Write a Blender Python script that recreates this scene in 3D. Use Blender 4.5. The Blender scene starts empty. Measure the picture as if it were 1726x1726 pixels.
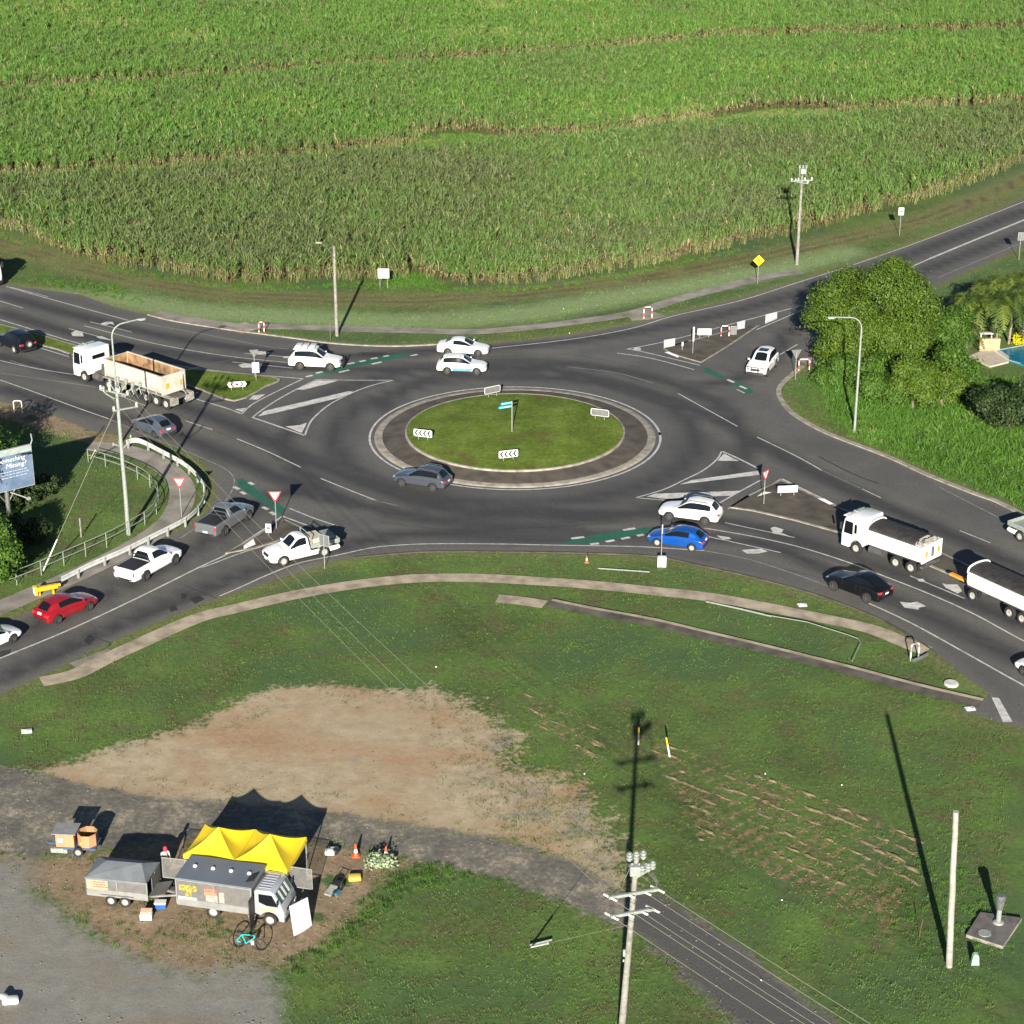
import bpy, bmesh, math, random
import numpy as np
from mathutils import Vector, Matrix, Euler
from mathutils.bvhtree import BVHTree
from mathutils.geometry import tessellate_polygon, delaunay_2d_cdt

# ------------------------------------------------------------------ camera, light, exposure
SC = bpy.context.scene
COL = SC.collection
R = math.radians
FPX, TH, CH = 3450.0, R(22.8), 60.0
cam_d = bpy.data.cameras.new('camera'); cam = bpy.data.objects.new('camera', cam_d); COL.objects.link(cam)
cam.location = (0, 0, CH); cam.rotation_euler = (R(90) - TH, 0, 0)
cam_d.sensor_width = 36; cam_d.lens = 36 * FPX / 1726; cam_d.clip_end = 6000; cam_d.clip_start = 1
SC.camera = cam
SUN_EL, SUN_AZ = R(18.7), R(3.8)
w = bpy.data.worlds.new('World'); SC.world = w; w.use_nodes = True
nt = w.node_tree; sky = nt.nodes.new('ShaderNodeTexSky'); sky.sky_type = 'NISHITA'; sky.sun_disc = False; sky.air_density = .55; sky.dust_density = .3; sky.ozone_density = 1.0; sky.altitude = 0
sky.sun_elevation = SUN_EL; sky.sun_rotation = math.pi + SUN_AZ
bg = nt.nodes['Background']; bg.inputs[1].default_value = 0.05; nt.links.new(sky.outputs[0], bg.inputs[0])
sd = bpy.data.lights.new('sun', 'SUN'); sd.energy = 5.0; sd.angle = R(0.5); sd.color = (1.0, 0.93, 0.815)
sun = bpy.data.objects.new('sun', sd); COL.objects.link(sun); sun.location = (0, -100, 120)
SUND = Vector((math.sin(SUN_AZ) * math.cos(SUN_EL), math.cos(SUN_AZ) * math.cos(SUN_EL), -math.sin(SUN_EL)))
sun.rotation_euler = SUND.to_track_quat('-Z', 'Y').to_euler()
SC.view_settings.view_transform = 'Standard'; SC.view_settings.look = 'None'
SC.view_settings.exposure = 1.25; SC.view_settings.gamma = 1; SC.view_settings.use_curve_mapping = False

# ------------------------------------------------------------------ survey: photo point -> ground point
_c, _s = math.cos(TH), math.sin(TH)
def G(px, py, h=0.0):
    u = (px - 863) / FPX; v = (py - 863) / FPX
    t = (CH - h) / (_s + v * _c)
    return Vector((u * t, (_c - v * _s) * t, h))
def GN_(pts, h=0.0): return [G(a, b, h) for a, b in pts]
def height(bx, by, ty):
    b = G(bx, by); v = (ty - 863) / FPX      # height of a vertical thing from its base and top rows
    # (-z*c - y*s) = v*(y*c - z*s), z relative to camera
    y = b.y; z = (-y * _s - v * y * _c) / (_c - v * _s)
    return z + CH
rnd = random.Random(7); NR = np.random.RandomState(11)

# ------------------------------------------------------------------ materials
MATS = {}
def M(name, col, rough=0.6, metal=0.0, var=0.12, scale=3.0, bump=0.0, coat=0.0, spec=0.5, dirt=None, trans=0.0):
    if name in MATS: return MATS[name]
    m = bpy.data.materials.new(name); m.use_nodes = True; t = m.node_tree; b = t.nodes['Principled BSDF']
    b.inputs['Roughness'].default_value = rough; b.inputs['Metallic'].default_value = metal
    b.inputs['Coat Weight'].default_value = coat; b.inputs['Coat Roughness'].default_value = .05
    b.inputs['Specular IOR Level'].default_value = spec
    if trans: b.inputs['Alpha'].default_value = 1 - trans
    tc = t.nodes.new('ShaderNodeTexCoord'); n = t.nodes.new('ShaderNodeTexNoise'); n.inputs['Scale'].default_value = scale
    n.inputs['Detail'].default_value = 6; t.links.new(tc.outputs['Object'], n.inputs['Vector'])
    r = t.nodes.new('ShaderNodeValToRGB'); c2 = dirt or tuple(x * (1 - 2.2 * var) for x in col)
    r.color_ramp.elements[0].position = .3; r.color_ramp.elements[0].color = (*c2, 1)
    r.color_ramp.elements[1].position = .62; r.color_ramp.elements[1].color = (*col, 1)
    t.links.new(n.outputs['Fac'], r.inputs['Fac']); t.links.new(r.outputs['Color'], b.inputs['Base Color'])
    if bump:
        bp = t.nodes.new('ShaderNodeBump'); bp.inputs['Strength'].default_value = bump; bp.inputs['Distance'].default_value = .02
        n2 = t.nodes.new('ShaderNodeTexNoise'); n2.inputs['Scale'].default_value = scale * 8; t.links.new(tc.outputs['Object'], n2.inputs['Vector'])
        t.links.new(n2.outputs['Fac'], bp.inputs['Height']); t.links.new(bp.outputs[0], b.inputs['Normal'])
    MATS[name] = m; return m
def paint(name, col, metal=0.0): return M(name, col, rough=.28, metal=metal, var=.03, scale=1.2, coat=.8, dirt=tuple(x * .9 + .01 for x in col))

WHITE = paint('white_paint', (.78, .78, .76)); GLASS = M('dark_glass', (.006, .008, .010), rough=.12, var=0, spec=.35)
TYRE = M('tyre_rubber', (.018, .018, .018), rough=.85, var=.2); ALLOY = M('alloy', (.11, .11, .115), rough=.4, metal=.3)
STEELW = M('white_steel_rim', (.36, .355, .33), rough=.5); DARK = M('black_plastic', (.02, .02, .022), rough=.6)
CHASSIS = M('chassis_grey', (.09, .085, .08), rough=.7, var=.25); HEADL = M('headlight_glass', (.7, .72, .75), rough=.1, coat=1, metal=.3)
TAILR = M('red_lens', (.5, .015, .012), rough=.2, coat=1); PLATE = M('plate_white', (.8, .8, .76), rough=.5)
GALV = M('galvanised_steel', (.22, .23, .22), rough=.5, metal=.55, var=.15, scale=6); GALVW = M('pale_galvanised', (.27, .30, .27), rough=.55, metal=.1, var=.12, scale=6)
TIMBER = M('weathered_pole_timber', (.25, .24, .21), rough=.9, var=.2, scale=4, bump=.4); SIGNW = M('sign_white', (.62, .62, .60), rough=.45, var=.03)
SIGNR = M('sign_red', (.6, .03, .03), rough=.4, var=.05); SIGNK = M('sign_black', (.015, .015, .015), rough=.5); SIGNBACK = M('sign_back_grey', (.13, .135, .135), rough=.7)
LINEW = None

# ------------------------------------------------------------------ object helpers
def tag(o, label=None, cat=None, group=None, kind=None):
    if label: o['label'] = label
    if cat: o['category'] = cat
    if group: o['group'] = group
    if kind: o['kind'] = kind
    return o
def empty(name, loc=(0, 0, 0), rz=0.0, **k):
    o = bpy.data.objects.new(name, None); COL.objects.link(o); o.location = loc; o.rotation_euler = (0, 0, rz); o.empty_display_size = .3
    return tag(o, **k)
def obj(name, me, parent=None, loc=None, rot=None, **k):
    o = bpy.data.objects.new(name, me); COL.objects.link(o)
    if parent: o.parent = parent
    if loc is not None: o.location = loc
    if rot is not None: o.rotation_euler = rot
    return tag(o, **k)
def copy_tree(o, parent=None):
    c = o.copy(); COL.objects.link(c)
    if parent: c.parent = parent
    for ch in o.children: copy_tree(ch, c)
    return c
def struct(o): o['kind'] = 'structure'; return o

class B:
    def __init__(s): s.v = []; s.f = []; s.m = []
    def face(s, pts, mi=0):
        i = len(s.v); s.v += [tuple(p) for p in pts]; s.f.append(list(range(i, i + len(pts)))); s.m.append(mi)
    def _add(s, vs, fs, mi):
        i = len(s.v); s.v += [tuple(p) for p in vs]; s.f += [[a + i for a in f] for f in fs]; s.m += [mi] * len(fs)
    def box(s, c, d, mi=0, rot=None, bev=0.0, taper=1.0):
        hx, hy, hz = d[0] / 2, d[1] / 2, d[2] / 2
        if bev: return s._bev(c, d, mi, rot, bev)
        vs = [Vector((x * hx * (taper if z > 0 else 1), y * hy * (taper if z > 0 else 1), z * hz)) for x in (-1, 1) for y in (-1, 1) for z in (-1, 1)]
        if rot is not None: vs = [rot @ v for v in vs]
        vs = [v + Vector(c) for v in vs]
        s._add(vs, [(0, 1, 3, 2), (4, 6, 7, 5), (0, 4, 5, 1), (2, 3, 7, 6), (0, 2, 6, 4), (1, 5, 7, 3)], mi)
    def _bev(s, c, d, mi, rot, bev):
        bm = bmesh.new(); bmesh.ops.create_cube(bm, size=1)
        bmesh.ops.scale(bm, vec=d, verts=bm.verts); bmesh.ops.bevel(bm, geom=bm.edges[:], offset=bev, segments=2, affect='EDGES', profile=.5)
        s._bm(bm, Matrix.Translation(Vector(c)) @ (rot.to_4x4() if rot is not None else Matrix()), mi)
    def _bm(s, bm, mt, mi):
        bm.verts.index_update(); i = len(s.v)
        s.v += [tuple(mt @ v.co) for v in bm.verts]
        for f in bm.faces: s.f.append([v.index + i for v in f.verts]); s.m.append(mi)
        bm.free()
    def cyl(s, p0, p1, r0, r1=None, n=12, mi=0, cap=True):
        if r1 is None: r1 = r0
        p0 = Vector(p0); p1 = Vector(p1); d = (p1 - p0).normalized(); a = d.orthogonal().normalized(); b = d.cross(a)
        vs = []
        for p, r in ((p0, r0), (p1, r1)):
            for k in range(n):
                t = 2 * math.pi * k / n; vs.append(p + (a * math.cos(t) + b * math.sin(t)) * r)
        fs = [(k, (k + 1) % n, n + (k + 1) % n, n + k) for k in range(n)]
        if cap: fs += [tuple(range(n))[::-1], tuple(range(n, 2 * n))]
        s._add(vs, fs, mi)
    def tube(s, pts, r, n=8, mi=0):
        pts = [Vector(p) for p in pts]; vs = []; a = None; L = len(pts)
        for i, p in enumerate(pts):
            d = (pts[min(i + 1, L - 1)] - pts[max(i - 1, 0)]).normalized()
            if a is None: a = d.orthogonal().normalized()
            a = (a - d * a.dot(d)).normalized(); b = d.cross(a); rr = r[i] if isinstance(r, (list, tuple)) else r
            for k in range(n):
                t = 2 * math.pi * k / n; vs.append(p + (a * math.cos(t) + b * math.sin(t)) * rr)
        fs = [(i * n + k, i * n + (k + 1) % n, (i + 1) * n + (k + 1) % n, (i + 1) * n + k) for i in range(L - 1) for k in range(n)]
        fs += [tuple(range(n))[::-1], tuple(range((L - 1) * n, L * n))]
        s._add(vs, fs, mi)
    def prism(s, prof, y0, y1, mi=0, bev=0.0, ax='y'):
        bm = bmesh.new()
        def P(x, z, y): return (x, y, z) if ax == 'y' else ((y, x, z) if ax == 'x' else (x, z, y))
        a = [bm.verts.new(P(x, z, y0)) for x, z in prof]; b = [bm.verts.new(P(x, z, y1)) for x, z in prof]; n = len(prof)
        f1 = bm.faces.new(a); f2 = bm.faces.new(b[::-1])
        for k in range(n): bm.faces.new((a[k], b[k], b[(k + 1) % n], a[(k + 1) % n]))
        bmesh.ops.recalc_face_normals(bm, faces=bm.faces)
        if bev:
            ed = list(f1.edges) + list(f2.edges)
            bmesh.ops.bevel(bm, geom=ed, offset=bev, segments=2, affect='EDGES', profile=.5, clamp_overlap=True)
        bmesh.ops.triangulate(bm, faces=[f for f in bm.faces if len(f.verts) > 4])
        s._bm(bm, Matrix(), mi)
    def lathe(s, prof, n=20, mi=0, ax='y', c=(0, 0, 0)):
        vs = []; c = Vector(c)
        for r_, h in prof:
            for k in range(n):
                t = 2 * math.pi * k / n; x, z = r_ * math.cos(t), r_ * math.sin(t)
                vs.append(c + (Vector((x, h, z)) if ax == 'y' else Vector((x, z, h))))
        L = len(prof)
        s._add(vs, [(i * n + k, i * n + (k + 1) % n, (i + 1) * n + (k + 1) % n, (i + 1) * n + k) for i in range(L - 1) for k in range(n)], mi)
    def mesh(s, name, mats, smooth=False):
        me = bpy.data.meshes.new(name); me.from_pydata(s.v, [], s.f)
        for m in (mats if isinstance(mats, (list, tuple)) else [mats]): me.materials.append(m)
        me.polygons.foreach_set('material_index', s.m)
        if smooth:
            me.shade_smooth() if hasattr(me, 'shade_smooth') else None
        me.update(); return me
    def done(s, name, mats, parent=None, smooth=False, **k):
        bm = bmesh.new(); me = s.mesh(name, mats); bm.from_mesh(me); bmesh.ops.remove_doubles(bm, verts=bm.verts, dist=1e-5)
        bmesh.ops.recalc_face_normals(bm, faces=bm.faces); bm.to_mesh(me); bm.free()
        if smooth:
            me.polygons.foreach_set('use_smooth', [True] * len(me.polygons))
            try: me.set_sharp_from_angle(angle=R(35))
            except Exception: pass
        return obj(name, me, parent, **k)

def npmesh(name, V, F, mats, attrs=None, mi=None):
    V = np.asarray(V, np.float32); F = np.asarray(F, np.int32); n = F.shape[1]
    me = bpy.data.meshes.new(name); me.vertices.add(len(V)); me.vertices.foreach_set('co', V.ravel())
    me.loops.add(F.size); me.loops.foreach_set('vertex_index', F.ravel())
    me.polygons.add(len(F)); me.polygons.foreach_set('loop_start', np.arange(len(F), dtype=np.int32) * n)
    if mi is not None: pass
    for m in (mats if isinstance(mats, (list, tuple)) else [mats]): me.materials.append(m)
    me.update(calc_edges=True); me.validate()
    if mi is not None: me.polygons.foreach_set('material_index', np.asarray(mi, np.int32))
    for k, a in (attrs or {}).items():
        at = me.attributes.new(k, 'FLOAT', 'POINT'); at.data.foreach_set('value', np.asarray(a, np.float32))
    return me

def cat(pts, n=6, closed=False):                       # smooth curve through traced points
    P = [Vector((p[0], p[1])) for p in pts]; L = len(P); out = []
    rng = range(L if closed else L - 1)
    for i in rng:
        p0 = P[(i - 1) % L] if closed or i > 0 else P[0]; p1 = P[i]; p2 = P[(i + 1) % L]; p3 = P[(i + 2) % L] if closed or i + 2 < L else P[-1]
        for k in range(n):
            t = k / n
            out.append(.5 * ((2 * p1) + (p2 - p0) * t + (2 * p0 - 5 * p1 + 4 * p2 - p3) * t * t + (3 * p1 - p0 - 3 * p2 + p3) * t ** 3))
    if not closed: out.append(P[-1])
    return [(p.x, p.y) for p in out]

# ---- numpy geometry for masks
def A2(px): return np.array([[G(a, b).x, G(a, b).y] for a, b in px])
def inside(P, poly):
    x, y = P[:, 0], P[:, 1]; r = np.zeros(len(P), bool); j = len(poly) - 1
    for i in range(len(poly)):
        xi, yi = poly[i]; xj, yj = poly[j]
        c = ((yi > y) != (yj > y)) & (x < (xj - xi) * (y - yi) / (yj - yi + 1e-12) + xi); r ^= c; j = i
    return r
def dline(P, ln, closed=False):
    d = np.full(len(P), 1e9); n = len(ln)
    for i in range(n if closed else n - 1):
        a = ln[i]; b = ln[(i + 1) % n]; ab = b - a; L = (ab ** 2).sum() + 1e-12
        t = np.clip(((P - a) @ ab) / L, 0, 1); q = a + t[:, None] * ab
        d = np.minimum(d, ((P - q) ** 2).sum(1))
    return np.sqrt(d)
def sdf(P, poly):
    d = dline(P, poly, True); return np.where(inside(P, poly), d, -d)
def vnoise(P, sc, seed=0):
    rs = np.random.RandomState(seed); T = rs.rand(256, 256); x = P[:, 0] / sc + 1000.3; y = P[:, 1] / sc + 1000.7
    xi = np.floor(x).astype(int); yi = np.floor(y).astype(int); fx = x - xi; fy = y - yi; fx = fx * fx * (3 - 2 * fx); fy = fy * fy * (3 - 2 * fy)
    g = lambda a, b: T[a % 256, b % 256]
    return (g(xi, yi) * (1 - fx) + g(xi + 1, yi) * fx) * (1 - fy) + (g(xi, yi + 1) * (1 - fx) + g(xi + 1, yi + 1) * fx) * fy
def fbm(P, sc, seed=0): return (vnoise(P, sc, seed) + .5 * vnoise(P, sc / 2.1, seed + 1) + .25 * vnoise(P, sc / 4.3, seed + 2)) / 1.75

def ribbon(bb, pts, wdt, z, mi=0):                     # flat strip along world points
    n = len(pts); P = [Vector((p[0], p[1], 0)) for p in pts]; L = []; Rr = []
    for i in range(n):
        d = (P[min(i + 1, n - 1)] - P[max(i - 1, 0)]); d.z = 0; d.normalize(); q = Vector((-d.y, d.x, 0)); w_ = (wdt[i] if isinstance(wdt, (list, tuple)) else wdt) / 2
        L.append(P[i] + q * w_ + Vector((0, 0, z))); Rr.append(P[i] - q * w_ + Vector((0, 0, z)))
    for i in range(n - 1): bb.face((Rr[i], Rr[i + 1], L[i + 1], L[i]), mi)
def polyf(bb, pts, z, mi=0):
    P = [Vector((p[0], p[1], z)) for p in pts]
    for t in tessellate_polygon([P]):
        a, b, c = (P[i] for i in t)
        if (b - a).cross(c - a).z < 0: b, c = c, b
        bb.face((a, b, c), mi)
def slab(bb, pts, z0, z1, mt=0, ms=0):                 # raised island: top face and kerb sides
    polyf(bb, pts, z1, mt); n = len(pts)
    for i in range(n):
        a = pts[i]; b = pts[(i + 1) % n]; bb.face(((a[0], a[1], z0), (b[0], b[1], z0), (b[0], b[1], z1), (a[0], a[1], z1)), ms)
def text_mesh(txt, size, depth=.004, shear=0, align='CENTER'):
    c = bpy.data.curves.new('t', 'FONT'); c.body = txt; c.size = size; c.extrude = depth; c.shear = shear; c.align_x = align; c.align_y = 'CENTER'
    o = bpy.data.objects.new('t', c); COL.objects.link(o); dg = bpy.context.evaluated_depsgraph_get()
    me = bpy.data.meshes.new_from_object(o.evaluated_get(dg)); bpy.data.objects.remove(o); bpy.data.curves.remove(c); return me
# ------------------------------------------------------------------ ground masks (photo traces turned into ground outlines)
TOP_AB = [(-120, 296), (0, 288), (300, 268), (420, 258), (600, 240), (700, 236), (870, 222), (1000, 212), (1170, 192), (1350, 182), (1500, 172), (1726, 160), (1860, 154)]
TOP_BC = [(-120, 150), (0, 142), (400, 118), (800, 88), (1000, 75), (1200, 54), (1500, 44), (1726, 39), (1860, 37)]
FRONT_A = [(-120, 352), (0, 388), (34, 396), (117, 434), (209, 450), (313, 468), (417, 481), (595, 474), (700, 470), (786, 484), (904, 480), (1035, 460), (1139, 441), (1250, 416), (1340, 398), (1437, 370), (1578, 334), (1662, 303), (1726, 274), (1860, 215)]
def up(l, d): return [(a, b + d) for a, b in l]
ASPH = [(-150, 440), (-60, 462), (13, 480), (78, 489), (136, 497), (156, 504), (195, 518), (250, 531), (295, 542), (391, 557), (430, 562), (491, 570), (569, 580), (661, 584), (739, 581), (826, 579), (956, 566), (1061, 547), (1165, 523), (1250, 502), (1324, 480), (1358, 470), (1460, 438), (1561, 402), (1634, 374), (1726, 334), (1900, 262),
        (1900, 335), (1719, 418), (1583, 479), (1480, 533), (1400, 578), (1364, 600), (1352, 616), (1333, 634), (1316, 650), (1313, 668), (1333, 695), (1367, 717), (1409, 737), (1432, 745), (1498, 771), (1563, 801), (1641, 832), (1680, 846), (1726, 869), (1960, 985),
        (1960, 1345), (1726, 1229), (1688, 1219), (1650, 1206), (1612, 1196), (1660, 1178), (1669, 1171), (1641, 1150), (1618, 1134), (1576, 1100), (1539, 1075), (1477, 1041), (1380, 1004), (1276, 975), (1187, 955), (1103, 938), (1004, 933), (900, 931), (800, 929), (739, 930), (661, 934), (596, 940), (556, 947), (504, 965), (452, 982), (365, 1010), (287, 1040), (182, 1084), (150, 1100), (138, 1107), (73, 1138), (26, 1158), (-150, 1240),
        (-150, 1108), (-40, 1066), (16, 1042), (52, 1030), (104, 996), (182, 957), (261, 915), (313, 889), (349, 862), (365, 838), (362, 803), (342, 780), (305, 758), (270, 746), (235, 738), (205, 733), (156, 727), (90, 700), (0, 676), (-150, 635)]
MEDG = [(-150, 517), (0, 549), (60, 564), (138, 587), (230, 610), (340, 626), (420, 633), (470, 641), (450, 652), (395, 677), (330, 655), (230, 630), (125, 600), (65, 582), (-150, 538)]
DIRT = [(60, 1300), (150, 1272), (260, 1240), (340, 1218), (400, 1180), (470, 1158), (560, 1152), (640, 1166), (730, 1160), (785, 1195), (825, 1250), (800, 1300), (830, 1340), (840, 1400), (800, 1412), (700, 1400), (560, 1380), (400, 1366), (250, 1350), (120, 1328)]
LOBE = [(700, 1165), (780, 1180), (870, 1240), (850, 1290), (900, 1305), (960, 1305), (1020, 1385), (1065, 1485), (1055, 1530), (980, 1480), (860, 1425), (760, 1400)]
OLDR = [(-80, 1280), (60, 1300), (130, 1318), (250, 1338), (400, 1352), (560, 1366), (700, 1388), (860, 1415), (980, 1455), (1045, 1500), (1120, 1512), (1180, 1548), (1260, 1605), (1380, 1700), (1500, 1800), (1300, 1800), (1235, 1726), (1180, 1675), (1100, 1590), (1010, 1545), (930, 1512), (850, 1480), (760, 1462), (660, 1440), (560, 1422), (420, 1412), (300, 1412), (200, 1425), (100, 1445), (-80, 1432)]
YARD = [(-80, 1452), (60, 1448), (50, 1500), (110, 1545), (180, 1590), (260, 1622), (330, 1640), (420, 1622), (470, 1650), (480, 1726), (470, 1830), (-80, 1830)]
BARE = [(-80, 1435), (100, 1447), (200, 1428), (300, 1412), (420, 1412), (560, 1422), (660, 1440), (690, 1452), (640, 1480), (600, 1540), (540, 1590), (480, 1628), (440, 1640), (330, 1645), (180, 1595), (80, 1500), (-80, 1500)]
CORN = [(-80, 655), (0, 672), (90, 697), (156, 724), (215, 737), (222, 748), (160, 748), (120, 738), (60, 722), (20, 705), (-80, 700)]
VERGE_TRACK = [(-60, 392), (0, 408), (120, 446), (240, 474), (400, 498), (560, 505), (700, 506), (850, 497), (1000, 480), (1150, 460), (1300, 431), (1450, 396), (1560, 372), (1650, 336), (1800, 268)]
PALE = [(60, 500), (200, 505), (330, 525), (480, 534), (640, 543), (760, 540), (900, 528), (1040, 500), (1200, 475), (1330, 448), (1420, 425)]
RUTS = [[(880 + 6 * k, 1170 + 12 * k), (1000 + 4 * k, 1225 + 14 * k)] for k in range(0, 6, 2)] + [[(1095 + 12 * k, 1262 + 21 * k), (1290 + 8 * k, 1332 + 23 * k), (1470 + 2 * k, 1404 + 23 * k), (1545 - 6 * k, 1440 + 22 * k)] for k in range(-1, 8)]
def aspoly(l): return A2(l)
W_ASPH = A2(ASPH)
CC = np.array([0.25, 159.2])
xs = np.concatenate([np.linspace(-900, -90, 14), np.arange(-75, 75.1, .6), np.linspace(90, 900, 14)])
ys = np.concatenate([np.linspace(-60, 55, 6), np.arange(62, 236, .6), np.linspace(238, 420, 60), np.linspace(470, 2600, 14)])
gx, gy = np.meshgrid(xs, ys); GP = np.stack([gx.ravel(), gy.ravel()], 1)
nx, ny = len(xs), len(ys)
idx = np.arange(nx * ny).reshape(ny, nx)
F = np.stack([idx[:-1, :-1].ravel(), idx[:-1, 1:].ravel(), idx[1:, 1:].ravel(), idx[1:, :-1].ravel()], 1)
cl = lambda a: np.clip(a, -4, 4)
roads_sd = sdf(GP, W_ASPH)
def masks(P):
    d = {}
    d['dirt'] = cl(sdf(P, A2(DIRT))); d['seal'] = cl(sdf(P, A2([(1060, 1500), (1125, 1512), (1180, 1552), (1260, 1610), (1380, 1706), (1500, 1810), (1310, 1810), (1240, 1726), (1185, 1672), (1105, 1590), (1050, 1560)]))); d['lobe'] = cl(sdf(P, A2(LOBE))); d['oldr'] = cl(sdf(P, A2(OLDR))); d['yard'] = cl(sdf(P, A2(YARD))); d['bare'] = cl(np.maximum(sdf(P, A2(BARE)), sdf(P, A2(CORN))))
    tr = A2(VERGE_TRACK); d['dry'] = cl(2.4 - dline(P, tr)); d['track'] = cl(.28 - np.minimum(np.abs(dline(P, tr) - .75), dline(P, A2([(1020, 474), (1090, 466), (1170, 452), (1260, 430)])) * .7)); d['pale'] = cl(2.6 - dline(P, A2(PALE)))
    r2 = cl(.16 - np.minimum.reduce([dline(P, A2(l)) for l in RUTS]))
    d['rut'] = r2; d['edge'] = cl(1.0 + sdf(P, W_ASPH))
    d['patch'] = fbm(P, 9, 5); return d
MK = masks(GP)
z = (fbm(GP, 14, 3) - .5) * .16 * (np.clip(-roads_sd, 0, 3) / 3)
z = z + (fbm(GP, 1.4, 9) - .5) * .05 * (np.clip(-roads_sd - .5, 0, 1))
V = np.stack([GP[:, 0], GP[:, 1], np.where((GP[:, 1] > 62) & (GP[:, 1] < 236), z, 0) - np.clip(roads_sd, 0, .6) * .08], 1)

gm = bpy.data.materials.new('ground_mixed'); gm.use_nodes = True; T = gm.node_tree; L = T.links; bs = T.nodes['Principled BSDF']
bs.inputs['Roughness'].default_value = .9; bs.inputs['Specular IOR Level'].default_value = .15
tc = T.nodes.new('ShaderNodeTexCoord')
def N(typ, **k):
    n = T.nodes.new(typ)
    for a, b in k.items(): setattr(n, a, b)
    return n
def noise(sc, det=5, rough=.6, stretch=None, off=0.0):
    n = N('ShaderNodeTexNoise'); n.inputs['Scale'].default_value = sc; n.inputs['Detail'].default_value = det; n.inputs['Roughness'].default_value = rough
    mp = N('ShaderNodeMapping'); L.new(tc.outputs['Object'], mp.inputs[0]); mp.inputs['Location'].default_value = (off, off * 2, 0)
    if stretch: mp.inputs['Scale'].default_value = stretch[:3]; mp.inputs['Rotation'].default_value = (0, 0, stretch[3])
    L.new(mp.outputs[0], n.inputs['Vector']); return n.outputs['Fac']
def math_(op, a, b=None, c=None, clamp=False):
    n = N('ShaderNodeMath', operation=op); n.use_clamp = clamp
    for i, v in enumerate((a, b, c)):
        if v is None: continue
        if isinstance(v, (int, float)): n.inputs[i].default_value = v
        else: L.new(v, n.inputs[i])
    return n.outputs[0]
def attr(nm):
    n = N('ShaderNodeAttribute'); n.attribute_name = nm; return n.outputs['Fac']
def ramp(f, stops):
    r = N('ShaderNodeValToRGB'); e = r.color_ramp.elements
    while len(e) < len(stops): e.new(.5)
    for i, (p, c) in enumerate(stops): e[i].position = p; e[i].color = (*c, 1)
    L.new(f, r.inputs[0]); return r.outputs[0]
def mix(f, a, b):
    m = N('ShaderNodeMix', data_type='RGBA'); L.new(f, m.inputs[0]); L.new(a, m.inputs[6]); L.new(b, m.inputs[7]); return m.outputs[2]
def edge(nm, nz, amp, soft):                       # ragged border: signed distance plus noise, thresholded
    a = math_('ADD', attr(nm), math_('MULTIPLY', math_('SUBTRACT', nz, .5), amp)); return math_('DIVIDE', math_('ADD', a, soft), 2 * soft, clamp=True)
nA = noise(.9, 8, .65); nB = noise(.16, 6); nC = noise(9, 4, .7); nD = noise(3.1, 6, .7, off=3.0); nE = noise(.45, 5, .6, off=9.0)
grass = ramp(math_('ADD', math_('MULTIPLY', nD, .5), math_('MULTIPLY', nB, .5)), [(.32, (.044, .058, .021)), (.45, (.070, .108, .032)), (.55, (.092, .155, .038)), (.66, (.140, .195, .052))])
olive = ramp(nD, [(.3, (.062, .058, .028)), (.7, (.140, .130, .062))])
grass = mix(math_('MULTIPLY', math_('SUBTRACT', nE, .5), 5.0, clamp=True), grass, olive)
grass = mix(math_('MULTIPLY', math_('SUBTRACT', attr('patch'), .50), 5.0, clamp=True), grass, ramp(nC, [(.3, (.040, .074, .028)), (.7, (.086, .146, .055))]))
pale = ramp(nD, [(.25, (.120, .175, .065)), (.75, (.25, .31, .155))])
dry = ramp(nD, [(.3, (.075, .072, .034)), (.44, (.125, .145, .052)), (.56, (.185, .170, .078)), (.72, (.33, .225, .12))])
dirt = ramp(math_('ADD', math_('MULTIPLY', nA, .6), math_('MULTIPLY', nC, .4)), [(.3, (.24, .185, .115)), (.45, (.33, .265, .175)), (.58, (.40, .33, .225)), (.72, (.45, .385, .275))])
orange = ramp(nD, [(.3, (.27, .175, .10)), (.7, (.38, .265, .16))])
dirt = mix(math_('MULTIPLY', math_('SUBTRACT', noise(.16, 5, .6, None, 21.0), .58), 8.0, clamp=True), dirt, ramp(nC, [(.3, (.17, .15, .12)), (.7, (.30, .27, .215))]))
dirt = mix(math_('MULTIPLY', math_('SUBTRACT', noise(.10, 4, .6, (1, 1.8, 1, .25), 5.0), .46), 6.0, clamp=True), dirt, orange)
gravel = ramp(math_('ADD', math_('MULTIPLY', nC, .5), math_('MULTIPLY', nA, .5)), [(.3, (.145, .142, .128)), (.5, (.205, .200, .178)), (.7, (.28, .27, .235))])
gravel = mix(math_('MULTIPLY', math_('SUBTRACT', noise(.25, 4, .5, (1, 2.5, 1, -.3), 7.0), .5), 4.0, clamp=True), gravel, ramp(nC, [(.3, (.16, .135, .10)), (.7, (.25, .215, .165))]))
oldr = ramp(math_('ADD', math_('MULTIPLY', nD, .5), math_('MULTIPLY', nE, .5)), [(.33, (.078, .074, .064)), (.45, (.125, .117, .100)), (.52, (.165, .152, .124)), (.58, (.27, .235, .175)), (.70, (.42, .36, .27))])
bare = ramp(math_('ADD', math_('MULTIPLY', nD, .5), math_('MULTIPLY', nE, .5)), [(.3, (.13, .10, .062)), (.45, (.21, .155, .100)), (.6, (.30, .225, .150)), (.78, (.34, .295, .22))])
c = mix(edge('pale', nA, 3.5, 1.4), grass, pale)
c = mix(math_('MULTIPLY', edge('dry', nA, 5.5, 1.2), .8), c, dry)
rutc = ramp(nD, [(.3, (.085, .060, .032)), (.5, (.20, .135, .075)), (.7, (.34, .235, .14))])
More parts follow.
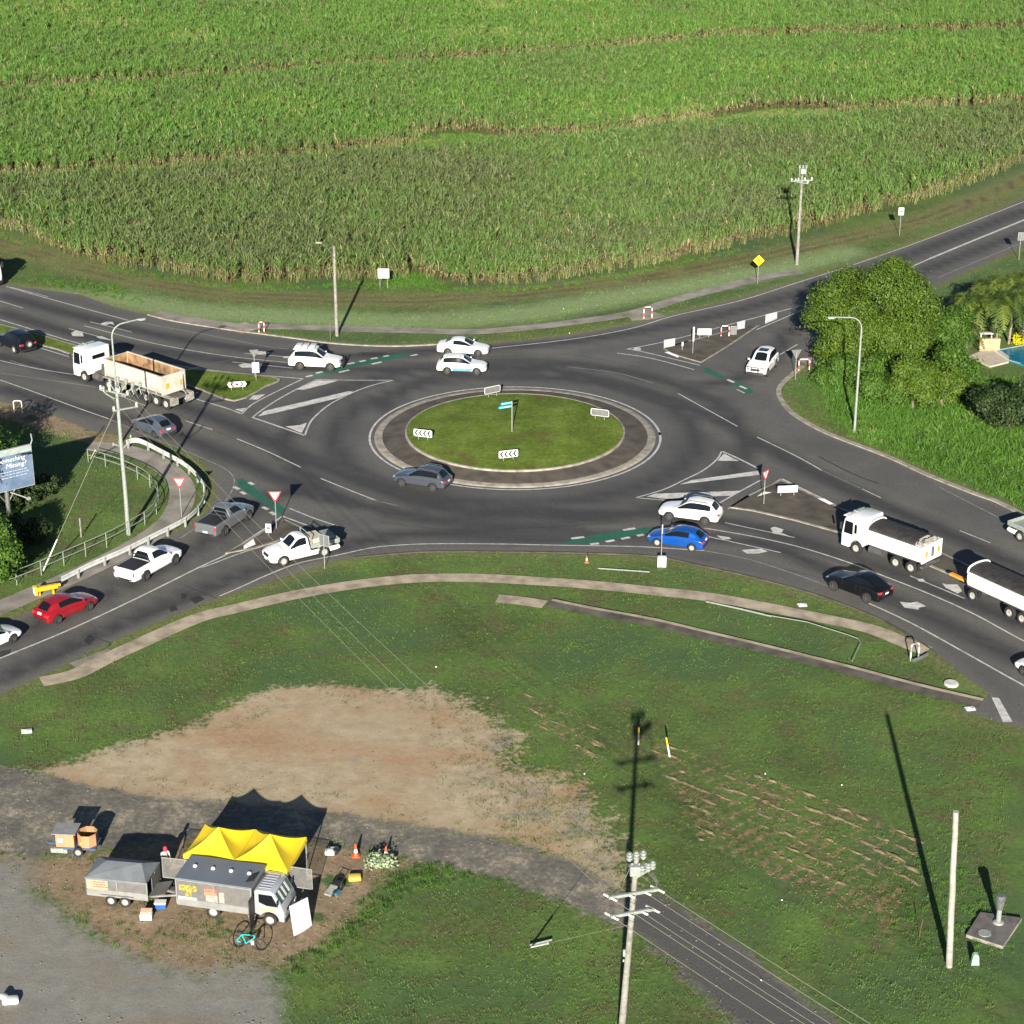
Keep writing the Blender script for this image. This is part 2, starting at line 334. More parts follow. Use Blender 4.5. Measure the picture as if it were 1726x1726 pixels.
c = mix(math_('MULTIPLY', edge('rut', nD, .75, .12), math_('MULTIPLY', math_('SUBTRACT', nA, .42), 12.0, clamp=True)), c, rutc)
c = mix(math_('MULTIPLY', edge('track', nD, 1.3, .3), math_('MULTIPLY', math_('SUBTRACT', noise(.22, 4, .6, None, 41.0), .38), 6.0, clamp=True)), c, ramp(nD, [(.3, (.045, .038, .024)), (.55, (.10, .075, .045)), (.75, (.26, .18, .10))]))
c = mix(math_('MULTIPLY', edge('edge', nA, 1.6, .5), .5), c, dry)
c = mix(edge('bare', math_('ADD', math_('MULTIPLY', nA, .5), math_('MULTIPLY', nD, .5)), 4.5, .5), c, bare)
c = mix(math_('MULTIPLY', edge('bare', nA, 1.0, .3), math_('MULTIPLY', math_('SUBTRACT', nE, .56), 14.0, clamp=True)), c, grass)
nAD = math_('ADD', math_('MULTIPLY', nA, .5), math_('MULTIPLY', nD, .5))
c = mix(edge('lobe', nAD, 13.0, .5), c, mix(math_('MULTIPLY', math_('SUBTRACT', nE, .52), 6.0, clamp=True), dirt, gravel))
c = mix(edge('dirt', nAD, 6.5, .4), c, dirt)
c = mix(math_('MULTIPLY', math_('SUBTRACT', noise(1.6, 7, .75, None, 11.0), .63), 12.0, clamp=True), c, mix(edge('dirt', nAD, 3.0, .5), c, grass))
c = mix(edge('yard', nAD, 5.0, .7), c, gravel)
c = mix(edge('oldr', nAD, 5.0, .25), c, oldr)
c = mix(edge('seal', nAD, 4.0, .4), c, ramp(nC, [(.3, (.066, .066, .064)), (.7, (.105, .103, .097))]))
L.new(c, bs.inputs['Base Color'])
bp = N('ShaderNodeBump'); bp.inputs['Strength'].default_value = .28; bp.inputs['Distance'].default_value = .05
L.new(math_('ADD', nC, math_('MULTIPLY', nD, 1.5)), bp.inputs['Height']); L.new(bp.outputs[0], bs.inputs['Normal'])
struct(obj('ground', npmesh('ground', V, F, gm, MK)))

# ------------------------------------------------------------------ asphalt
bmin, bmax = W_ASPH.min(0), W_ASPH.max(0)
ix, iy = np.meshgrid(np.arange(bmin[0], bmax[0], 1.3), np.arange(bmin[1], bmax[1], 1.3)); IP = np.stack([ix.ravel(), iy.ravel()], 1)
IP = IP[sdf(IP, W_ASPH) > .5]; nb = len(W_ASPH)
pts = [Vector(p) for p in W_ASPH] + [Vector(p) for p in IP]
vo, _, fo, *_ = delaunay_2d_cdt(pts, [(i, (i + 1) % nb) for i in range(nb)], [], 1, 1e-4)
AP = np.array([[p.x, p.y] for p in vo])
LANES = [[(0, 497), (150, 537), (300, 571), (480, 596), (600, 601), (780, 588), (950, 577), (1150, 545), (1300, 508), (1450, 460), (1600, 405), (1726, 355)],
         [(0, 525), (140, 567), (300, 597), (480, 618), (600, 624), (780, 616), (950, 627), (1100, 664), (1200, 703), (1320, 770), (1450, 835), (1600, 900), (1726, 960)],
         [(1726, 1115), (1560, 1035), (1400, 962), (1290, 917), (1180, 905), (1050, 903), (900, 908), (700, 900), (560, 925), (400, 972), (250, 1033), (100, 1100), (0, 1145)],
         [(1726, 1055), (1560, 987), (1400, 930), (1290, 893), (1150, 872), (1000, 865), (850, 868), (700, 845), (560, 792), (450, 742), (330, 692), (200, 652), (0, 600)],
         [(0, 1080), (100, 1038), (250, 967), (370, 900), (430, 858), (480, 830), (600, 850)], [(1330, 560), (1290, 610), (1240, 640), (1180, 650)],
         [(1330, 560), (1450, 500), (1600, 440), (1726, 392)], [(640, 690), (700, 645), (800, 625), (900, 626)], [(0, 655), (120, 685), (260, 720), (400, 775), (520, 830)]]
wear = np.zeros(len(AP)); lite = np.zeros(len(AP))
rr_ = np.hypot(*(AP - CC).T)
for ln in LANES:
    d = dline(AP, A2(cat(ln, 3))); wear = np.maximum(wear, np.exp(-(d / 1.0) ** 2) ); lite = np.maximum(lite, np.exp(-((d - 1.9) / .55) ** 2) * (rr_ > 12.3))
rr = np.hypot(*(AP - CC).T)
for r0 in (15.0, 19.0): wear = np.maximum(wear, .9 * np.exp(-((rr - r0) / 1.2) ** 2) * (rr < 24))
am = bpy.data.materials.new('asphalt'); am.use_nodes = True; T = am.node_tree; L = T.links; bs = T.nodes['Principled BSDF']; tc = T.nodes.new('ShaderNodeTexCoord')
bs.inputs['Roughness'].default_value = .82; bs.inputs['Specular IOR Level'].default_value = .25
n1 = noise(.12, 6); n2 = noise(4, 6, .7); n3 = noise(.9, 6, .65, (1, 1, 1, 0), 4.0)
base = ramp(math_('ADD', math_('MULTIPLY', n1, .55), math_('MULTIPLY', n2, .45)), [(.32, (.068, .068, .066)), (.5, (.090, .089, .085)), (.68, (.135, .132, .122))])
darkc = ramp(n2, [(.3, (.034, .035, .036)), (.7, (.054, .054, .055))])
c = mix(math_('MULTIPLY', math_('MULTIPLY', attr('wear'), math_('ADD', n3, .62)), 1.0, clamp=True), base, darkc)
dust = ramp(n2, [(.3, (.10, .095, .083)), (.7, (.16, .148, .125))])
c = mix(math_('MULTIPLY', math_('MULTIPLY', attr('lite'), n3), .9, clamp=True), c, dust)
c = mix(edge('aedge', n3, 1.8, .8), c, dust)
c = mix(math_('MULTIPLY', math_('SUBTRACT', noise(1.1, 8, .75, None, 31.0), .60), 5.0, clamp=True), c, darkc)
L.new(c, bs.inputs['Base Color'])
bp = N('ShaderNodeBump'); bp.inputs['Strength'].default_value = .25; bp.inputs['Distance'].default_value = .02; L.new(noise(14, 3, .7), bp.inputs['Height']); L.new(bp.outputs[0], bs.inputs['Normal'])
me = npmesh('road', np.c_[AP, np.full(len(AP), .012)], np.array([f for f in fo if len(f) == 3]), am, dict(wear=wear, lite=lite * (wear < .5), aedge=cl(.3 - sdf(AP, W_ASPH))))
struct(obj('road', me))
ASPH_BVH = None
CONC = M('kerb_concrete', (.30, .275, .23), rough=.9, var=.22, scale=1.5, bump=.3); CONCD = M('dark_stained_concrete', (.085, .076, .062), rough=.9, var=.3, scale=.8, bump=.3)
PATHM = M('footpath_concrete', (.40, .335, .245), rough=.9, var=.24, scale=.9, bump=.3, dirt=(.20, .165, .12)); PATHG = M('grey_path_concrete', (.27, .245, .21), rough=.9, var=.22, scale=.6, bump=.3)
LINEW = M('road_paint', (.52, .51, .48), rough=.6, var=.22, scale=2.2, dirt=(.30, .295, .28)); LINEF = M('faded_road_paint', (.25, .245, .235), rough=.7, var=.2, scale=2, dirt=(.13, .128, .12))
HATCH = M('fresh_road_paint', (.56, .55, .52), rough=.6, var=.15, scale=2, dirt=(.34, .33, .31)); GREENP = M('green_road_paint', (.008, .115, .062), rough=.7, var=.2, scale=1, dirt=(.03, .07, .05))
PATCHM = M('fresh_asphalt_patch', (.022, .022, .023), rough=.85, var=.2)
MEDT = M('median_dark_surface', (.085, .072, .055), rough=.9, var=.25, scale=.9, bump=.3)

def circ(r, n=96): return [(CC[0] + r * math.cos(2 * math.pi * i / n), CC[1] + r * math.sin(2 * math.pi * i / n)) for i in range(n)]
# central island: mountable kerb ring, dark apron, inner kerb, grassed dome
def rings(name, prof, mt, **k):
    b = B(); n = 120
    for (r0, z0), (r1, z1) in zip(prof[:-1], prof[1:]):
        for i in range(n):
            a, c_ = 2 * math.pi * i / n, 2 * math.pi * (i + 1) / n
            q = lambda r_, t, z_: (CC[0] + r_ * math.cos(t), CC[1] + r_ * math.sin(t), z_)
            b.face((q(r0, a, z0), q(r0, c_, z0), q(r1, c_, z1), q(r1, a, z1)))
    return struct(b.done(name, mt, smooth=True))
rings('kerb', [(11.68, .0), (11.62, .06), (11.45, .10), (11.0, .115), (10.98, .0)], CONC)
rings('traffic_island_apron', [(10.98, .10), (10.2, .2), (9.14, .33), (9.13, .1)], MEDT)
rings('kerb', [(9.13, .2), (9.12, .47), (8.98, .49), (8.96, .2)], CONC)
# grass dome as a grid disc
n = 60; vs = [(CC[0], CC[1], .74)]; fs = []
rs = np.linspace(.6, 8.97, 14)
for r_ in rs:
    for i in range(n): t = 2 * math.pi * i / n; vs.append((CC[0] + r_ * math.cos(t), CC[1] + r_ * math.sin(t), .47 + .27 * (1 - (r_ / 8.97) ** 2)))
b = B(); b.v = vs; b.f = [[0, 1 + i, 1 + (i + 1) % n] for i in range(n)] + [[1 + j * n + i, 1 + (j + 1) * n + i, 1 + (j + 1) * n + (i + 1) % n, 1 + j * n + (i + 1) % n] for j in range(13) for i in range(n)]; b.m = [0] * len(b.f)
ISG = bpy.data.materials.new('island_turf'); ISG.use_nodes = True; T = ISG.node_tree; L = T.links; bs = T.nodes['Principled BSDF']; tc = T.nodes.new('ShaderNodeTexCoord')
bs.inputs['Roughness'].default_value = .9; bs.inputs['Specular IOR Level'].default_value = .1
g1 = ramp(math_('ADD', math_('MULTIPLY', noise(3, 6, .7), .5), math_('MULTIPLY', noise(.4, 4), .5)), [(.34, (.055, .080, .014)), (.5, (.095, .145, .020)), (.64, (.165, .215, .045))])
g2 = ramp(noise(4, 5, .7, None, 2.0), [(.3, (.075, .055, .02)), (.7, (.14, .10, .04))])
L.new(mix(math_('MULTIPLY', math_('SUBTRACT', noise(.28, 4, .55, None, 6.0), .57), 7.0, clamp=True), g1, g2), bs.inputs['Base Color'])
bp = N('ShaderNodeBump'); bp.inputs['Strength'].default_value = .5; bp.inputs['Distance'].default_value = .08; L.new(noise(9, 4, .7), bp.inputs['Height']); L.new(bp.outputs[0], bs.inputs['Normal'])
struct(b.done('traffic_island', ISG, smooth=True))

# kerbed medians and splitter islands
def isl(px, top, z1=.13, inner=None, name='traffic_island'):
    w_ = [(v.x, v.y) for v in GN_(px)]; bb = B(); slab(bb, w_, 0, z1, 0, 1); o = struct(bb.done(name, [top, CONC]))
    k = B(); ribbon(k, w_ + [w_[0], w_[1]], .22, z1 + .006); struct(k.done('kerb', CONC)); return o
isl(cat(MEDG, 3, True), ISG)
isl([(1232, 857), (1262, 838), (1290, 824), (1317, 812), (1360, 833), (1407, 855), (1520, 903), (1640, 960), (1720, 1006), (1640, 986), (1500, 927), (1407, 897), (1338, 878), (1268, 862)], MEDT)
isl([(1118, 588), (1160, 577), (1240, 556), (1280, 549), (1225, 586), (1182, 612), (1130, 597)], MEDT, .10)
isl([(478, 877), (452, 893), (410, 918), (380, 934), (430, 925), (474, 912), (520, 897)], MEDT, .10)
gp_ = [(73, 1138), (105, 1122), (138, 1108), (153, 1116), (135, 1130), (100, 1139)]
# kerbs along the carriageway edge (traced stretches)
def kerbline(px, wd=.28, z=.10, mt=CONC, n=4):
    w_ = [(v.x, v.y) for v in GN_(cat(px, n))]; bb = B(); ribbon(bb, w_, wd, z)
    for s_ in (1, -1):
        off = []
        for i in range(len(w_)):
            a = Vector(w_[max(i - 1, 0)]); c2 = Vector(w_[min(i + 1, len(w_) - 1)]); d = (c2 - a).normalized(); off.append(Vector(w_[i]) + Vector((-d.y, d.x)) * s_ * wd / 2)
        for i in range(len(off) - 1): bb.face(((off[i].x, off[i].y, -.02), (off[i + 1].x, off[i + 1].y, -.02), (off[i + 1].x, off[i + 1].y, z), (off[i].x, off[i].y, z)))
    return struct(bb.done('kerb', mt))
kerbline([(250, 531), (295, 542), (391, 557), (430, 562), (491, 570), (569, 580), (661, 584), (739, 581)], .25)
kerbline([(1352, 618), (1333, 634), (1316, 650), (1313, 668), (1333, 695), (1367, 717), (1409, 737), (1498, 771), (1563, 801), (1641, 832), (1680, 846), (1726, 869), (1860, 935)], .45)
kerbline([(1576, 1100), (1539, 1075), (1477, 1041), (1380, 1004), (1276, 975), (1187, 955), (1103, 938), (1004, 933), (900, 931), (739, 930), (661, 934), (596, 940)], .16, .06, CONCD)
# footpaths
def path(px, wd, mt, z=.05, name='footpath', n=5):
    w_ = [(v.x, v.y) for v in GN_(cat(px, n))]; bb = B(); ribbon(bb, w_, wd, z)
    for i in range(len(w_) - 1):
        pass
    return struct(bb.done(name, mt))
path([(70, 1150), (125, 1138), (170, 1116), (230, 1088), (330, 1044), (400, 1026), (500, 1003), (600, 986), (700, 976), (800, 975), (900, 980), (1000, 987), (1100, 997), (1200, 1008), (1300, 1026), (1400, 1046), (1470, 1062), (1530, 1086), (1562, 1098)], 1.4, PATHM)
path([(262, 529), (330, 541), (400, 550), (500, 552), (582, 555), (700, 558), (800, 560), (900, 552), (956, 545), (1060, 530), (1139, 506), (1200, 490), (1250, 477), (1300, 465), (1350, 458)], 1.6, PATHG)
path([(838, 1010), (880, 1014), (918, 1020)], 1.3, PATHM, .06)
path([(150, 752), (200, 757), (250, 772), (292, 800), (308, 832), (288, 878), (220, 925), (120, 974), (60, 1000), (-40, 1042)], 2.0, PATHG)
path([(150, 1106), (168, 1116)], 3.0, PATHG, .03); path([(395, 548), (425, 558)], 2.6, PATHM, .04); path([(1060, 535), (1090, 533), (1110, 529)], 2.4, PATHG, .045)
path([(1352, 612), (1400, 602)], 1.8, PATHG, .04)
# concrete drain along the verge: raised lip and dark inner face
dl = [(930, 1014), (992, 1027), (1101, 1047), (1190, 1068), (1300, 1094), (1432, 1127), (1526, 1152), (1591, 1168), (1657, 1183)]
w_ = [(v.x, v.y) for v in GN_(cat(dl, 4))]; bb = B(); ribbon(bb, w_, .35, .16, 0)
nw = len(w_)
for i in range(nw - 1):
    q = []
    for j in (i, i + 1):
        a = Vector(w_[max(j - 1, 0)]); c2 = Vector(w_[min(j + 1, nw - 1)]); d = (c2 - a).normalized(); nrm = Vector((-d.y, d.x)); p = Vector(w_[j]); q.append((p, nrm))
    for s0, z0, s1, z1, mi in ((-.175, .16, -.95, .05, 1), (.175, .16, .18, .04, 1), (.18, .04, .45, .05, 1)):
        P0 = q[0][0] + q[0][1] * s0; P1 = q[1][0] + q[1][1] * s0; P2 = q[1][0] + q[1][1] * s1; P3 = q[0][0] + q[0][1] * s1
        bb.face(((P0.x, P0.y, z0), (P1.x, P1.y, z0), (P2.x, P2.y, z1), (P3.x, P3.y, z1)), mi)
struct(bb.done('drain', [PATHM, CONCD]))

# ------------------------------------------------------------------ painted markings
ZL = .022
def lines(mt, items, z=ZL, name='road_markings'):
    bb = B()
    for px, wd in items: ribbon(bb, [(v.x, v.y) for v in GN_(cat(px, 4) if len(px) > 2 else px)], wd, z)
    return struct(bb.done(name, mt))
bb = B(); cw = circ(12.05, 120); ribbon(bb, cw + [cw[0], cw[1]], .18, ZL); struct(bb.done('road_markings', LINEW))
lines(LINEW, [
    ([(425.5, 703.9), (513.8, 734.3)], .2), ([(513.8, 734.3), (522.5, 712.9), (536.4, 697.3), (559, 679.9), (597.3, 660.8), (632, 648.6), (663.3, 641.3)], .15), ([(663.3, 641.3), (600, 641.2), (534.7, 640)], .13), ([(534.7, 640), (501.7, 655.6), (466.9, 674.7), (440.8, 692), (425.5, 703.9)], .15),
    ([(336, 674.6), (380, 687.7), (407.8, 698.2)], .15), ([(407.8, 698.2), (425, 682), (461.7, 662.5), (511.2, 638.6)], .14), ([(511.2, 638.6), (420, 631), (339, 622), (250, 608), (138, 580.7), (0, 539), (-80, 516)], .14),
    ([(10.4, 483), (78, 502.5), (216, 540.3)], .14), ([(19.7, 484.6), (81, 500.3)], .1), ([(0, 507.7), (39, 519.5)], .12), ([(142, 549.4), (260.7, 579.4), (380, 600), (491, 612)], .13),
    ([(65, 586), (125, 604.2), (230, 636), (336, 674.6)], .14), ([(0, 608), (65, 622.4), (125, 631.6), (200, 644)], .12),
    ([(358.5, 724.6), (313, 709.8)], .12), ([(399, 739.8), (450, 761), (507, 788)], .13), ([(540.8, 806.8), (598, 830), (640, 846)], .12), ([(0, 640.7), (52, 659), (130, 687.6), (182.5, 706)], .12), ([(165, 653), (245, 684)], .1),
    ([(476, 870.4), (446.7, 891.2), (414.8, 912), (380, 935.7), (339, 955), (224, 1012), (112, 1064), (0, 1110), (-80, 1142)], .15), ([(476, 870.4), (524.6, 888.4)], .15), ([(487.7, 857), (530, 874), (569, 887)], .14),
    ([(476, 911.4), (407.8, 932), (360, 950), (339, 957)], .12), ([(370, 1005), (400, 992.5), (452, 969), (504, 949.4), (567, 936.4), (621.6, 924.6), (661, 920), (726, 917), (850, 917.4), (900, 918.6), (978, 920), (1082, 922), (1187, 928.6)], .13),
    ([(1458.5, 1014.6), (1536.7, 1051), (1641, 1108.5), (1726, 1156), (1900, 1250)], .14),
    ([(1216.4, 760.9), (1240, 771), (1277.8, 789.8)], .18), ([(1216.4, 760.9), (1208.3, 774.8), (1185, 793.3), (1152.7, 809.5), (1118, 825.7), (1071.6, 839.2)], .14), ([(1071.6, 839.2), (1120, 843.5)], .12), ([(1213, 847.8), (1250, 827), (1282.5, 809.5)], .14),
    ([(1226.9, 858.2), (1275, 832), (1317.3, 807.2)], .14), ([(1317.3, 807.2), (1407.6, 851.2)], .18), ([(1187.5, 890.6), (1268.6, 904.5), (1349.7, 923), (1430.8, 948.6), (1491, 971.9), (1565.3, 1001), (1643, 1036), (1726, 1081), (1900, 1170)], .13),
    ([(1222, 881.4), (1339.3, 906.4)], .11), ([(1187.5, 903.4), (1316.1, 931.9)], .12), ([(1534, 971), (1625.6, 1009)], .11), ([(116, 554), (187, 573)], .11), ([(151.8, 542.6), (223, 560.4)], .11), ([(411.3, 595.6), (491, 602.6)], .11), ([(391.3, 610.4), (493, 620.8)], .11),
    ([(1276, 737), (1340, 768), (1385, 793)], .12), ([(1453, 824.3), (1484.6, 839.4)], .1), ([(1617.6, 894.7), (1669.7, 915.5)], .12), ([(1142.8, 663.4), (1243, 719)], .12),
    ([(826, 587.4), (956.4, 573), (1060.7, 554.7), (1132.7, 533.4), (1216, 514.8), (1271.8, 500), (1330, 481), (1440, 446), (1561, 403.5), (1726, 340), (1860, 285)], .14),
    ([(1054.8, 589), (1117, 577), (1168, 564), (1236.5, 545.4), (1329.2, 521.3), (1350, 515)], .14), ([(1055, 589), (1077, 591.8), (1179, 615.9)], .15), ([(1040, 595.5), (1095.6, 603.8), (1169.8, 623.3)], .15), ([(1275, 556), (1334.8, 530.6), (1355, 521)], .13),
    ([(1314.4, 598.3), (1344, 580.7)], .12), ([(1568, 435.9), (1640, 406), (1726, 371), (1860, 315)], .32), ([(1400, 508), (1490, 470), (1568, 435.9)], .2), ([(1242, 656.7), (1255, 663)], .15)])
lines(LINEF, [([(216, 540.3), (365, 567.7), (450, 584.6), (486, 588)], .11), ([(17, 608), (52, 618.5), (90, 626)], .1), ([(0, 629), (167, 653.7), (200, 664)], .1), ([(1187, 928.6), (1265, 944), (1350, 971.6), (1400, 990)], .11), ([(182.5, 706), (260.7, 739.8), (326, 766), (378, 790), (394, 806), (393, 823), (380, 845)], .1),
    ([(956.4, 618.6), (1040, 629), (1100, 646)], .1), ([(616.5, 840), (671, 853)], .1), ([(1583.7, 821.7), (1682.8, 872.5)], .1), ([(1580.8, 468.3), (1718.8, 410.5), (1860, 350)], .11), ([(303.7, 907.7), (327, 892)], .11), ([(1385, 793), (1450, 823)], .08)])
bb = B()
for q in ([(500, 657), (534.7, 641.8), (569.5, 641.8), (553.8, 646.9), (512, 657.3)], [(434.8, 702.2), (446, 693), (586.8, 660), (596.4, 660.8), (571.2, 671.2), (463.4, 696.4)], [(480.8, 719), (503.4, 717.3), (517.3, 713), (508.6, 730.3)], [(395.6, 690.3), (415.6, 687.7), (407.8, 695.2)], [(419, 673.8), (427, 667), (447, 665), (434, 674)],
          [(127.5, 557.6), (139, 559.4), (140.8, 567.5), (122.8, 566.9), (119.4, 561.7)], [(161.7, 568), (171.5, 566.9), (187.7, 573.9), (169.2, 571.5)], [(169.2, 546), (178.5, 542.6), (190, 543), (193, 548.4), (185.4, 546), (177.3, 549)], [(427, 593), (441, 592), (458, 594.8), (449.5, 597.4), (427, 597.4)], [(401, 615.6), (411.3, 613), (427, 614.7), (427, 620), (407.8, 620)], [(476, 601), (490, 601), (490, 604), (478, 604)],
          [(1209.5, 777), (1220, 764.8), (1245.4, 777.5)], [(1145.7, 817), (1166.6, 809.5), (1279, 793.8), (1280, 800.7)], [(1090, 837.3), (1104, 832.7), (1250, 827.6), (1236, 835.5), (1120, 841.3)],
          [(1298.7, 890.6), (1305.7, 888.3), (1320.8, 893), (1317.3, 898.8), (1329, 903.4), (1303.4, 900)], [(1208, 903), (1229, 906), (1233, 909), (1218, 910)], [(1250, 927.8), (1261.6, 926.6), (1282.5, 925.5), (1294, 930), (1278, 933.6), (1259.4, 933.6)],
          [(1587.6, 983.6), (1596.4, 985.5), (1614, 985.5), (1621.7, 997), (1614, 1001), (1594.4, 991.4)], [(1516.6, 1014.7), (1534, 1016.7), (1545.8, 1014.7), (1561.3, 1022.5), (1549.7, 1024.5), (1547.7, 1028.3), (1524.4, 1024.5)], [(1546, 976), (1556, 976), (1560, 982), (1548, 980)],
          [(1671.4, 1175.9), (1683.6, 1177), (1706.8, 1217.6), (1690.6, 1217.6)], [(1070, 586.2), (1079, 586.2), (1080.8, 590.8), (1066, 590.8)], [(1290.3, 534.3), (1309.8, 529.7), (1309.8, 538), (1289.4, 546.4)]):
    polyf(bb, [(v.x, v.y) for v in GN_(q)], ZL + .004)
D2 = [((515.6, 635.6), (526.9, 633)), ((532.9, 629.5), (543.4, 626.9)), ((586, 614.2), (597.3, 611.6)), ((606, 610), (616.4, 607.8)), ((625, 605.5), (636.4, 603.5)), ((646, 601.4), (655.5, 599.6)), ((571.2, 628.1), (588.6, 624)), ((626.5, 614.2), (643.3, 610.4)), ((692, 600.3), (703.7, 597.7)),
      ((393.9, 821), (403, 825.2)), ((406.4, 829.3), (414, 833.5)), ((442.6, 855), (451.6, 859.2)), ((455.8, 863.4), (464, 868.3)), ((419.6, 813.4), (427, 817.5)), ((962.6, 908.2), (984.7, 905.6)), ((1050, 894), (1070.8, 890.8)), ((995, 918), (1009.5, 916.3)), ((1021, 913.7), (1035.6, 911)), ((1047.3, 909), (1061.6, 906)), ((1074, 903.8), (1085, 901.2)), ((1226, 640), (1237, 645)), ((1247, 651), (1258, 656))]
for a, c2 in D2: ribbon(bb, [(v.x, v.y) for v in GN_([a, c2])], .32, ZL + .004)
struct(bb.done('road_markings', HATCH))
bb = B()   # raised white painted island panels
for q in ([(1119, 575.5), (1138.3, 572.2), (1137.3, 585.3), (1118.8, 589)], [(1119.7, 596), (1127, 595), (1143.8, 602), (1143, 605.5)], [(1242, 545.5), (1256, 541.6), (1255, 555.6), (1243, 558)], [(1290.3, 532.5), (1309.8, 527.7), (1309.8, 538), (1289.4, 546.4)], [(1275.5, 839.7), (1287, 831.5), (1301, 832.7)], [(1377.5, 843), (1389, 843), (1405, 852), (1398, 853.4)], [(411, 929), (411, 922.5), (427.3, 911), (431, 920.5)]):
    polyf(bb, [(v.x, v.y) for v in GN_(q)], .142)
struct(bb.done('road_markings', M('white_island_paint', (.84, .84, .82), rough=.5, var=.02)))
bb = B()
for q in ([(522.5, 634.7), (585, 615.6), (623, 605), (680, 595.6), (702, 596.5), (680, 601.7), (597.3, 619), (527.7, 638.2)], [(399.5, 807.8), (409, 807), (446.7, 835.6), (481.5, 857.8), (476, 869), (464.8, 862), (421.7, 834), (402, 820)],
          [(941.7, 916.8), (1009.5, 900), (1098, 888), (1116, 889), (1115, 893), (1060, 905), (990, 917.6)], [(1181.8, 619.6), (1191, 619.6), (1219, 632.6), (1222.6, 641.8), (1188.3, 628)], [(1232.8, 639), (1268, 656.7), (1270, 663), (1258.8, 663), (1234.7, 648.3)]):
    polyf(bb, [(v.x, v.y) for v in GN_(q)], .018)
struct(bb.done('green_lane_strip', GREENP))
bb = B()
for q in ([(610, 595), (646, 595), (650, 599), (608, 599)], [(141, 1080), (150, 1070), (160, 1078), (150, 1088)], [(318, 1010), (335, 1004), (345, 1010), (330, 1018)], [(285, 1024), (295, 1020), (300, 1028), (288, 1032)], [(0, 1098), (20, 1094), (16, 1104), (0, 1110)], [(306, 1000), (316, 1002), (312, 1010), (304, 1008)]):
    polyf(bb, [(v.x, v.y) for v in GN_(q)], .0165)
for ln, wd_ in (([(607, 595), (646, 594), (650, 600), (606, 600), (607, 595)], .12), ([(310, 986), (365, 1009)], .07), ([(60, 600), (200, 655), (330, 712), (470, 772)], .05), ([(1290, 745), (1400, 805), (1560, 880), (1700, 945)], .05), ([(640, 880), (760, 893), (900, 890), (1050, 880)], .05), ([(1180, 560), (1260, 535), (1340, 505)], .05), ([(700, 598), (830, 601), (960, 598), (1080, 620)], .05), ([(1380, 770), (1440, 800), (1480, 815)], .14), ([(150, 1072), (185, 1084), (178, 1092)], .08), ([(1300, 955), (1420, 985), (1560, 1045)], .05)):
    ribbon(bb, [(v.x, v.y) for v in GN_(cat(ln, 5))], wd_, .0165)
struct(bb.done('road_patch', PATCHM))
# ------------------------------------------------------------------ vegetation
def leafmat(name, c1, c2, rough=.55, inst=True, sc=.6, dead=None):
    m = bpy.data.materials.new(name); m.use_nodes = True; t = m.node_tree; b = t.nodes['Principled BSDF']; b.inputs['Roughness'].default_value = rough; b.inputs['Specular IOR Level'].default_value = .25
    a = t.nodes.new('ShaderNodeAttribute'); a.attribute_name = 'tint'; a.attribute_type = 'INSTANCER' if inst else 'GEOMETRY'
    r = t.nodes.new('ShaderNodeValToRGB'); e = r.color_ramp.elements; e[0].color = (*c1, 1); e[1].color = (*c2, 1)
    if dead: q = e.new(.93); q.color = (*c2, 1); e[2].color = (*dead, 1)
    t.links.new(a.outputs['Fac'], r.inputs[0]); t.links.new(r.outputs[0], b.inputs['Base Color'])
    tr = t.nodes.new('ShaderNodeBsdfTranslucent'); t.links.new(r.outputs[0], tr.inputs[0]); mx = t.nodes.new('ShaderNodeMixShader'); mx.inputs[0].default_value = .15
    o = t.nodes['Material Output']; t.links.new(b.outputs[0], mx.inputs[1]); t.links.new(tr.outputs[0], mx.inputs[2]); t.links.new(mx.outputs[0], o.inputs[0]); return m

def blades(n, h0, h1, rad, wd, lean, seed, seg=2, droop=.5, zb=(0, 0)):
    rs = np.random.RandomState(seed); V = []; Fq = []
    for i in range(n):
        a = rs.rand() * 6.283; r_ = rad * math.sqrt(rs.rand()); x, y = r_ * math.cos(a), r_ * math.sin(a); z0 = zb[0] + (zb[1] - zb[0]) * rs.rand()
        h = h0 + (h1 - h0) * rs.rand(); d = rs.rand() * 6.283; dx, dy = math.cos(d), math.sin(d); ln = lean * (.4 + rs.rand()) * h; tw = rs.rand() * 6.283; wx, wy = math.cos(tw) * wd / 2, math.sin(tw) * wd / 2
        base = len(V)
        for k in range(seg + 1):
            t = k / seg; px, py = x + dx * ln * t ** 1.5, y + dy * ln * t ** 1.5; pz = z0 + h * (t - droop * t * t); ww = (1 - .85 * t) if seg < 3 else math.sin(math.pi * (.15 + .8 * t))
            V += [(px - wx * ww, py - wy * ww, pz), (px + wx * ww, py + wy * ww, pz)]
        for k in range(seg): q = base + 2 * k; Fq.append((q, q + 1, q + 3, q + 2))
    return V, Fq
def variants(nm, fn, k):
    c = bpy.data.collections.new(nm + '_variants')
    for i in range(k): c.objects.link(bpy.data.objects.new(f'{nm}_clump', fn(i)))
    return c
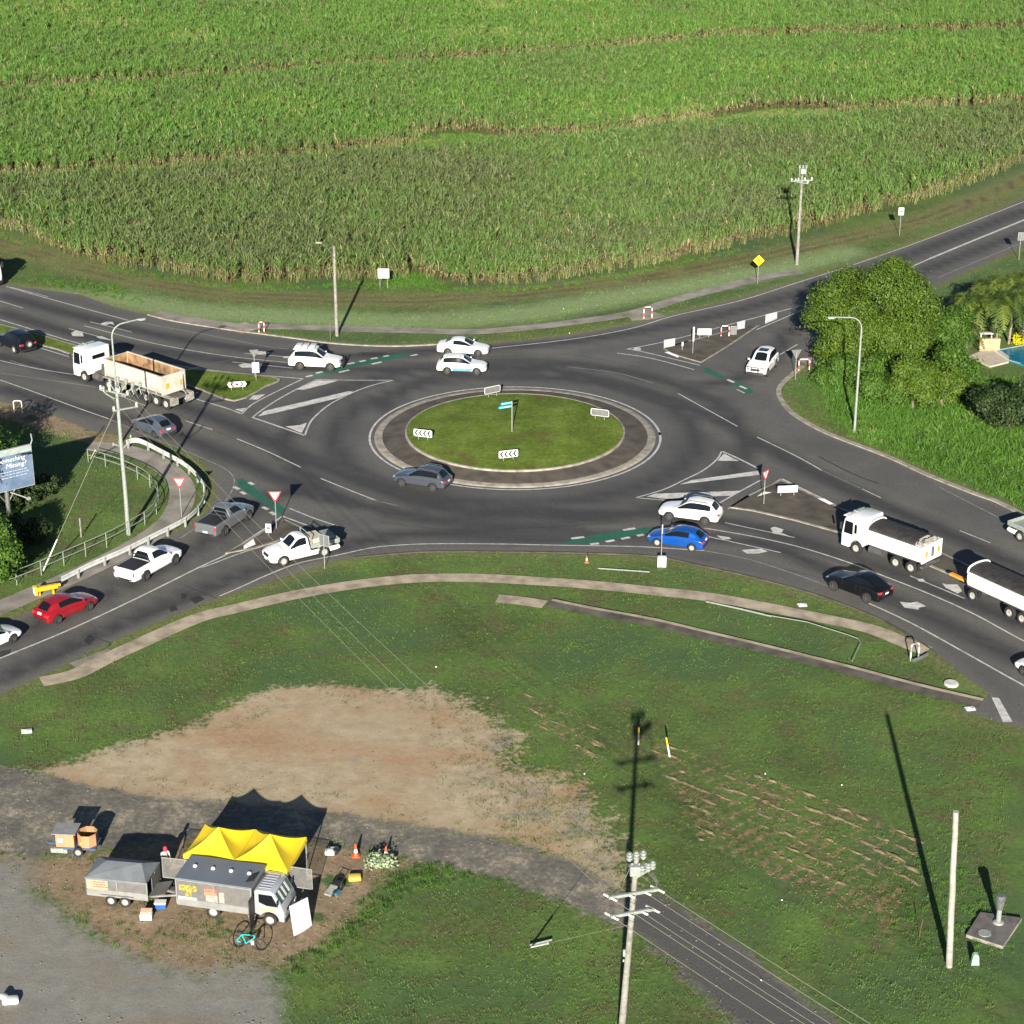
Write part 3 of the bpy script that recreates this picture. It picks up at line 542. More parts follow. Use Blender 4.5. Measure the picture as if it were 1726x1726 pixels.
def scatter(name, P, z, scl, tint, coll, label, catg, seed=0, tilt=.12, kind='stuff', group=None, sz=None, vi=None):
    n = len(P); rs = np.random.RandomState(seed); me = bpy.data.meshes.new(name); me.vertices.add(n)
    me.vertices.foreach_set('co', np.c_[P, z].astype(np.float32).ravel())
    rot = np.c_[rs.normal(0, tilt, n), rs.normal(0, tilt, n), rs.rand(n) * 6.283].astype(np.float32); s3 = np.c_[scl, scl, scl * (sz if sz is not None else 1)].astype(np.float32)
    for k, t_, a in (('rot', 'FLOAT_VECTOR', rot), ('scl', 'FLOAT_VECTOR', s3)): at = me.attributes.new(k, t_, 'POINT'); at.data.foreach_set('vector', a.ravel())
    at = me.attributes.new('tint', 'FLOAT', 'POINT'); at.data.foreach_set('value', np.clip(tint, 0, 1).astype(np.float32))
    at = me.attributes.new('vi', 'INT', 'POINT'); at.data.foreach_set('value', (rs.randint(0, len(coll.objects), n) if vi is None else vi).astype(np.int32))
    o = obj(name, me, label=label, cat=catg, group=group, kind=kind)
    g = bpy.data.node_groups.new('scatter_' + name, 'GeometryNodeTree'); g.interface.new_socket('Geometry', in_out='INPUT', socket_type='NodeSocketGeometry'); g.interface.new_socket('Geometry', in_out='OUTPUT', socket_type='NodeSocketGeometry')
    gi = g.nodes.new('NodeGroupInput'); go = g.nodes.new('NodeGroupOutput'); ip = g.nodes.new('GeometryNodeInstanceOnPoints'); ci = g.nodes.new('GeometryNodeCollectionInfo')
    ci.inputs['Collection'].default_value = coll; ci.inputs['Separate Children'].default_value = True; ci.inputs['Reset Children'].default_value = True; ip.inputs['Pick Instance'].default_value = True
    def na(nm, dt): q = g.nodes.new('GeometryNodeInputNamedAttribute'); q.data_type = dt; q.inputs[0].default_value = nm; return q.outputs['Attribute']
    K = g.links; K.new(gi.outputs[0], ip.inputs['Points']); K.new(ci.outputs[0], ip.inputs['Instance']); K.new(na('vi', 'INT'), ip.inputs['Instance Index']); K.new(na('rot', 'FLOAT_VECTOR'), ip.inputs['Rotation']); K.new(na('scl', 'FLOAT_VECTOR'), ip.inputs['Scale']); K.new(ip.outputs[0], go.inputs[0])
    md = o.modifiers.new('scatter', 'NODES'); md.node_group = g; return o

# --- sugar cane
CANE_G = leafmat('cane_leaf', (.100, .125, .048), (.082, .180, .026), dead=(.17, .22, .06)); CANE_O = leafmat('cane_leaf_top', (.125, .152, .065), (.110, .225, .036)); CANE_D = leafmat('cane_dead_leaf', (.30, .225, .125), (.50, .375, .22)); CANE_T = leafmat('cane_dry_stem', (.13, .145, .055), (.25, .235, .10)); CANE_S = M('cane_stalk', (.13, .10, .04), rough=.8)
def cane(i):
    V1, F1 = blades(16, 1.2, 2.3, .42, .105, .34, 100 + i, 3, .38, (.8, 1.5)); V2, F2 = blades(10, 1.0, 1.7, .35, .085, .7, 200 + i, 3, .65, (1.1, 2.0)); V3, F3 = blades(20, -.4, 1.1, .6, .075, .7, 300 + i, 2, .9, (.35, 1.8))
    V4, F4 = blades(7, 1.7, 2.1, .3, .045, .04, 400 + i, 1, 0)
    V = V1 + V2 + V3 + V4; o = 0; Fs = []; mi = []
    for vv, ff, m_ in ((V1, F1, 0), (V2, F2, 1), (V3, F3, 2), (V4, F4, 3)):
        Fs += [tuple(a + o for a in f) for f in ff]; mi += [2 if (m_ == 0 and k_ // 3 % 9 == 8) else m_ for k_ in range(len(ff))]; o += len(vv)
    return npmesh('cane', V, Fs, [CANE_G, CANE_O, CANE_D, CANE_S], mi=mi)
def cane_edge(i):
    V1, F1 = blades(12, 1.0, 1.6, .4, .085, .4, 700 + i, 3, .45, (1.2, 1.8)); V3, F3 = blades(16, -.5, 1.1, .6, .07, .7, 800 + i, 2, .8, (.5, 2.1)); V2, F2 = blades(14, .4, 1.1, .6, .05, .5, 900 + i, 2, .4, (0, .7)); V4, F4 = blades(14, 1.2, 2.1, .55, .06, .25, 950 + i, 2, .2, (0, .3))
    V = []; Fs = []; mi = []; o = 0
    for vv, ff, m_ in ((V1, F1, 0), (V2, F2, 0), (V3, F3, 2), (V4, F4, 4)): Fs += [tuple(a + o for a in f) for f in ff]; mi += [m_] * len(ff); V += vv; o += len(vv)
    return npmesh('cane_edge', V, Fs, [CANE_G, CANE_O, CANE_D, CANE_S, CANE_T], mi=mi)
CV = variants('cane', lambda i: cane(i) if i < 6 else cane_edge(i), 9)
def pickv(P, front): d_ = dline(P, A2(front)); k = NR.randint(0, 6, len(P)); ed = (d_ < 1.9) & (NR.rand(len(P)) < 1.5 * fbm(P, 7, 91) - .15); k[ed] = NR.randint(6, 9, ed.sum()); return k
def gridpts(poly, step, jit, rowang=0.0):
    a, b = poly.min(0), poly.max(0); x, y = np.meshgrid(np.arange(a[0], b[0], step), np.arange(a[1], b[1], step)); P = np.stack([x.ravel(), y.ravel()], 1); P += NR.uniform(-jit, jit, P.shape); return P[inside(P, poly)]
def visx(P, m=4): return P[np.abs(P[:, 0]) < P[:, 1] * .262 + m]
def field(name, px, step, lo, hi, label, seed, hs=1.0, front_=None):
    poly = A2(px); P = visx(gridpts(poly, step, step * .45)); P = P[NR.rand(len(P)) > .04]
    ti = lo + (hi - lo) * np.clip(1.6 * (fbm(P, 16, seed) - .5) + .5 + NR.normal(0, .14, len(P)), 0, 1)
    e = dline(P, poly, True); front = np.clip(1 - e / 5, 0, 1); ti = ti * (1 - front * .5) + .72 * front * .5
    hh = hs * (.74 + .42 * fbm(P, 5, seed + 3)) * NR.uniform(.78, 1.14, len(P))
    gap = (fbm(P, 3.2, seed + 7) > .80); P, ti, hh = P[~gap], ti[~gap], hh[~gap]
    return scatter(name, P, np.zeros(len(P)), hh, ti, CV, label, 'sugarcane', seed, .1, group='blocks of sugar cane', vi=pickv(P, front_))
bA = up(TOP_AB, 34); fB = up(TOP_AB, 16); bB = up(TOP_BC, 28); fC = up(TOP_BC, 13)
field('sugarcane_field', FRONT_A + bA[::-1], .86, .0, .62, 'olive green block of tall sugar cane directly behind the roadside verge', 21, front_=FRONT_A)
# the grassy bays cut in the second block
BAYS = [(690, 300), (690, 238), (702, 222), (740, 214), (800, 212), (868, 214), (872, 232), (1165, 205), (1172, 182), (1240, 172), (1312, 164), (1318, 182), (1520, 182), (1520, 250)]
def cutfield():
    poly = A2(fB + bB[::-1]); P = visx(gridpts(poly, .9, .42)); bay1 = inside(P + NR.normal(0, .7, P.shape), A2([(660, 300), (694, 248), (708, 230), (740, 224), (800, 224), (850, 230), (900, 241), (990, 300)])); bay2 = inside(P + NR.normal(0, .7, P.shape), A2([(1080, 260), (1150, 214), (1190, 202), (1240, 192), (1312, 184), (1400, 184), (1480, 250)])); bay3 = np.zeros(len(P), bool)
    P = P[~(bay1 | bay2 | bay3)]; P = P[NR.rand(len(P)) > .03]
    ti = .5 + .48 * np.clip(1.8 * (fbm(P, 14, 31) - .5) + .5 + NR.normal(0, .16, len(P)), 0, 1)
    hh = (.76 + .40 * fbm(P, 5, 33)) * NR.uniform(.78, 1.14, len(P))
    scatter('sugarcane_field', P, np.zeros(len(P)), hh, ti, CV, 'bright green middle block of sugar cane between the two brown strips', 'sugarcane', 31, .1, group='blocks of sugar cane', vi=np.where(np.minimum(dline(P, A2([(690, 300), (700, 232), (705, 222), (740, 217), (800, 214), (868, 217)])), dline(P, A2([(1165, 207), (1172, 190), (1240, 178), (1312, 172)]))) < 1.6, NR.randint(6, 9, len(P)), pickv(P, fB)))
cutfield()
field('sugarcane_field', fC + [(1860, -95), (-120, -95)], .98, .55, 1.0, 'bright green far block of sugar cane along the top of the view', 41, .98, front_=fC)

# --- mown and rough grass
GR = leafmat('grass_blade', (.105, .098, .042), (.118, .212, .044), dead=(.22, .30, .16)); GR2 = leafmat('rough_grass_blade', (.055, .105, .022), (.098, .220, .028), dead=(.30, .25, .12))
TV = variants('tuft', lambda i: npmesh('tuft', *blades(12, .07, .15, .22, .022, .8, 500 + i, 2, .45), GR), 4)
RV = variants('rough_tuft', lambda i: npmesh('rough', *blades(38, .25, .65, .34, .024, .6, 600 + i, 3, .45), GR2), 5)
def gz(P): return (fbm(P, 14, 3) - .5) * .16 * (np.clip(-sdf(P, W_ASPH), 0, 3) / 3)
def lawn(y0, y1, dens, seed):
    n = int((y1 - y0) * 2 * (y1 * .26) * dens); P = np.c_[NR.uniform(-1, 1, n), NR.uniform(y0, y1, n)]; P[:, 0] *= P[:, 1] * .26 + 2
    m = masks(P); nz = (fbm(P, 1.3, 77) - .5)
    ok = (sdf(P, W_ASPH) < -.15) & (m['dirt'] + nz * 2.5 < -.05) & (m['oldr'] + nz * 2 < -.1) & (m['yard'] + nz * 2 < -.1) & ~((m['bare'] + nz * 2 > 0) & (fbm(P, 3.0, 78) < .55)) & (m['rut'] + nz * 3 < .1) & ~inside(P, A2(FRONT_A + bA[::-1]))
    for l_, w_ in (([(20, 1152), (70, 1150), (125, 1138), (230, 1088), (400, 1026), (600, 986), (800, 975), (1000, 987), (1200, 1008), (1400, 1046), (1562, 1098)], 1.0), ([(262, 529), (400, 550), (582, 555), (800, 560), (956, 545), (1139, 506), (1250, 477), (1350, 458)], 1.1), ([(150, 752), (250, 772), (308, 832), (288, 878), (120, 974), (-40, 1042)], 1.1), ([(930, 1014), (1101, 1047), (1300, 1094), (1526, 1152), (1657, 1183)], 1.5), ([(838, 1010), (918, 1020)], .8)):
        ok &= dline(P, A2(cat(l_, 3))) > w_ - .1 - .25 * (nz > .05)
    ok &= ~inside(P, A2([(1600, 610), (1640, 560), (1800, 560), (1800, 640)]))
    P = P[ok]; pt = m['patch'][ok]; nn = fbm(P, 2.2, 80)
    ti = np.clip(.25 + 1.1 * (nn - .35) + .3 * (pt - .5) + NR.normal(0, .15, len(P)), 0, .92); dr = (m['dry'][ok] + nz[ok] * 4 > 0); ti[dr] *= .8; pl = (m['pale'][ok] + nz[ok] * 3 > 0); ti[pl] = NR.uniform(.85, 1, pl.sum())
    return P, ti
P1, t1 = lawn(66, 112, 9, 1); P2, t2 = lawn(112, 165, 6, 2); P3, t3 = lawn(165, 232, 2.6, 3); P = np.r_[P1, P2, P3]; ti = np.r_[t1, t2, t3]
scatter('lawn_grass', P, gz(P) - .01, NR.uniform(.7, 1.5, len(P)) * np.where(P[:, 1] > 150, 1.3, 1), ti, TV, 'short rough grass covering the verges and the open ground', 'grass', 5, .2)
ang = NR.rand(2600) * 6.283; rad = 8.7 * np.sqrt(NR.rand(2600)); P = CC + np.c_[np.cos(ang), np.sin(ang)] * rad[:, None]
scatter('island_grass', P, .47 + .27 * (1 - (rad / 8.97) ** 2) - .02, NR.uniform(.5, .9, len(P)), np.clip(.55 + .6 * (fbm(P, 2, 8) - .5) + NR.normal(0, .1, len(P)), 0, .9), TV, 'short bright grass on the round central island', 'grass', 6, .2)
def rough(px, dens, lo, hi, t0, t1_, label, seed, name='long_grass'):
    poly = A2(px); a, b = poly.min(0), poly.max(0); n = int((b[0] - a[0]) * (b[1] - a[1]) * dens); P = np.c_[NR.uniform(a[0], b[0], n), NR.uniform(a[1], b[1], n)]; P = visx(P[inside(P, poly)])
    k = fbm(P, 3, seed); sc = lo + (hi - lo) * np.clip(k + NR.normal(0, .12, len(P)), 0, 1) * np.clip(dline(P, poly, True) / 1.5 + .25, 0, 1)
    return scatter(name, P, np.zeros(len(P)), sc, np.clip(t0 + (t1_ - t0) * fbm(P, 4, seed + 5) + NR.normal(0, .1, len(P)), 0, 1), RV, label, 'grass', seed, .2)
rough([(1440, 742), (1400, 700), (1385, 650), (1420, 615), (1500, 600), (1640, 640), (1726, 640), (1800, 660), (1800, 885), (1726, 862), (1680, 838), (1641, 824), (1563, 793), (1498, 762)], 4.0, .9, 2.6, .3, .92, 'tall bright green grass on the slope above the right-hand kerb', 51)
rough([(1322, 655), (1345, 635), (1400, 612), (1385, 660), (1420, 735), (1372, 712), (1338, 690)], 3.0, .4, .8, .3, .8, 'low mixed grass inside the right corner kerb under the tall lamp', 52)
rough([(-60, 360), (0, 392), (117, 438), (209, 454), (313, 472), (417, 485), (595, 478), (700, 474), (786, 488), (904, 484), (1035, 464), (1139, 445), (1250, 420), (1250, 427), (1035, 471), (904, 491), (786, 495), (600, 487), (417, 492), (209, 464), (0, 402), (-60, 370)], 2.6, .5, 1.5, .35, .98, 'ragged fringe of dry weeds along the foot of the cane', 53, 'weeds')
rough([(640, 480), (660, 462), (700, 460), (735, 470), (730, 482), (680, 486)], 3, .8, 1.7, .5, .85, 'bright green mound of weeds behind the white two-post board', 54, 'weeds')
rough([(1500, 1440), (1560, 1430), (1640, 1450), (1690, 1500), (1720, 1600), (1650, 1640), (1560, 1630), (1490, 1560)], 3.0, .3, .6, .4, .8, 'lush green weeds around the bare timber pole and the concrete pit', 55, 'weeds')
rough([(480, 1625), (560, 1580), (610, 1520), (660, 1475), (740, 1455), (850, 1492), (790, 1490), (700, 1500), (640, 1550), (560, 1610), (500, 1650)], 5, .5, 1.0, .1, .55, 'rough brownish weeds edging the grass right of the parked truck', 56, 'weeds')
rough([(80, 1540), (150, 1540), (230, 1560), (340, 1565), (400, 1560), (380, 1580), (260, 1600), (180, 1590), (110, 1560)], 2.2, .3, .7, .2, .7, 'patchy low weeds on bare soil in front of the trailers', 57, 'weeds')
rough([(-40, 1440), (60, 1440), (140, 1450), (150, 1462), (60, 1452), (-40, 1452)], 2.5, .3, .6, .5, .98, 'yellowed grass along the edge of the old road by the orange bins', 58, 'weeds')
rough([(930, 1020), (1101, 1056), (1300, 1103), (1526, 1163), (1650, 1197), (1640, 1203), (1520, 1172), (1300, 1112), (1100, 1063), (930, 1028)], 4, .3, .7, .1, .7, 'weeds growing over the lower face of the concrete drain', 92, 'weeds')
rough([(930, 1004), (1101, 1036), (1300, 1082), (1526, 1140), (1640, 1166), (1640, 1174), (1520, 1150), (1300, 1091), (1100, 1045), (930, 1012)], 3, .3, .6, .2, .8, 'grass leaning over the upper lip of the concrete drain', 93, 'weeds')
rough([(-40, 900), (60, 930), (60, 960), (-40, 1000)], 3, .5, 1.2, .2, .6, 'scrubby weeds at the foot of the billboard', 59, 'weeds')
rough([(60, 470), (200, 480), (240, 510), (160, 500), (100, 486), (40, 476)], 3, .5, 1.3, .4, .8, 'clumpy weeds beside the lay-by at the upper left', 60, 'weeds')

# clods of turned soil along the ruts, stones on the dirt and the old road
def rock(i, m_, s=.1):
    rs = np.random.RandomState(i); bm = bmesh.new(); bmesh.ops.create_icosphere(bm, subdivisions=1, radius=s)
    for v in bm.verts: v.co *= rs.uniform(.6, 1.2); v.co.z *= .55
    me = bpy.data.meshes.new('rock'); bm.to_mesh(me); bm.free(); me.materials.append(m_); return me
SOIL = M('turned_soil', (.21, .15, .085), rough=.95, var=.25, scale=3); STONE = M('pale_stone', (.17, .155, .125), rough=.95, var=.2, scale=3)
SV = variants('clod', lambda i: rock(i, SOIL, .13), 4); KV = variants('stone', lambda i: rock(20 + i, STONE, .05), 4)
def along(lines_, n, sd):
    out = []
    for ln in lines_:
        w_ = A2(ln); sg = w_[1:] - w_[:-1]; L_ = np.hypot(*sg.T); k = (L_ / L_.sum() * n).astype(int)
        for a_, s_, q in zip(w_[:-1], sg, k): out.append(a_ + s_ * NR.rand(q, 1) + NR.normal(0, sd, (q, 2)))
    return np.concatenate(out)
P = along(RUTS, 110, .16); P = P[fbm(P, 2.0, 95) > .5]; scatter('soil_clods', P, gz(P), NR.uniform(.25, .75, len(P)), NR.rand(len(P)), SV, 'rows of small turned-up brown soil clods in the grass', 'soil', 96, .4)
rs_ = random.Random(44); Vr = []; Fr = []
for ln in RUTS:
    w_ = [Vector(p) for p in A2(cat(ln, 6))]
    for a_, b_ in zip(w_[:-1], w_[1:]):
        L_ = (b_ - a_).length; t = 0
        while t < L_:
            ll = rs_.uniform(.35, 1.5); q = np.array([[(a_ + (b_ - a_) * (t / L_)).x, (a_ + (b_ - a_) * (t / L_)).y]])
            if rs_.random() < .75 and fbm(q, 4.5, 95)[0] > .44:
                d_ = (b_ - a_).normalized(); n_ = Vector((-d_.y, d_.x)); c0 = a_ + d_ * t + n_ * rs_.uniform(-.15, .15); hw = rs_.uniform(.10, .22); hz_ = rs_.uniform(.05, .13); m = 5; base = len(Vr); z0 = gz(q)[0] - .02
                for i in range(m + 1):
                    u = i / m; sc = math.sin(math.pi * (.06 + .88 * u)); p_ = c0 + d_ * ll * u + n_ * rs_.uniform(-.05, .05)
                    for s_, zz in ((-1, 0), (-.35, rs_.uniform(.7, 1.1)), (.4, rs_.uniform(.6, 1.0)), (1, 0)): Vr.append((p_.x + n_.x * s_ * hw * sc, p_.y + n_.y * s_ * hw * sc, z0 + zz * hz_ * sc))
                for i in range(m):
                    for j in range(3): k_ = base + i * 4 + j; Fr.append((k_, k_ + 4, k_ + 5, k_ + 1))
            t += ll * rs_.uniform(1.0, 1.6)
obj('soil_ridges', npmesh('soil_ridges', Vr, Fr, M('ridge_soil', (.225, .165, .095), rough=.95, var=.2, scale=2.5, bump=.4, dirt=(.085, .085, .034))), label='broken parallel ridges of turned soil across the rough grass', cat='soil', kind='stuff')
def inpoly(px, n): poly = A2(px); a_, b_ = poly.min(0), poly.max(0); P = np.c_[NR.uniform(a_[0], b_[0], n), NR.uniform(a_[1], b_[1], n)]; return P[inside(P, poly)]
P = np.concatenate([inpoly(DIRT, 500), inpoly(OLDR, 3500), inpoly(YARD, 900), inpoly(BARE, 1200)]); P = P[fbm(P, 3.0, 97) > .42]; scatter('loose_stones', P, gz(P), NR.uniform(.3, 1.4, len(P)) ** 2, NR.rand(len(P)), KV, 'loose pale stones on the bare dirt and the old road', 'stones', 98, .5)
P = inpoly(DIRT + LOBE[:1], 5000); m_ = sdf(P, A2(DIRT)); P = P[(m_ < 2.6) & (fbm(P, 1.2, 99) > .54)]; P2_ = inpoly(LOBE, 2500); P2_ = P2_[fbm(P2_, 1.5, 100) > .5]; P3_ = inpoly(OLDR, 2500); P3_ = P3_[(sdf(P3_, A2(OLDR)) < 1.0) & (fbm(P3_, 1.2, 102) > .5)]; P4_ = inpoly(BARE, 3000); P4_ = P4_[fbm(P4_, 1.6, 103) > .58]
P = np.concatenate([P, P2_, P3_, P4_]); scatter('sparse_grass', P, gz(P) - .01, NR.uniform(.5, 1.2, len(P)), NR.uniform(0, .6, len(P)), TV, 'sparse thinning tufts around the edges of the bare dirt', 'grass', 101, .25)

rough([(660, 270), (700, 234), (740, 228), (800, 228), (850, 234), (910, 246), (960, 262)], 3.5, .9, 1.6, .7, .98, 'bright green grass in the notch of the middle cane block', 111)
rough([(1080, 250), (1150, 216), (1190, 204), (1240, 194), (1312, 186), (1400, 186), (1450, 210)], 3.5, .9, 1.7, .8, 1.0, 'pale yellow-green grass in the right-hand notch of the middle cane block', 112)

# --- trees and bushes
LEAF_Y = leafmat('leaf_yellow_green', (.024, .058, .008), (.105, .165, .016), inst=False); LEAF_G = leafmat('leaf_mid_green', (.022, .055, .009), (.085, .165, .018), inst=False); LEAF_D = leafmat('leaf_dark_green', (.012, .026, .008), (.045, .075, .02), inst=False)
BARK = M('bark', (.20, .16, .12), rough=.9, var=.2, bump=.4)
def crown_mesh(name, blobs, n, size, mat_, seed, thick=.35, asp=.6):
    rs = np.random.RandomState(seed); bl = np.array(blobs, float); area = bl[:, 3] ** 2 * 1.0; pick = rs.choice(len(bl), n, p=area / area.sum()); b_ = bl[pick]
    u = rs.normal(size=(n, 3)); u /= np.linalg.norm(u, axis=1)[:, None]; u[:, 2] = np.where(u[:, 2] < -.35, -u[:, 2], u[:, 2])
    # small leaf clumps: shared centres make light and dark tufts
    k = n // 9; cc = u[:k][rs.randint(0, k, n)]; cb = rs.randint(0, k, n)
    cen = rs.normal(size=(k, 3)); cen /= np.linalg.norm(cen, axis=1)[:, None]; cen[:, 2] = np.abs(cen[:, 2]) * np.where(rs.rand(k) < .25, -.5, 1); cpick = rs.choice(len(bl), k, p=area / area.sum())
    rr_ = bl[cpick, 3] * (1 - thick * rs.rand(k) ** 2) ; C = bl[cpick, :3] + cen * rr_[:, None] * np.array([1, 1, .85])
    P = C[cb] + rs.normal(0, 1, (n, 3)) * np.minimum(.1 * bl[cpick, 3] + .12, .38)[cb][:, None]
    nrm = cen[cb] + rs.normal(0, .55, (n, 3)); nrm[:, 2] += .35; nrm /= np.linalg.norm(nrm, axis=1)[:, None]
    a = np.cross(nrm, rs.normal(size=(n, 3))); a /= np.linalg.norm(a, axis=1)[:, None]; b2 = np.cross(nrm, a); s_ = size * rs.uniform(.6, 1.3, n)[:, None]
    V = np.stack([P - a * s_, P + b2 * s_ * asp, P + a * s_, P - b2 * s_ * asp], 1).reshape(-1, 3); F_ = np.arange(4 * n).reshape(n, 4)
    t = np.clip(.5 + rs.normal(0, .22, k)[cb] + rs.normal(0, .12, n), 0, 1)
    return npmesh(name, V, F_, mat_, dict(tint=np.repeat(t, 4)))
def tree(name, base, blobs, n, size, mat_, label, catg, seed, trunk=.2, group=None, th=.35):
    e = empty(name, base, label=label, cat=catg, group=group); rs = random.Random(seed)
    obj('crown', crown_mesh('crown', blobs, n, size, mat_, seed, th), e)
    b = B(); zc = min(q[2] for q in blobs)
    b.tube([(0, 0, -.1), (.05, .05, zc * .5), (0, 0, zc)], [trunk * 1.2, trunk, trunk * .8], 8)
    for q in blobs[:9]: b.tube([(0, 0, zc * .6), (q[0] * .5, q[1] * .5, (zc + q[2]) * .5 - .1), (q[0] * .85, q[1] * .85, q[2] * .95)], [trunk * .6, trunk * .42, trunk * .2], 6)
    b.done('trunk', BARK, e); return e
def blobsr(n, r, h, R0, seed, sq=1.0):
    rs = random.Random(seed); o = []
    for i in range(n):
        a = rs.random() * 6.283; d = r * math.sqrt(rs.random()); o.append((d * math.cos(a), d * math.sin(a) * sq, h * (.22 + .72 * rs.random() * (1 - .45 * d / r)), R0 * rs.uniform(.75, 1.2)))
    return o
tb = G(1462, 615)
BIG = []
_r = random.Random(61)
for _k in range(24):
    _u = (_k + .5) / 24; _a = _k * 2.4; _el = math.asin(1 - _u * .95); _rx = 4.6 * math.cos(_el) ** .55; _z = 3.6 + 5.0 * math.sin(_el)
    BIG.append((_rx * math.cos(_a), _rx * .82 * math.sin(_a) + .3, _z * (.98 if math.cos(_a) > 0 else .86), _r.uniform(1.35, 1.95)))
for _k in range(44): _a = 2.9 + _k * .083; _q = _r.uniform(.45, 1.0); BIG.append((5.2 * _q * math.cos(_a), 4.6 * _q * math.sin(_a), _r.uniform(1.0, 4.6), _r.uniform(1.0, 1.6)))

tree('broadleaf_tree', tb, BIG, 125000, .105, LEAF_Y, 'large spreading yellow-green tree at the road fork', 'tree', 61, .3, th=.22)
def bush(name, px, py, n, r, h, R0, cnt, mt, label, seed, sz=.12, sq=1.0):
    return tree(name, G(px, py), blobsr(n, r, h, R0, seed, sq), int(cnt * 1.7), sz, mt, label, 'tree' if h > 2.5 else 'bush', seed, .1)
bush('shrub', 1575, 672, 10, 2.8, 5.2, 1.4, 14000, LEAF_G, 'dark green bushy tree just right of the big spreading tree', 62)
bush('shrub', 1537, 692, 9, 1.5, 5.0, 1.0, 13000, LEAF_Y, 'tall yellow-green shrub in front of the big tree above the slope', 63)
bush('shrub', 1586, 688, 6, 1.1, 3.9, .8, 7000, LEAF_Y, 'smaller yellow-green shrub left of the pool paving', 64)
bush('shrub', 1622, 655, 8, 1.7, 3.0, 1.0, 8000, LEAF_G, 'mid green shrub in front of the pool paving', 65)
bush('shrub', 1470, 672, 9, 2.8, 3.2, 1.1, 11000, LEAF_G, 'low dark undergrowth beneath the big spreading tree', 66)
bush('shrub', 1420, 652, 7, 2.0, 2.2, .9, 7000, LEAF_G, 'low scrub between the tall lamp and the big tree', 67)
bush('shrub', 1700, 728, 10, 2.6, 5.0, 1.3, 14000, LEAF_D, 'dark leafy tree at the right edge below the pool', 68)
bush('shrub', 1790, 735, 7, 2.4, 3.6, 1.5, 5000, LEAF_D, 'dark leafy tree cut off by the right edge', 69)
bush('shrub', 1585, 600, 8, 2.4, 5.0, 1.2, 9000, LEAF_G, 'rounded green tree between the big tree and the palms', 70)
bush('tree', -14, 985, 9, 1.4, 5.0, 1.1, 14000, LEAF_G, 'leafy tree at the left edge in front of the billboard', 71)
bush('tree', -95, 925, 10, 2.6, 7.5, 1.6, 9000, LEAF_G, 'tree beyond the left edge behind the billboard', 72)
bush('tree', -62, 818, 11, 3.0, 7.5, 1.7, 9000, LEAF_G, 'tree beyond the left edge by the roadside bollard', 73)
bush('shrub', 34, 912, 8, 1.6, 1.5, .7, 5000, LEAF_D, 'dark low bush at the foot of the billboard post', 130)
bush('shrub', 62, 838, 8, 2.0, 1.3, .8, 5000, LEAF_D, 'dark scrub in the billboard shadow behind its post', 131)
# palms
PALML = leafmat('palm_leaf', (.022, .050, .010), (.12, .165, .03), inst=False); PALMT = M('palm_trunk', (.24, .20, .15), rough=.8, var=.2)
def palm(x, y, h, r, seed, label, px=None):
    rs = np.random.RandomState(seed); e = empty('palm_tree', G(x, y), label=label, cat='palm tree', group='palms beside the pool')
    V = []; Fq = []; tt = []
    for k in range(22):
        a = k * 2.4 + rs.rand() * .5; el = 1.15 - 1.35 * (k / 22) + rs.normal(0, .08); Ln = r * rs.uniform(.85, 1.15); dx, dy = math.cos(a), math.sin(a); t_ = rs.rand(); ns = 20
        def sp(t): d_ = Ln * (t * math.cos(el) + .25 * t * t * (1 - math.cos(el))); return np.array([dx * d_, dy * d_, h + Ln * (math.sin(el) * t - .85 * t ** 2.3)])
        for s_ in range(ns):
            t = (s_ + .5) / ns; c_ = sp(t); n_ = sp(t + .4 / ns) - c_; ll = .62 * math.sin(math.pi * (.10 + .82 * t)) * r / 2.6
            V += [tuple(c_ - [-dy * .02, dx * .02, 0]), tuple(c_ + [-dy * .02, dx * .02, 0]), tuple(sp(t + 1 / ns) + [-dy * .02, dx * .02, 0]), tuple(sp(t + 1 / ns) - [-dy * .02, dx * .02, 0])]; i = len(V) - 4; Fq.append((i, i + 1, i + 2, i + 3)); tt += [min(1, t_ + .3)] * 4
            for sg in (-1, 1):
                tip = c_ + np.array([-dy * sg, dx * sg, 0]) * ll + n_ / np.linalg.norm(n_) * ll * .45 + np.array([0, 0, .12 * ll - .55 * ll * rs.rand()])
                i = len(V); V += [tuple(c_ - n_), tuple(c_ + n_), tuple(tip + n_ * .4), tuple(tip - n_ * .2)]; Fq.append((i, i + 1, i + 2, i + 3)); tt += [min(1, max(0, t_ + rs.normal(0, .15)))] * 4
    obj('crown', npmesh('palm_crown', V, Fq, PALML, dict(tint=np.array(tt))), e)
    b = B(); b.tube([(0, 0, -.1), (.1, 0, h * .5), (0, 0, h)], [.13, .1, .08], 8); b.done('trunk', PALMT, e)
PL = [(1628, 566, 3.4, 2.7, 'leftmost short palm of the poolside group'), (1650, 572, 3.9, 2.8, 'second palm from the left with several pale fronds'), (1678, 580, 4.3, 2.7, 'palm with bare pale stems beside the pool paving'), (1700, 580, 4.4, 2.8, 'palm in the middle of the stand behind the pool'), (1722, 576, 4.6, 2.9, 'tall palm behind the pool at the right edge'), (1628, 590, 2.0, 1.9, 'low palm left of the retaining wall'), (1612, 590, 2.4, 2.2, 'low dark palm behind the green shrubs'), (1745, 590, 4.0, 2.8, 'palm cut off by the right edge'), (1690, 555, 4.6, 2.8, 'palm at the back of the poolside stand near the road'), (1660, 552, 4.2, 2.7, 'palm at the back left of the poolside stand'), (1720, 550, 4.8, 2.8, 'palm at the back right of the poolside stand')]
for i, (x, y, h, r_, l_) in enumerate(PL): palm(x, y, h, r_, 80 + i, l_)
PALMD = MATS
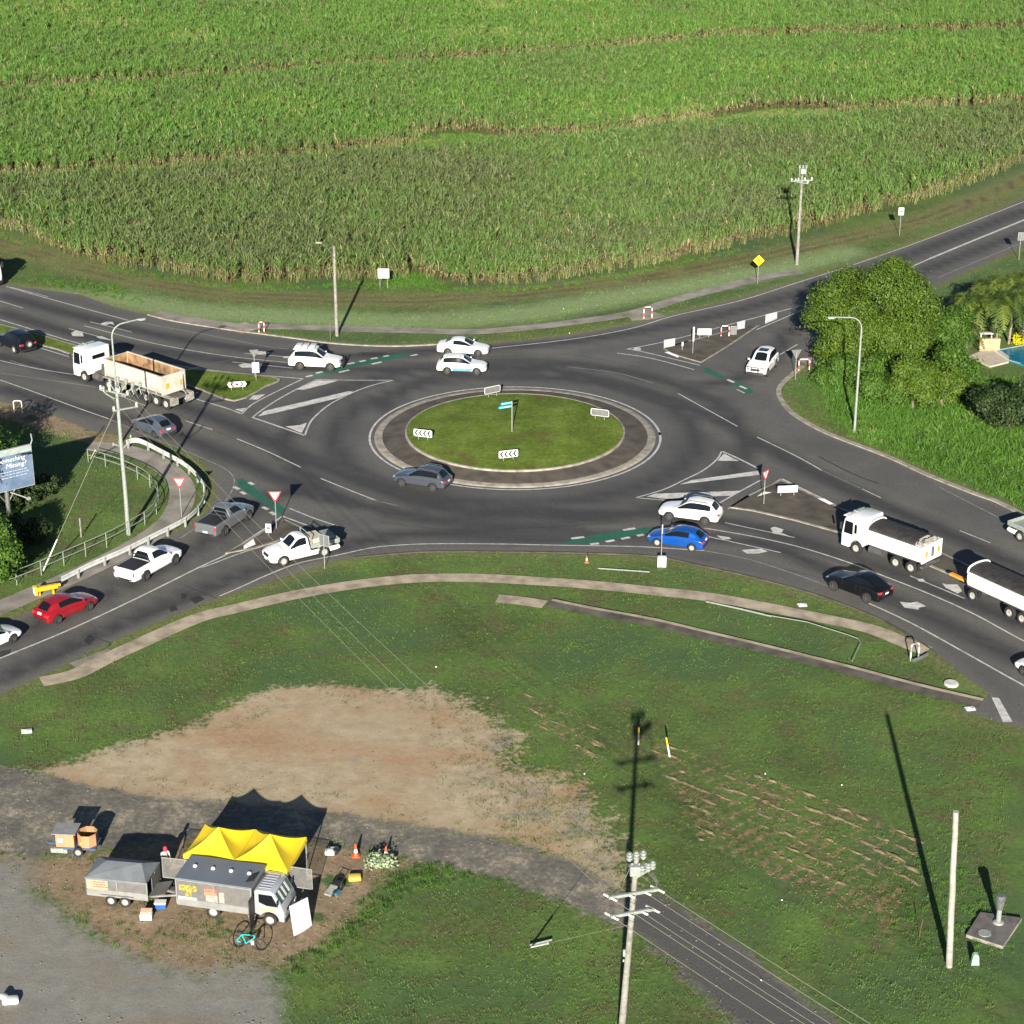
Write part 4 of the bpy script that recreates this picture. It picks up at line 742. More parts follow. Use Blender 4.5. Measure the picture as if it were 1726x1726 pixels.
b = B(); b.tube([(0, 0, 0), (0, 0, .3)], .1, 6)
e = empty('yellow_shrub', G(1716, 580), label='small bright yellow shrub at the pool edge', cat='bush'); obj('crown', crown_mesh('c', [(0, 0, .4, .45), (.5, 0, .3, .4)], 900, .12, leafmat('leaf_yellow', (.35, .33, .01), (.6, .55, .03), inst=False), 75), e); b.done('trunk', BARK, e)
# pool, paving, retaining wall
PAV = M('pool_paving', (.46, .40, .32), rough=.85, var=.12, scale=2)
bb = B(); slab(bb, [(v.x, v.y) for v in GN_([(1632, 602), (1655, 594), (1688, 594), (1700, 603), (1700, 612), (1668, 620)])], 0, .16); struct(bb.done('paving', PAV))
bb = B(); pq = [(v.x, v.y) for v in GN_([(1676, 594), (1726, 585), (1860, 560), (1860, 640), (1720, 616), (1697, 609)])]; slab(bb, pq, 0, .14); 
wm = M('pool_water', (.008, .17, .27), rough=.15, var=.2, scale=1.5); struct(bb.done('pool_water', wm))
bb = B(); ribbon(bb, pq[:3], .3, .17); ribbon(bb, [pq[0], pq[-1], pq[-2]], .25, .172); struct(bb.done('pool_coping', M('coping', (.6, .62, .62))))
bb = B(); a = G(1658, 594); bb.box((a.x + .6, a.y + .5, .6), (1.9, .35, 1.2), bev=.04); bb.done('retaining_wall', M('sandstone', (.48, .36, .20), rough=.9, var=.2, scale=2, bump=.5), label='small sandstone wall behind the pool paving', cat='wall')
bb = B(); a = G(1661, 576); bb.box((a.x, a.y, .85), (1.3, .5, .08), bev=.02); bb.box((a.x - .5, a.y, .4), (.08, .4, .8)); bb.box((a.x + .5, a.y, .4), (.08, .4, .8)); bb.done('bench', SIGNW, label='white bench below the pale palm stems', cat='bench')
# ------------------------------------------------------------------ vehicles
_wh = {}
def wheel_meshes(r, wd, kind):
    key = (round(r, 3), wd, kind)
    if key in _wh: return _wh[key]
    b = B(); b.lathe([(r * .52, -wd * .42), (r * .9, -wd * .5), (r * .985, -wd * .38), (r, 0), (r * .985, wd * .38), (r * .9, wd * .5), (r * .52, wd * .42), (r * .52, -wd * .42)], 24)
    t = b.mesh('tyre', [TYRE]); t.polygons.foreach_set('use_smooth', [True] * len(t.polygons))
    b = B(); q = r * (.53 if kind == 'truck' else .60)
    b.lathe([(q, wd * .44), (q * .93, wd * .46), (q * .9, wd * .3), (q * .9, -.1 * wd)], 24)
    if kind == 'steel':
        b.lathe([(q * .9, wd * .36), (q * .6, wd * .38), (q * .42, wd * .28), (q * .22, wd * .34), (q * .18, wd * .5), (0.001, wd * .52)], 20)
    elif kind == 'truck':
        b.lathe([(q * .9, wd * .1), (q * .7, wd * .05), (q * .6, wd * .16), (q * .34, wd * .2), (q * .3, wd * .42), (0.001, wd * .44)], 20)
    else:
        b.lathe([(q * .22, wd * .3), (q * .2, wd * .42), (.001, wd * .43)], 12)
        for k in range(5 if kind == 'alloy' else 6):
            a = 2 * math.pi * k / (5 if kind == 'alloy' else 6); ro = Matrix.Rotation(-a, 3, 'Y')
            b.box(ro @ Vector((q * .55, wd * .36, 0)), (q * .8, wd * .1, q * .2), 0, ro)
        b.lathe([(q * .9, wd * .05), (.001, wd * .05)], 16, 1)
    rm = b.mesh('rim', [STEELW if kind in ('steel', 'truck') else ALLOY, DARK]); _wh[key] = (t, rm); return t, rm
def add_wheel(par, x, y, r, wd, kind):
    t, rm = wheel_meshes(r, wd, kind); o = obj('wheel', t, par, (x, y, r)); 
    if y < 0: o.rotation_euler = (0, 0, math.pi)
    obj('rim', rm, o); return o

TYPES = dict(
    suv=dict(L=4.62, W=1.88, H=1.68, wb=2.70, fo=.92, r=.36, hood=1.05, belt=1.04, cx=.78, rf=.12, pb=-.42, qx=-1.25, rr=-1.72, tt=-2.08, trim=1),
    bigsuv=dict(L=4.80, W=1.90, H=1.82, wb=2.75, fo=.93, r=.39, hood=1.16, belt=1.14, cx=.72, rf=.10, pb=-.42, qx=-1.35, rr=-1.92, tt=-2.22, trim=1),
    coupesuv=dict(L=4.70, W=1.92, H=1.70, wb=2.80, fo=.88, r=.39, hood=1.12, belt=1.13, cx=.70, rf=.0, pb=-.45, qx=-1.0, rr=-1.25, tt=-2.12, trim=0),
    hatch=dict(L=4.38, W=1.78, H=1.47, wb=2.64, fo=.88, r=.32, hood=.93, belt=.93, cx=.88, rf=.15, pb=-.32, qx=-1.10, rr=-1.45, tt=-1.92, trim=0),
    sedan=dict(L=4.72, W=1.83, H=1.46, wb=2.75, fo=.92, r=.33, hood=.92, belt=.94, cx=.80, rf=.05, pb=-.40, qx=-.95, rr=-1.12, tt=-1.72, trim=0, boot=1.0),
    ute=dict(L=5.30, W=1.87, H=1.80, wb=3.12, fo=.93, r=.39, hood=1.15, belt=1.14, cx=.88, rf=.30, pb=-.18, qx=-.62, rr=-.78, tt=-.90, trim=0, bed=1.20),
)
def body_mesh(s, PM, black_roof=False):
    L_, W_, H_ = s['L'], s['W'], s['H']; wb = s['wb']; Fx = wb / 2 + s['fo']; Rx = Fx - L_; w_ = W_ / 2; zb = .27 if s['r'] > .35 else .2; h0, b_ = s['hood'], s['belt']; hn = h0 - .17
    S = [(Fx, zb + .16, hn - .30, hn - .20, .66, .70, .52, 'B'), (Fx - .10, zb + .04, hn - .16, hn - .06, .88, .90, .70, 'B'), (Fx - .42, zb, hn - .05, hn + .03, .97, .97, .80, 'B'), ((Fx + s['cx']) / 2 - .1, zb, hn, h0 - .05, .99, .985, .82, 'B'),
         (s['cx'], zb, b_ - .03, h0 + .01, 1, .985, .80, 'W'), (s['rf'], zb, b_, H_ - .06, 1, .975, .70, 'S'), (s['pb'], zb, b_ + .01, H_, 1, .975, .705, 'P'), (s['pb'] - .08, zb, b_ + .01, H_, 1, .975, .705, 'S'), (s['qx'], zb, b_ + .03, H_ - .03, 1, .97, .69, 'P'), (s['rr'], zb, b_ + .04, H_ - .09, 1, .965, .67, 'R')]
    if 'bed' in s:
        z_ = s['bed']; S += [(s['tt'], zb, z_ - .06, z_ - .015, 1, .98, .93, 'B'), (s['tt'] - .08, zb, z_ - .06, z_ - .01, 1, .98, .93, 'T'), (Rx + .10, zb, z_ - .06, z_ - .01, .99, .97, .93, 'B'), (Rx + .02, zb + .12, z_ - .12, z_ - .03, .97, .96, .9, 'B'), (Rx, zb + .2, z_ - .2, z_ - .1, .95, .93, .86, 'B')]
    elif 'boot' in s:
        z_ = s['boot']; S += [(s['tt'], zb, b_ + .0, z_ + .06, .99, .95, .74, 'B'), (Rx + .22, zb, b_ - .04, z_ + .0, .96, .92, .72, 'B'), (Rx + .06, zb + .04, b_ - .12, z_ - .06, .92, .86, .68, 'B'), (Rx, zb + .16, b_ - .25, z_ - .2, .82, .78, .6, 'B')]
    else:
        S += [(s['tt'], zb, b_ - .02, b_ + .06, .98, .94, .74, 'B'), (Rx + .07, zb + .02, b_ - .14, b_ - .05, .95, .90, .72, 'B'), (Rx, zb + .16, b_ - .30, b_ - .2, .86, .82, .64, 'B')]
    bm = bmesh.new(); rows = []
    for (x, z0, zt, zr, a, c_, d, _) in S:
        wm_ = w_ * c_ + .01
        half = [(0, z0), (w_ * a * .86, z0), (w_ * a, z0 + .13), (wm_, z0 + .55 * (zt - z0)), (w_ * c_, zt), (w_ * c_ - .045, zt + .02), (w_ * d, max(zr - .055, zt + .025)), (w_ * d - (.10 if 'bed' not in s or x > s['tt'] + .01 else .05), zr - .01), (0, zr + (.03 if _ in 'WSPR' else .02))]
        lft = [bm.verts.new((x, y, z_)) for y, z_ in half]; rgt = [lft[0]] + [bm.verts.new((x, -y, z_)) for y, z_ in half[1:-1]] + [lft[-1]]
        rows.append((lft, rgt))
    cr = bm.edges.layers.float.new('crease_edge')
    for i in range(len(S) - 1):
        sg = S[i][7]
        for side in (0, 1):
            A_, B_ = rows[i][side], rows[i + 1][side]
            for j in range(8):
                q = (A_[j], A_[j + 1], B_[j + 1], B_[j]); q = q if side == 0 else q[::-1]
                f = bm.faces.new(q); f.smooth = True
                m_ = 0
                if j == 5 and (sg in 'WS' or (sg == 'P' and (i == 6 or (s['trim'] and 'bed' not in s)))): m_ = 3
                if j == 7 and sg == 'W': m_ = 1
                if j == 7 and sg == 'R': m_ = 2
                if j == 7 and sg == 'T': m_ = 4
                if j == 1 and s['trim']: m_ = 5
                if black_roof and j == 7 and sg in 'SP': m_ = 6
                f.material_index = m_
            for j, v_ in ((4, .55), (6, .45), (2, .3)):
                e_ = bm.edges.get((A_[j], B_[j]));
                if e_: e_[cr] = v_
            if 'bed' in s and i >= 10:
                e_ = bm.edges.get((A_[7], B_[7])); e_[cr] = .8
    for k, row in ((0, rows[0]), (1, rows[-1])):
        for j in range(8):
            a, b2, c2, d2 = row[0][j], row[0][j + 1], row[1][j + 1], row[1][j]; vs = []
            for v in ((a, b2, c2, d2) if k else (d2, c2, b2, a)):
                if v not in vs: vs.append(v)
            if len(vs) > 2: f = bm.faces.new(vs); f.smooth = True
    if 'bed' in s:
        for i in (9, 10, 11, 12):
            for side in (0, 1):
                for j in range(4, 8):
                    e_ = bm.edges.get((rows[i][side][j], rows[i][side][j + 1]))
                    if e_: e_[cr] = .6
    for side in (0, 1):
        for i in (4, 5, 9, 10):
            e_ = bm.edges.get((rows[i][side][7], rows[i][side][8])); 
            if e_: e_[cr] = max(e_[cr], .5)
    me = bpy.data.meshes.new('b'); bmesh.ops.recalc_face_normals(bm, faces=bm.faces); bm.to_mesh(me); bm.free()
    for m_ in range(8): me.materials.append([PM, GLASS, GLASS, GLASS, DARK, DARK, DARK, DARK][m_])
    o = bpy.data.objects.new('b', me); COL.objects.link(o); sb = o.modifiers.new('s', 'SUBSURF'); sb.levels = 2
    c = B(); r_ = s['r']
    for x in (wb / 2, -wb / 2):
        for sg in (1, -1): c.cyl((x, sg * (w_ - .27), r_), (x, sg * (w_ + .3), r_), r_ + .055, n=24)
    cm = c.mesh('c', [DARK]); co = bpy.data.objects.new('c', cm); COL.objects.link(co); bo = o.modifiers.new('b', 'BOOLEAN'); bo.object = co; bo.operation = 'DIFFERENCE'; bo.solver = 'EXACT'
    dg = bpy.context.evaluated_depsgraph_get(); out = bpy.data.meshes.new_from_object(o.evaluated_get(dg)); bpy.data.objects.remove(o); bpy.data.objects.remove(co)
    for p in out.polygons:
        c_ = p.center
        for x in (wb / 2, -wb / 2):
            rr_ = math.hypot(c_.x - x, c_.z - r_)
            if rr_ < r_ + .06 and (abs(p.normal.y) < .35 and rr_ > r_ + .03 or abs(abs(c_.y) - (w_ - .27)) < .01): p.material_index = 7; p.use_smooth = False
    return out, Fx, Rx, w_, hn
def split(me, mi_sets, mats):
    out = []
    for ids in mi_sets:
        bm = bmesh.new(); bm.from_mesh(me); bmesh.ops.delete(bm, geom=[f for f in bm.faces if f.material_index not in ids], context='FACES')
        if not bm.faces: bm.free(); out.append(None); continue
        m2 = bpy.data.meshes.new('p'); bm.to_mesh(m2); bm.free()
        for m_ in me.materials: m2.materials.append(m_)
        out.append(m2)
    return out
def patch(bv, o, du, dv, nu, nv, dr, off=.012):
    b = B(); g = {}
    for i in range(nu + 1):
        for j in range(nv + 1):
            p = Vector(o) + Vector(du) * (i / nu) + Vector(dv) * (j / nv); h = bv.ray_cast(p, Vector(dr), 3.0)
            g[i, j] = (h[0] - Vector(dr) * off) if h[0] is not None else None
    for i in range(nu):
        for j in range(nv):
            q = [g[i, j], g[i + 1, j], g[i + 1, j + 1], g[i, j + 1]]
            if all(x is not None for x in q): b.face(q)
    return b
_bodies = {}
def car(kind, color, front, rear, name, label, catg, rim='alloy', group=None, extra=None, rails=False, black_roof=False, bull=False, plate=True):
    s = TYPES[kind]; key = (kind, color.name, black_roof)
    a, c2 = G(*front), G(*rear); d = (a - c2); meas = d.length; d.normalize(); lft = Vector((-d.y, d.x, 0)); near = lft if lft.y < 0 else -lft
    sc = min(max(meas / s['wb'], .93), 1.03); mid = (a + c2) / 2 - near * (s['W'] / 2 - .13) * sc
    if key not in _bodies:
        me, Fx, Rx, w_, hn = body_mesh(s, color, black_roof); bv = BVHTree.FromPolygons([v.co for v in me.vertices], [tuple(p.vertices) for p in me.polygons])
        _bodies[key] = (split(me, [(0, 7, 6), (1,), (2,), (3,), (4,), (5,)], None), Fx, Rx, w_, hn, bv)
    parts, Fx, Rx, w_, hn, bv = _bodies[key]
    e = empty(name, (mid.x, mid.y, .012), math.atan2(d.y, d.x), label=label, cat=catg, group=group); e.scale = (sc, sc, sc)
    for nm, me in zip(('body', 'windscreen', 'rear_window', 'side_window', 'tonneau_cover', 'sill_trim'), parts):
        if me is None: continue
        if nm == 'side_window':
            for sg in (1, -1):
                bm = bmesh.new(); bm.from_mesh(me); bmesh.ops.delete(bm, geom=[f for f in bm.faces if f.calc_center_median().y * sg < 0], context='FACES'); m2 = bpy.data.meshes.new('side_window'); bm.to_mesh(m2); bm.free()
                for m_ in me.materials: m2.materials.append(m_)
                obj('side_window', m2, e)
        else: obj(nm, me, e)
    for x in (s['wb'] / 2, -s['wb'] / 2):
        for sg in (1, -1): add_wheel(e, x, sg * (w_ - .115), s['r'], .23, rim)
    for sg in (1, -1):
        patch(bv, (Fx + 1, sg * w_ * .50, hn - .20), (0, sg * w_ * .40, .03), (0, 0, .12), 6, 3, (-1, 0, 0)).done('headlight', HEADL, e, smooth=True)
        if 'bed' in s: patch(bv, (Rx - 1, sg * w_ * .82, s['bed'] - .45), (0, sg * w_ * .13, 0), (0, 0, .30), 3, 4, (1, 0, 0)).done('taillight', TAILR, e)
        else: patch(bv, (Rx - 1, sg * w_ * .52, s['belt'] - .24), (0, sg * w_ * .38, .02), (0, 0, .13), 6, 3, (1, 0, 0)).done('taillight', TAILR, e, smooth=True)
        b = B(); b.box((s['cx'] - .12, sg * (w_ + .10), s['belt'] + .05), (.12, .2, .14), bev=.03); b.done('wing_mirror', [color], e, smooth=True)
        zt_ = s['belt'] - .02
        for x in (s['cx'] - .08, s['pb'] - .05, s['qx'] + .12): patch(bv, (x, sg * 2, .42), (.018, 0, 0), (0, 0, zt_ - .42), 1, 8, (0, -sg, 0), .004).done('door_seam', DARK, e)
        for x in (s['pb'] + .14, s['qx'] + .28): b = B(); b.box((x, sg * (w_ * .98), s['belt'] - .13), (.2, .05, .04), bev=.012); b.done('door_handle', color, e)
    patch(bv, (Fx + 1, -w_ * .42, hn - .30), (0, w_ * .84, 0), (0, 0, .2), 8, 3, (-1, 0, 0), .008).done('grille', DARK, e, smooth=True)
    patch(bv, (Fx + 1, -w_ * .6, .38), (0, w_ * 1.2, 0), (0, 0, .16), 8, 2, (-1, 0, 0), .008).done('bumper_intake', DARK, e, smooth=True)
    if plate:
        zp = .82 if 'bed' not in s else .62
        patch(bv, (Rx - 1, -.19, zp - .06), (0, .38, 0), (0, 0, .12), 3, 2, (1, 0, 0), .02).done('number_plate', PLATE, e)
        patch(bv, (Fx + 1, -.19, .46), (0, .38, 0), (0, 0, .11), 3, 2, (-1, 0, 0), .03).done('number_plate', PLATE, e)
    patch(bv, (Rx - 1, -w_ * .75, .36), (0, w_ * 1.5, 0), (0, 0, .16), 8, 2, (1, 0, 0), .008).done('rear_bumper_trim', DARK, e, smooth=True)
    if rails:
        for sg in (1, -1):
            b = B(); y_ = sg * (w_ * .68); b.tube([(s['rf'] - .1, y_, s['H'] - .03), (s['rf'] - .25, y_, s['H'] + .04), (s['rr'] + .35, y_, s['H'] + .03), (s['rr'] + .2, y_, s['H'] - .05)], .022, 6); b.done('roof_rail', ALLOY, e)
    if bull:
        b = B()
        for z_ in (.62, .88, 1.08): b.tube([(Fx - .1, -w_ * .8, z_ - .04), (Fx + .12, -w_ * .62, z_), (Fx + .14, 0, z_), (Fx + .12, w_ * .62, z_), (Fx - .1, w_ * .8, z_ - .04)], .032, 8)
        for y_ in (-.3, .3): b.tube([(Fx + .14, y_, .4), (Fx + .14, y_, 1.1)], .035, 8)
        b.box((Fx + .06, 0, .45), (.2, w_ * 1.7, .2), bev=.04); b.done('bull_bar', DARK, e, smooth=True)
    if extra: extra(e, s, Fx, Rx, w_, bv)
    return e
SILVER = paint('silver_grey_paint', (.055, .063, .078), .2); BLUEGREY = paint('blue_grey_paint', (.065, .082, .108), .2); BLACKP = M('black_paint', (.0035, .004, .006), rough=.3, var=0, coat=.25); NAVYB = M('dark_navy_paint', (.004, .006, .011), rough=.3, var=0, coat=.25)
REDP = paint('red_paint', (.24, .004, .010), .1); BLUEP = paint('bright_blue_paint', (.003, .075, .36), .3); LGREY = paint('light_grey_paint', (.13, .14, .15), .2)
car('suv', SILVER, (677.6, 820.6), (730, 829), 'suv', 'silver grey SUV circulating below the central island', 'SUV', rails=True)
car('suv', WHITE, (1128, 877.7), (1188, 886), 'suv', 'white SUV entering the roundabout beside the blue hatchback', 'SUV', rails=True)
car('hatch', BLUEP, (1107.8, 920.7), (1166, 930), 'hatchback', 'bright blue hatchback waiting at the green strip', 'car', rim='steel')
car('coupesuv', BLACKP, (1405, 996), (1460.6, 1016.7), 'suv', 'glossy black SUV with red tail lights beside the loaded tipper', 'SUV')
car('sedan', WHITE, (806, 601.6), (755, 599), 'sedan', 'white sedan in the outer lane at the far side of the roundabout', 'car')
def livery(e, s, Fx, Rx, w_, bv):
    b = patch(bv, (-1.0, -3, .42), (2.0, 0, 0), (0, 0, .26), 12, 3, (0, 1, 0), .006); b.done('blue_stripe', M('livery_blue', (.10, .30, .62), rough=.3), e)
    b = B()
    for k in range(9):
        q = patch(bv, (-.95 + k * .2, -3, .70), (.13, 0, 0), (0, 0, .11), 2, 1, (0, 1, 0), .006); b._add(q.v, q.f, 0)
    b.done('side_lettering', M('livery_pale_blue', (.35, .5, .62), rough=.4), e)
    b = patch(bv, (-1.95, -3, .45), (.35, 0, 0), (0, 0, .4), 3, 3, (0, 1, 0), .006); b.done('rear_panel_marking', M('livery_tan', (.55, .42, .25), rough=.4), e)
car('suv', WHITE, (803.5, 632.9), (753.7, 631.6), 'suv', 'white SUV with a blue stripe along its doors beside the sedan', 'SUV', extra=livery, rails=True)
def swags(e, s, Fx, Rx, w_, bv):
    b = B(); b.box((-.95, 0, s['H'] + .02), (2.1, 1.25, .05)); 
    for x in (-.35, -1.0, -1.6): b.box((x, 0, s['H'] + .17), (.55, 1.3, .24), bev=.09)
    b.done('roof_load', M('pale_canvas', (.62, .62, .6), rough=.8), e, smooth=True)
car('bigsuv', WHITE, (557, 626), (506, 623.7), 'suv', 'white four-wheel drive with a loaded roof rack and black bull bar', 'SUV', bull=True, extra=swags)
def pods(e, s, Fx, Rx, w_, bv):
    b = B(); b.box((-.42, 0, s['H'] + .015), (.75, .8, .05), bev=.02); b.done('sunroof', GLASS, e)
car('bigsuv', WHITE, (1290.7, 637), (1307.6, 618), 'suv', 'white four-wheel drive with a dark sunroof coming down the right fork', 'SUV', extra=pods, bull=True)
car('hatch', REDP, (150.7, 1028.9), (97.8, 1051.6), 'hatchback', 'dark red hatchback queueing behind the white ute', 'car')
def sport(e, s, Fx, Rx, w_, bv):
    b = B(); b.tube([(-1.0, -w_ * .82, s['bed']), (-1.02, -w_ * .62, s['H'] - .25), (-1.02, w_ * .62, s['H'] - .25), (-1.0, w_ * .82, s['bed'])], .035, 8); b.done('sports_bar', DARK if e['label'].startswith('white') else ALLOY, e)
car('ute', WHITE, (297, 950.7), (243.7, 980.7), 'pickup_ute', 'white double-cab ute with a black tonneau cover', 'ute', extra=sport)
car('ute', LGREY, (419.7, 876.4), (378, 903.8), 'pickup_ute', 'silver grey double-cab ute first in the queue at the give way line', 'ute', extra=sport)
car('hatch', BLUEGREY, (229.4, 725.4), (262, 739), 'hatchback', 'blue grey hatchback leaving past the guardrail', 'car')
def spare(e, s, Fx, Rx, w_, bv):
    t, rm = wheel_meshes(s['r'] * .9, .2, 'steel'); o = obj('spare_wheel', t, e, (Rx - .12, 0, 1.0), (0, 0, R(90))); obj('rim', rm, o)
car('bigsuv', NAVYB, (-1, 584), (26, 596.4), 'suv', 'black four-wheel drive with a spare wheel on its tail door', 'SUV', rim='steel', extra=spare)
car('hatch', WHITE, (22, 1083.6), (-32, 1108), 'hatchback', 'white car at the left edge queueing behind the red one', 'car')
car('sedan', WHITE, (1722, 1137), (1785, 1170), 'sedan', 'white car entering at the right edge of the view', 'car')

# --- single-cab tray ute
TYPES['tray'] = dict(TYPES['ute'], rr=-.42, qx=-.30, tt=-.52, pb=.10, rf=.42, cx=.92, bed=.72)
def tray(e, s, Fx, Rx, w_, bv):
    b = B(); b.box((-1.66, 0, .92), (2.15, 1.86, .07)); 
    for x in (-.75, -1.2, -1.65, -2.1, -2.55): b.box((x, 0, .87), (.06, 1.8, .05))
    b.done('tray_floor', GALVW, e)
    for sg in (1, -1): b = B(); b.box((-1.66, sg * .92, 1.08), (2.15, .035, .26)); b.done('tray_side', GALVW, e)
    b = B(); b.box((-2.74, 0, 1.08), (.035, 1.86, .26)); b.done('tailgate', GALVW, e)
    b = B(); b.tube([(-.6, -.9, .95), (-.6, -.88, 1.85), (-.6, .88, 1.85), (-.6, .9, .95)], .035, 8)
    for z_ in (1.3, 1.6): b.tube([(-.6, -.88, z_), (-.6, .88, z_)], .02, 6)
    b.done('headboard', GALVW, e)
    for sg in (1, -1):
        b = B(); b.lathe([(.52, -.13), (.52, .13)], 16, c=(-1.56, sg * .8, .42)); b.v, b.f, b.m = b.v, [f for f in b.f if all(Vector(b.v[i]).z > .45 for i in f)], [0] * len([f for f in b.f if all(Vector(b.v[i]).z > .45 for i in f)]); b.done('mudguard', GALVW, e)
def trayload(e, s, Fx, Rx, w_, bv):
    tray(e, s, Fx, Rx, w_, bv)
t1_ = car('tray', WHITE, (477.4, 954.6), (546.5, 938.5), 'tray_ute', 'white single-cab ute with an open alloy tray leaving on the near side', 'ute', rim='steel', extra=tray)
b = B(); b.box((0, 0, .25), (1.0, 1.45, .5), bev=.03); lo = b.done('crate', M('beige_crate', (.50, .45, .36), rough=.8), None, label='beige box load on the tray of the white single-cab ute', cat='box'); lo.location = t1_.matrix_world @ Vector((0, 0, 0))
def onto(o, e, x, y, z_):
    m = Matrix.Translation(e.location) @ Euler(e.rotation_euler).to_matrix().to_4x4() @ Matrix.Diagonal((*e.scale, 1)); o.location = m @ Vector((x, y, z_)); o.rotation_euler = e.rotation_euler
onto(lo, t1_, -1.2, 0, .96)
b = B(); b.box((0, 0, .18), (.8, 1.3, .36), bev=.03); lo = b.done('toolbox', GALVW, None, label='low grey toolbox at the tail of the ute tray', cat='box'); onto(lo, t1_, -2.2, 0, .96)
car('tray', WHITE, (1777, 938), (1718, 912), 'tray_ute', 'white tray ute cut off by the right edge of the view', 'ute', rim='steel', extra=tray)

# --- trucks
TUBW = M('weathered_white_tub', (.50, .46, .39), rough=.6, var=.12, scale=1.0); RUST = M('rusty_tub_inside', (.34, .20, .09), rough=.9, var=.3, scale=1.3, dirt=(.05, .035, .025)); TARP = M('black_tarp', (.028, .026, .025), rough=.8, var=.25, scale=2, bump=.3); DUSTY = M('dusty_grey_steel', (.30, .28, .24), rough=.8, var=.2)
YELP = M('yellow_paint', (.75, .32, .03), rough=.5, var=.1)
def arc(cx, cz, r, a0, a1, n=9): return [(cx + r * math.cos(a0 + (a1 - a0) * i / n), cz + r * math.sin(a0 + (a1 - a0) * i / n)) for i in range(n + 1)]
def cabover(e, fx, hz=2.95, wd=2.4, ln=2.0, axle=1.35, r=.52, dd=WHITE, back_window=False):
    # fx is the x of the front axle
    f = fx + axle; bk = f - ln
    prof = [(f - .02, .42), (f, 1.3), (f - .10, 2.0), (f - .20, hz - .38), (f - .42, hz - .08), (f - .8, hz), (bk + .1, hz + .0), (bk, hz - .12), (bk, 1.05)] + arc(fx, r, r + .12, math.pi * .86, math.pi * .12)[:] + [(fx + r + .13, .42)]
    b = B(); b.prism(prof, -wd / 2, wd / 2, 0, .07); b.done('cab', dd, e, smooth=True)
    b = B(); th_ = math.atan2(.10, .62 + (hz - 2.95)); b.prism([(f - .085, 1.62), (f - .07, 1.62), (f - .17, hz - .46), (f - .19, hz - .46)], -wd / 2 + .14, wd / 2 - .14, 0); b.box((f - .1, 0, 1.95), (.05, .01, .3)); b.done('windscreen', GLASS, e)
    for sg in (1, -1):
        b = B(); y_ = sg * (wd / 2 + .004); b.prism([(f - .20, 1.50), (f - .30, hz - .45), (f - 1.02, hz - .45), (f - 1.02, 1.50)], y_ - .01, y_ + .01, 0); b.prism([(f - 1.14, 1.68), (f - 1.14, hz - .55), (f - 1.38, hz - .55), (f - 1.38, 1.68)], y_ - .01, y_ + .01, 0); b.done('side_window', GLASS, e)
        b = B(); b.box((f - .02, sg * (wd / 2 + .16), 2.05), (.1, .2, .55), bev=.03); b.done('wing_mirror', DARK, e)
        b = B(); b.box((f + .005, sg * (wd / 2 - .32), .78), (.05, .42, .2), bev=.02); b.done('headlight', HEADL, e)
    if back_window: b = B(); b.box((bk - .005, 0, hz - .75), (.02, 1.3, .36)); b.done('rear_window', GLASS, e)
    b = B(); b.box((f + .0, 0, 1.2), (.03, 1.5, .35), bev=.01); b.box((f + .03, 0, .5), (.14, wd - .1, .3), bev=.05); b.done('grille', DARK, e)
    b = B(); b.box((f - .15, 0, hz - .18), (.35, wd - .3, .05), bev=.02); b.done('sun_visor', DARK if dd is not WHITE else WHITE, e)
    b = B(); b.box((f - .5, 0, hz + .06), (.1, 1.6, .06), bev=.02); b.box((f - .62, .3, hz + .1), (.5, .12, .1), bev=.03); b.done('air_horn', GALVW, e)
def axles(e, xs_, r=.5, tw=1.02, dual=()):
    for x in xs_:
        for sg in (1, -1):
            add_wheel(e, x, sg * tw, r, .30, 'truck')
            if x in dual: t, rm = wheel_meshes(r, .28, 'truck'); obj('wheel', t, e, (x, sg * (tw - .33), r))
        
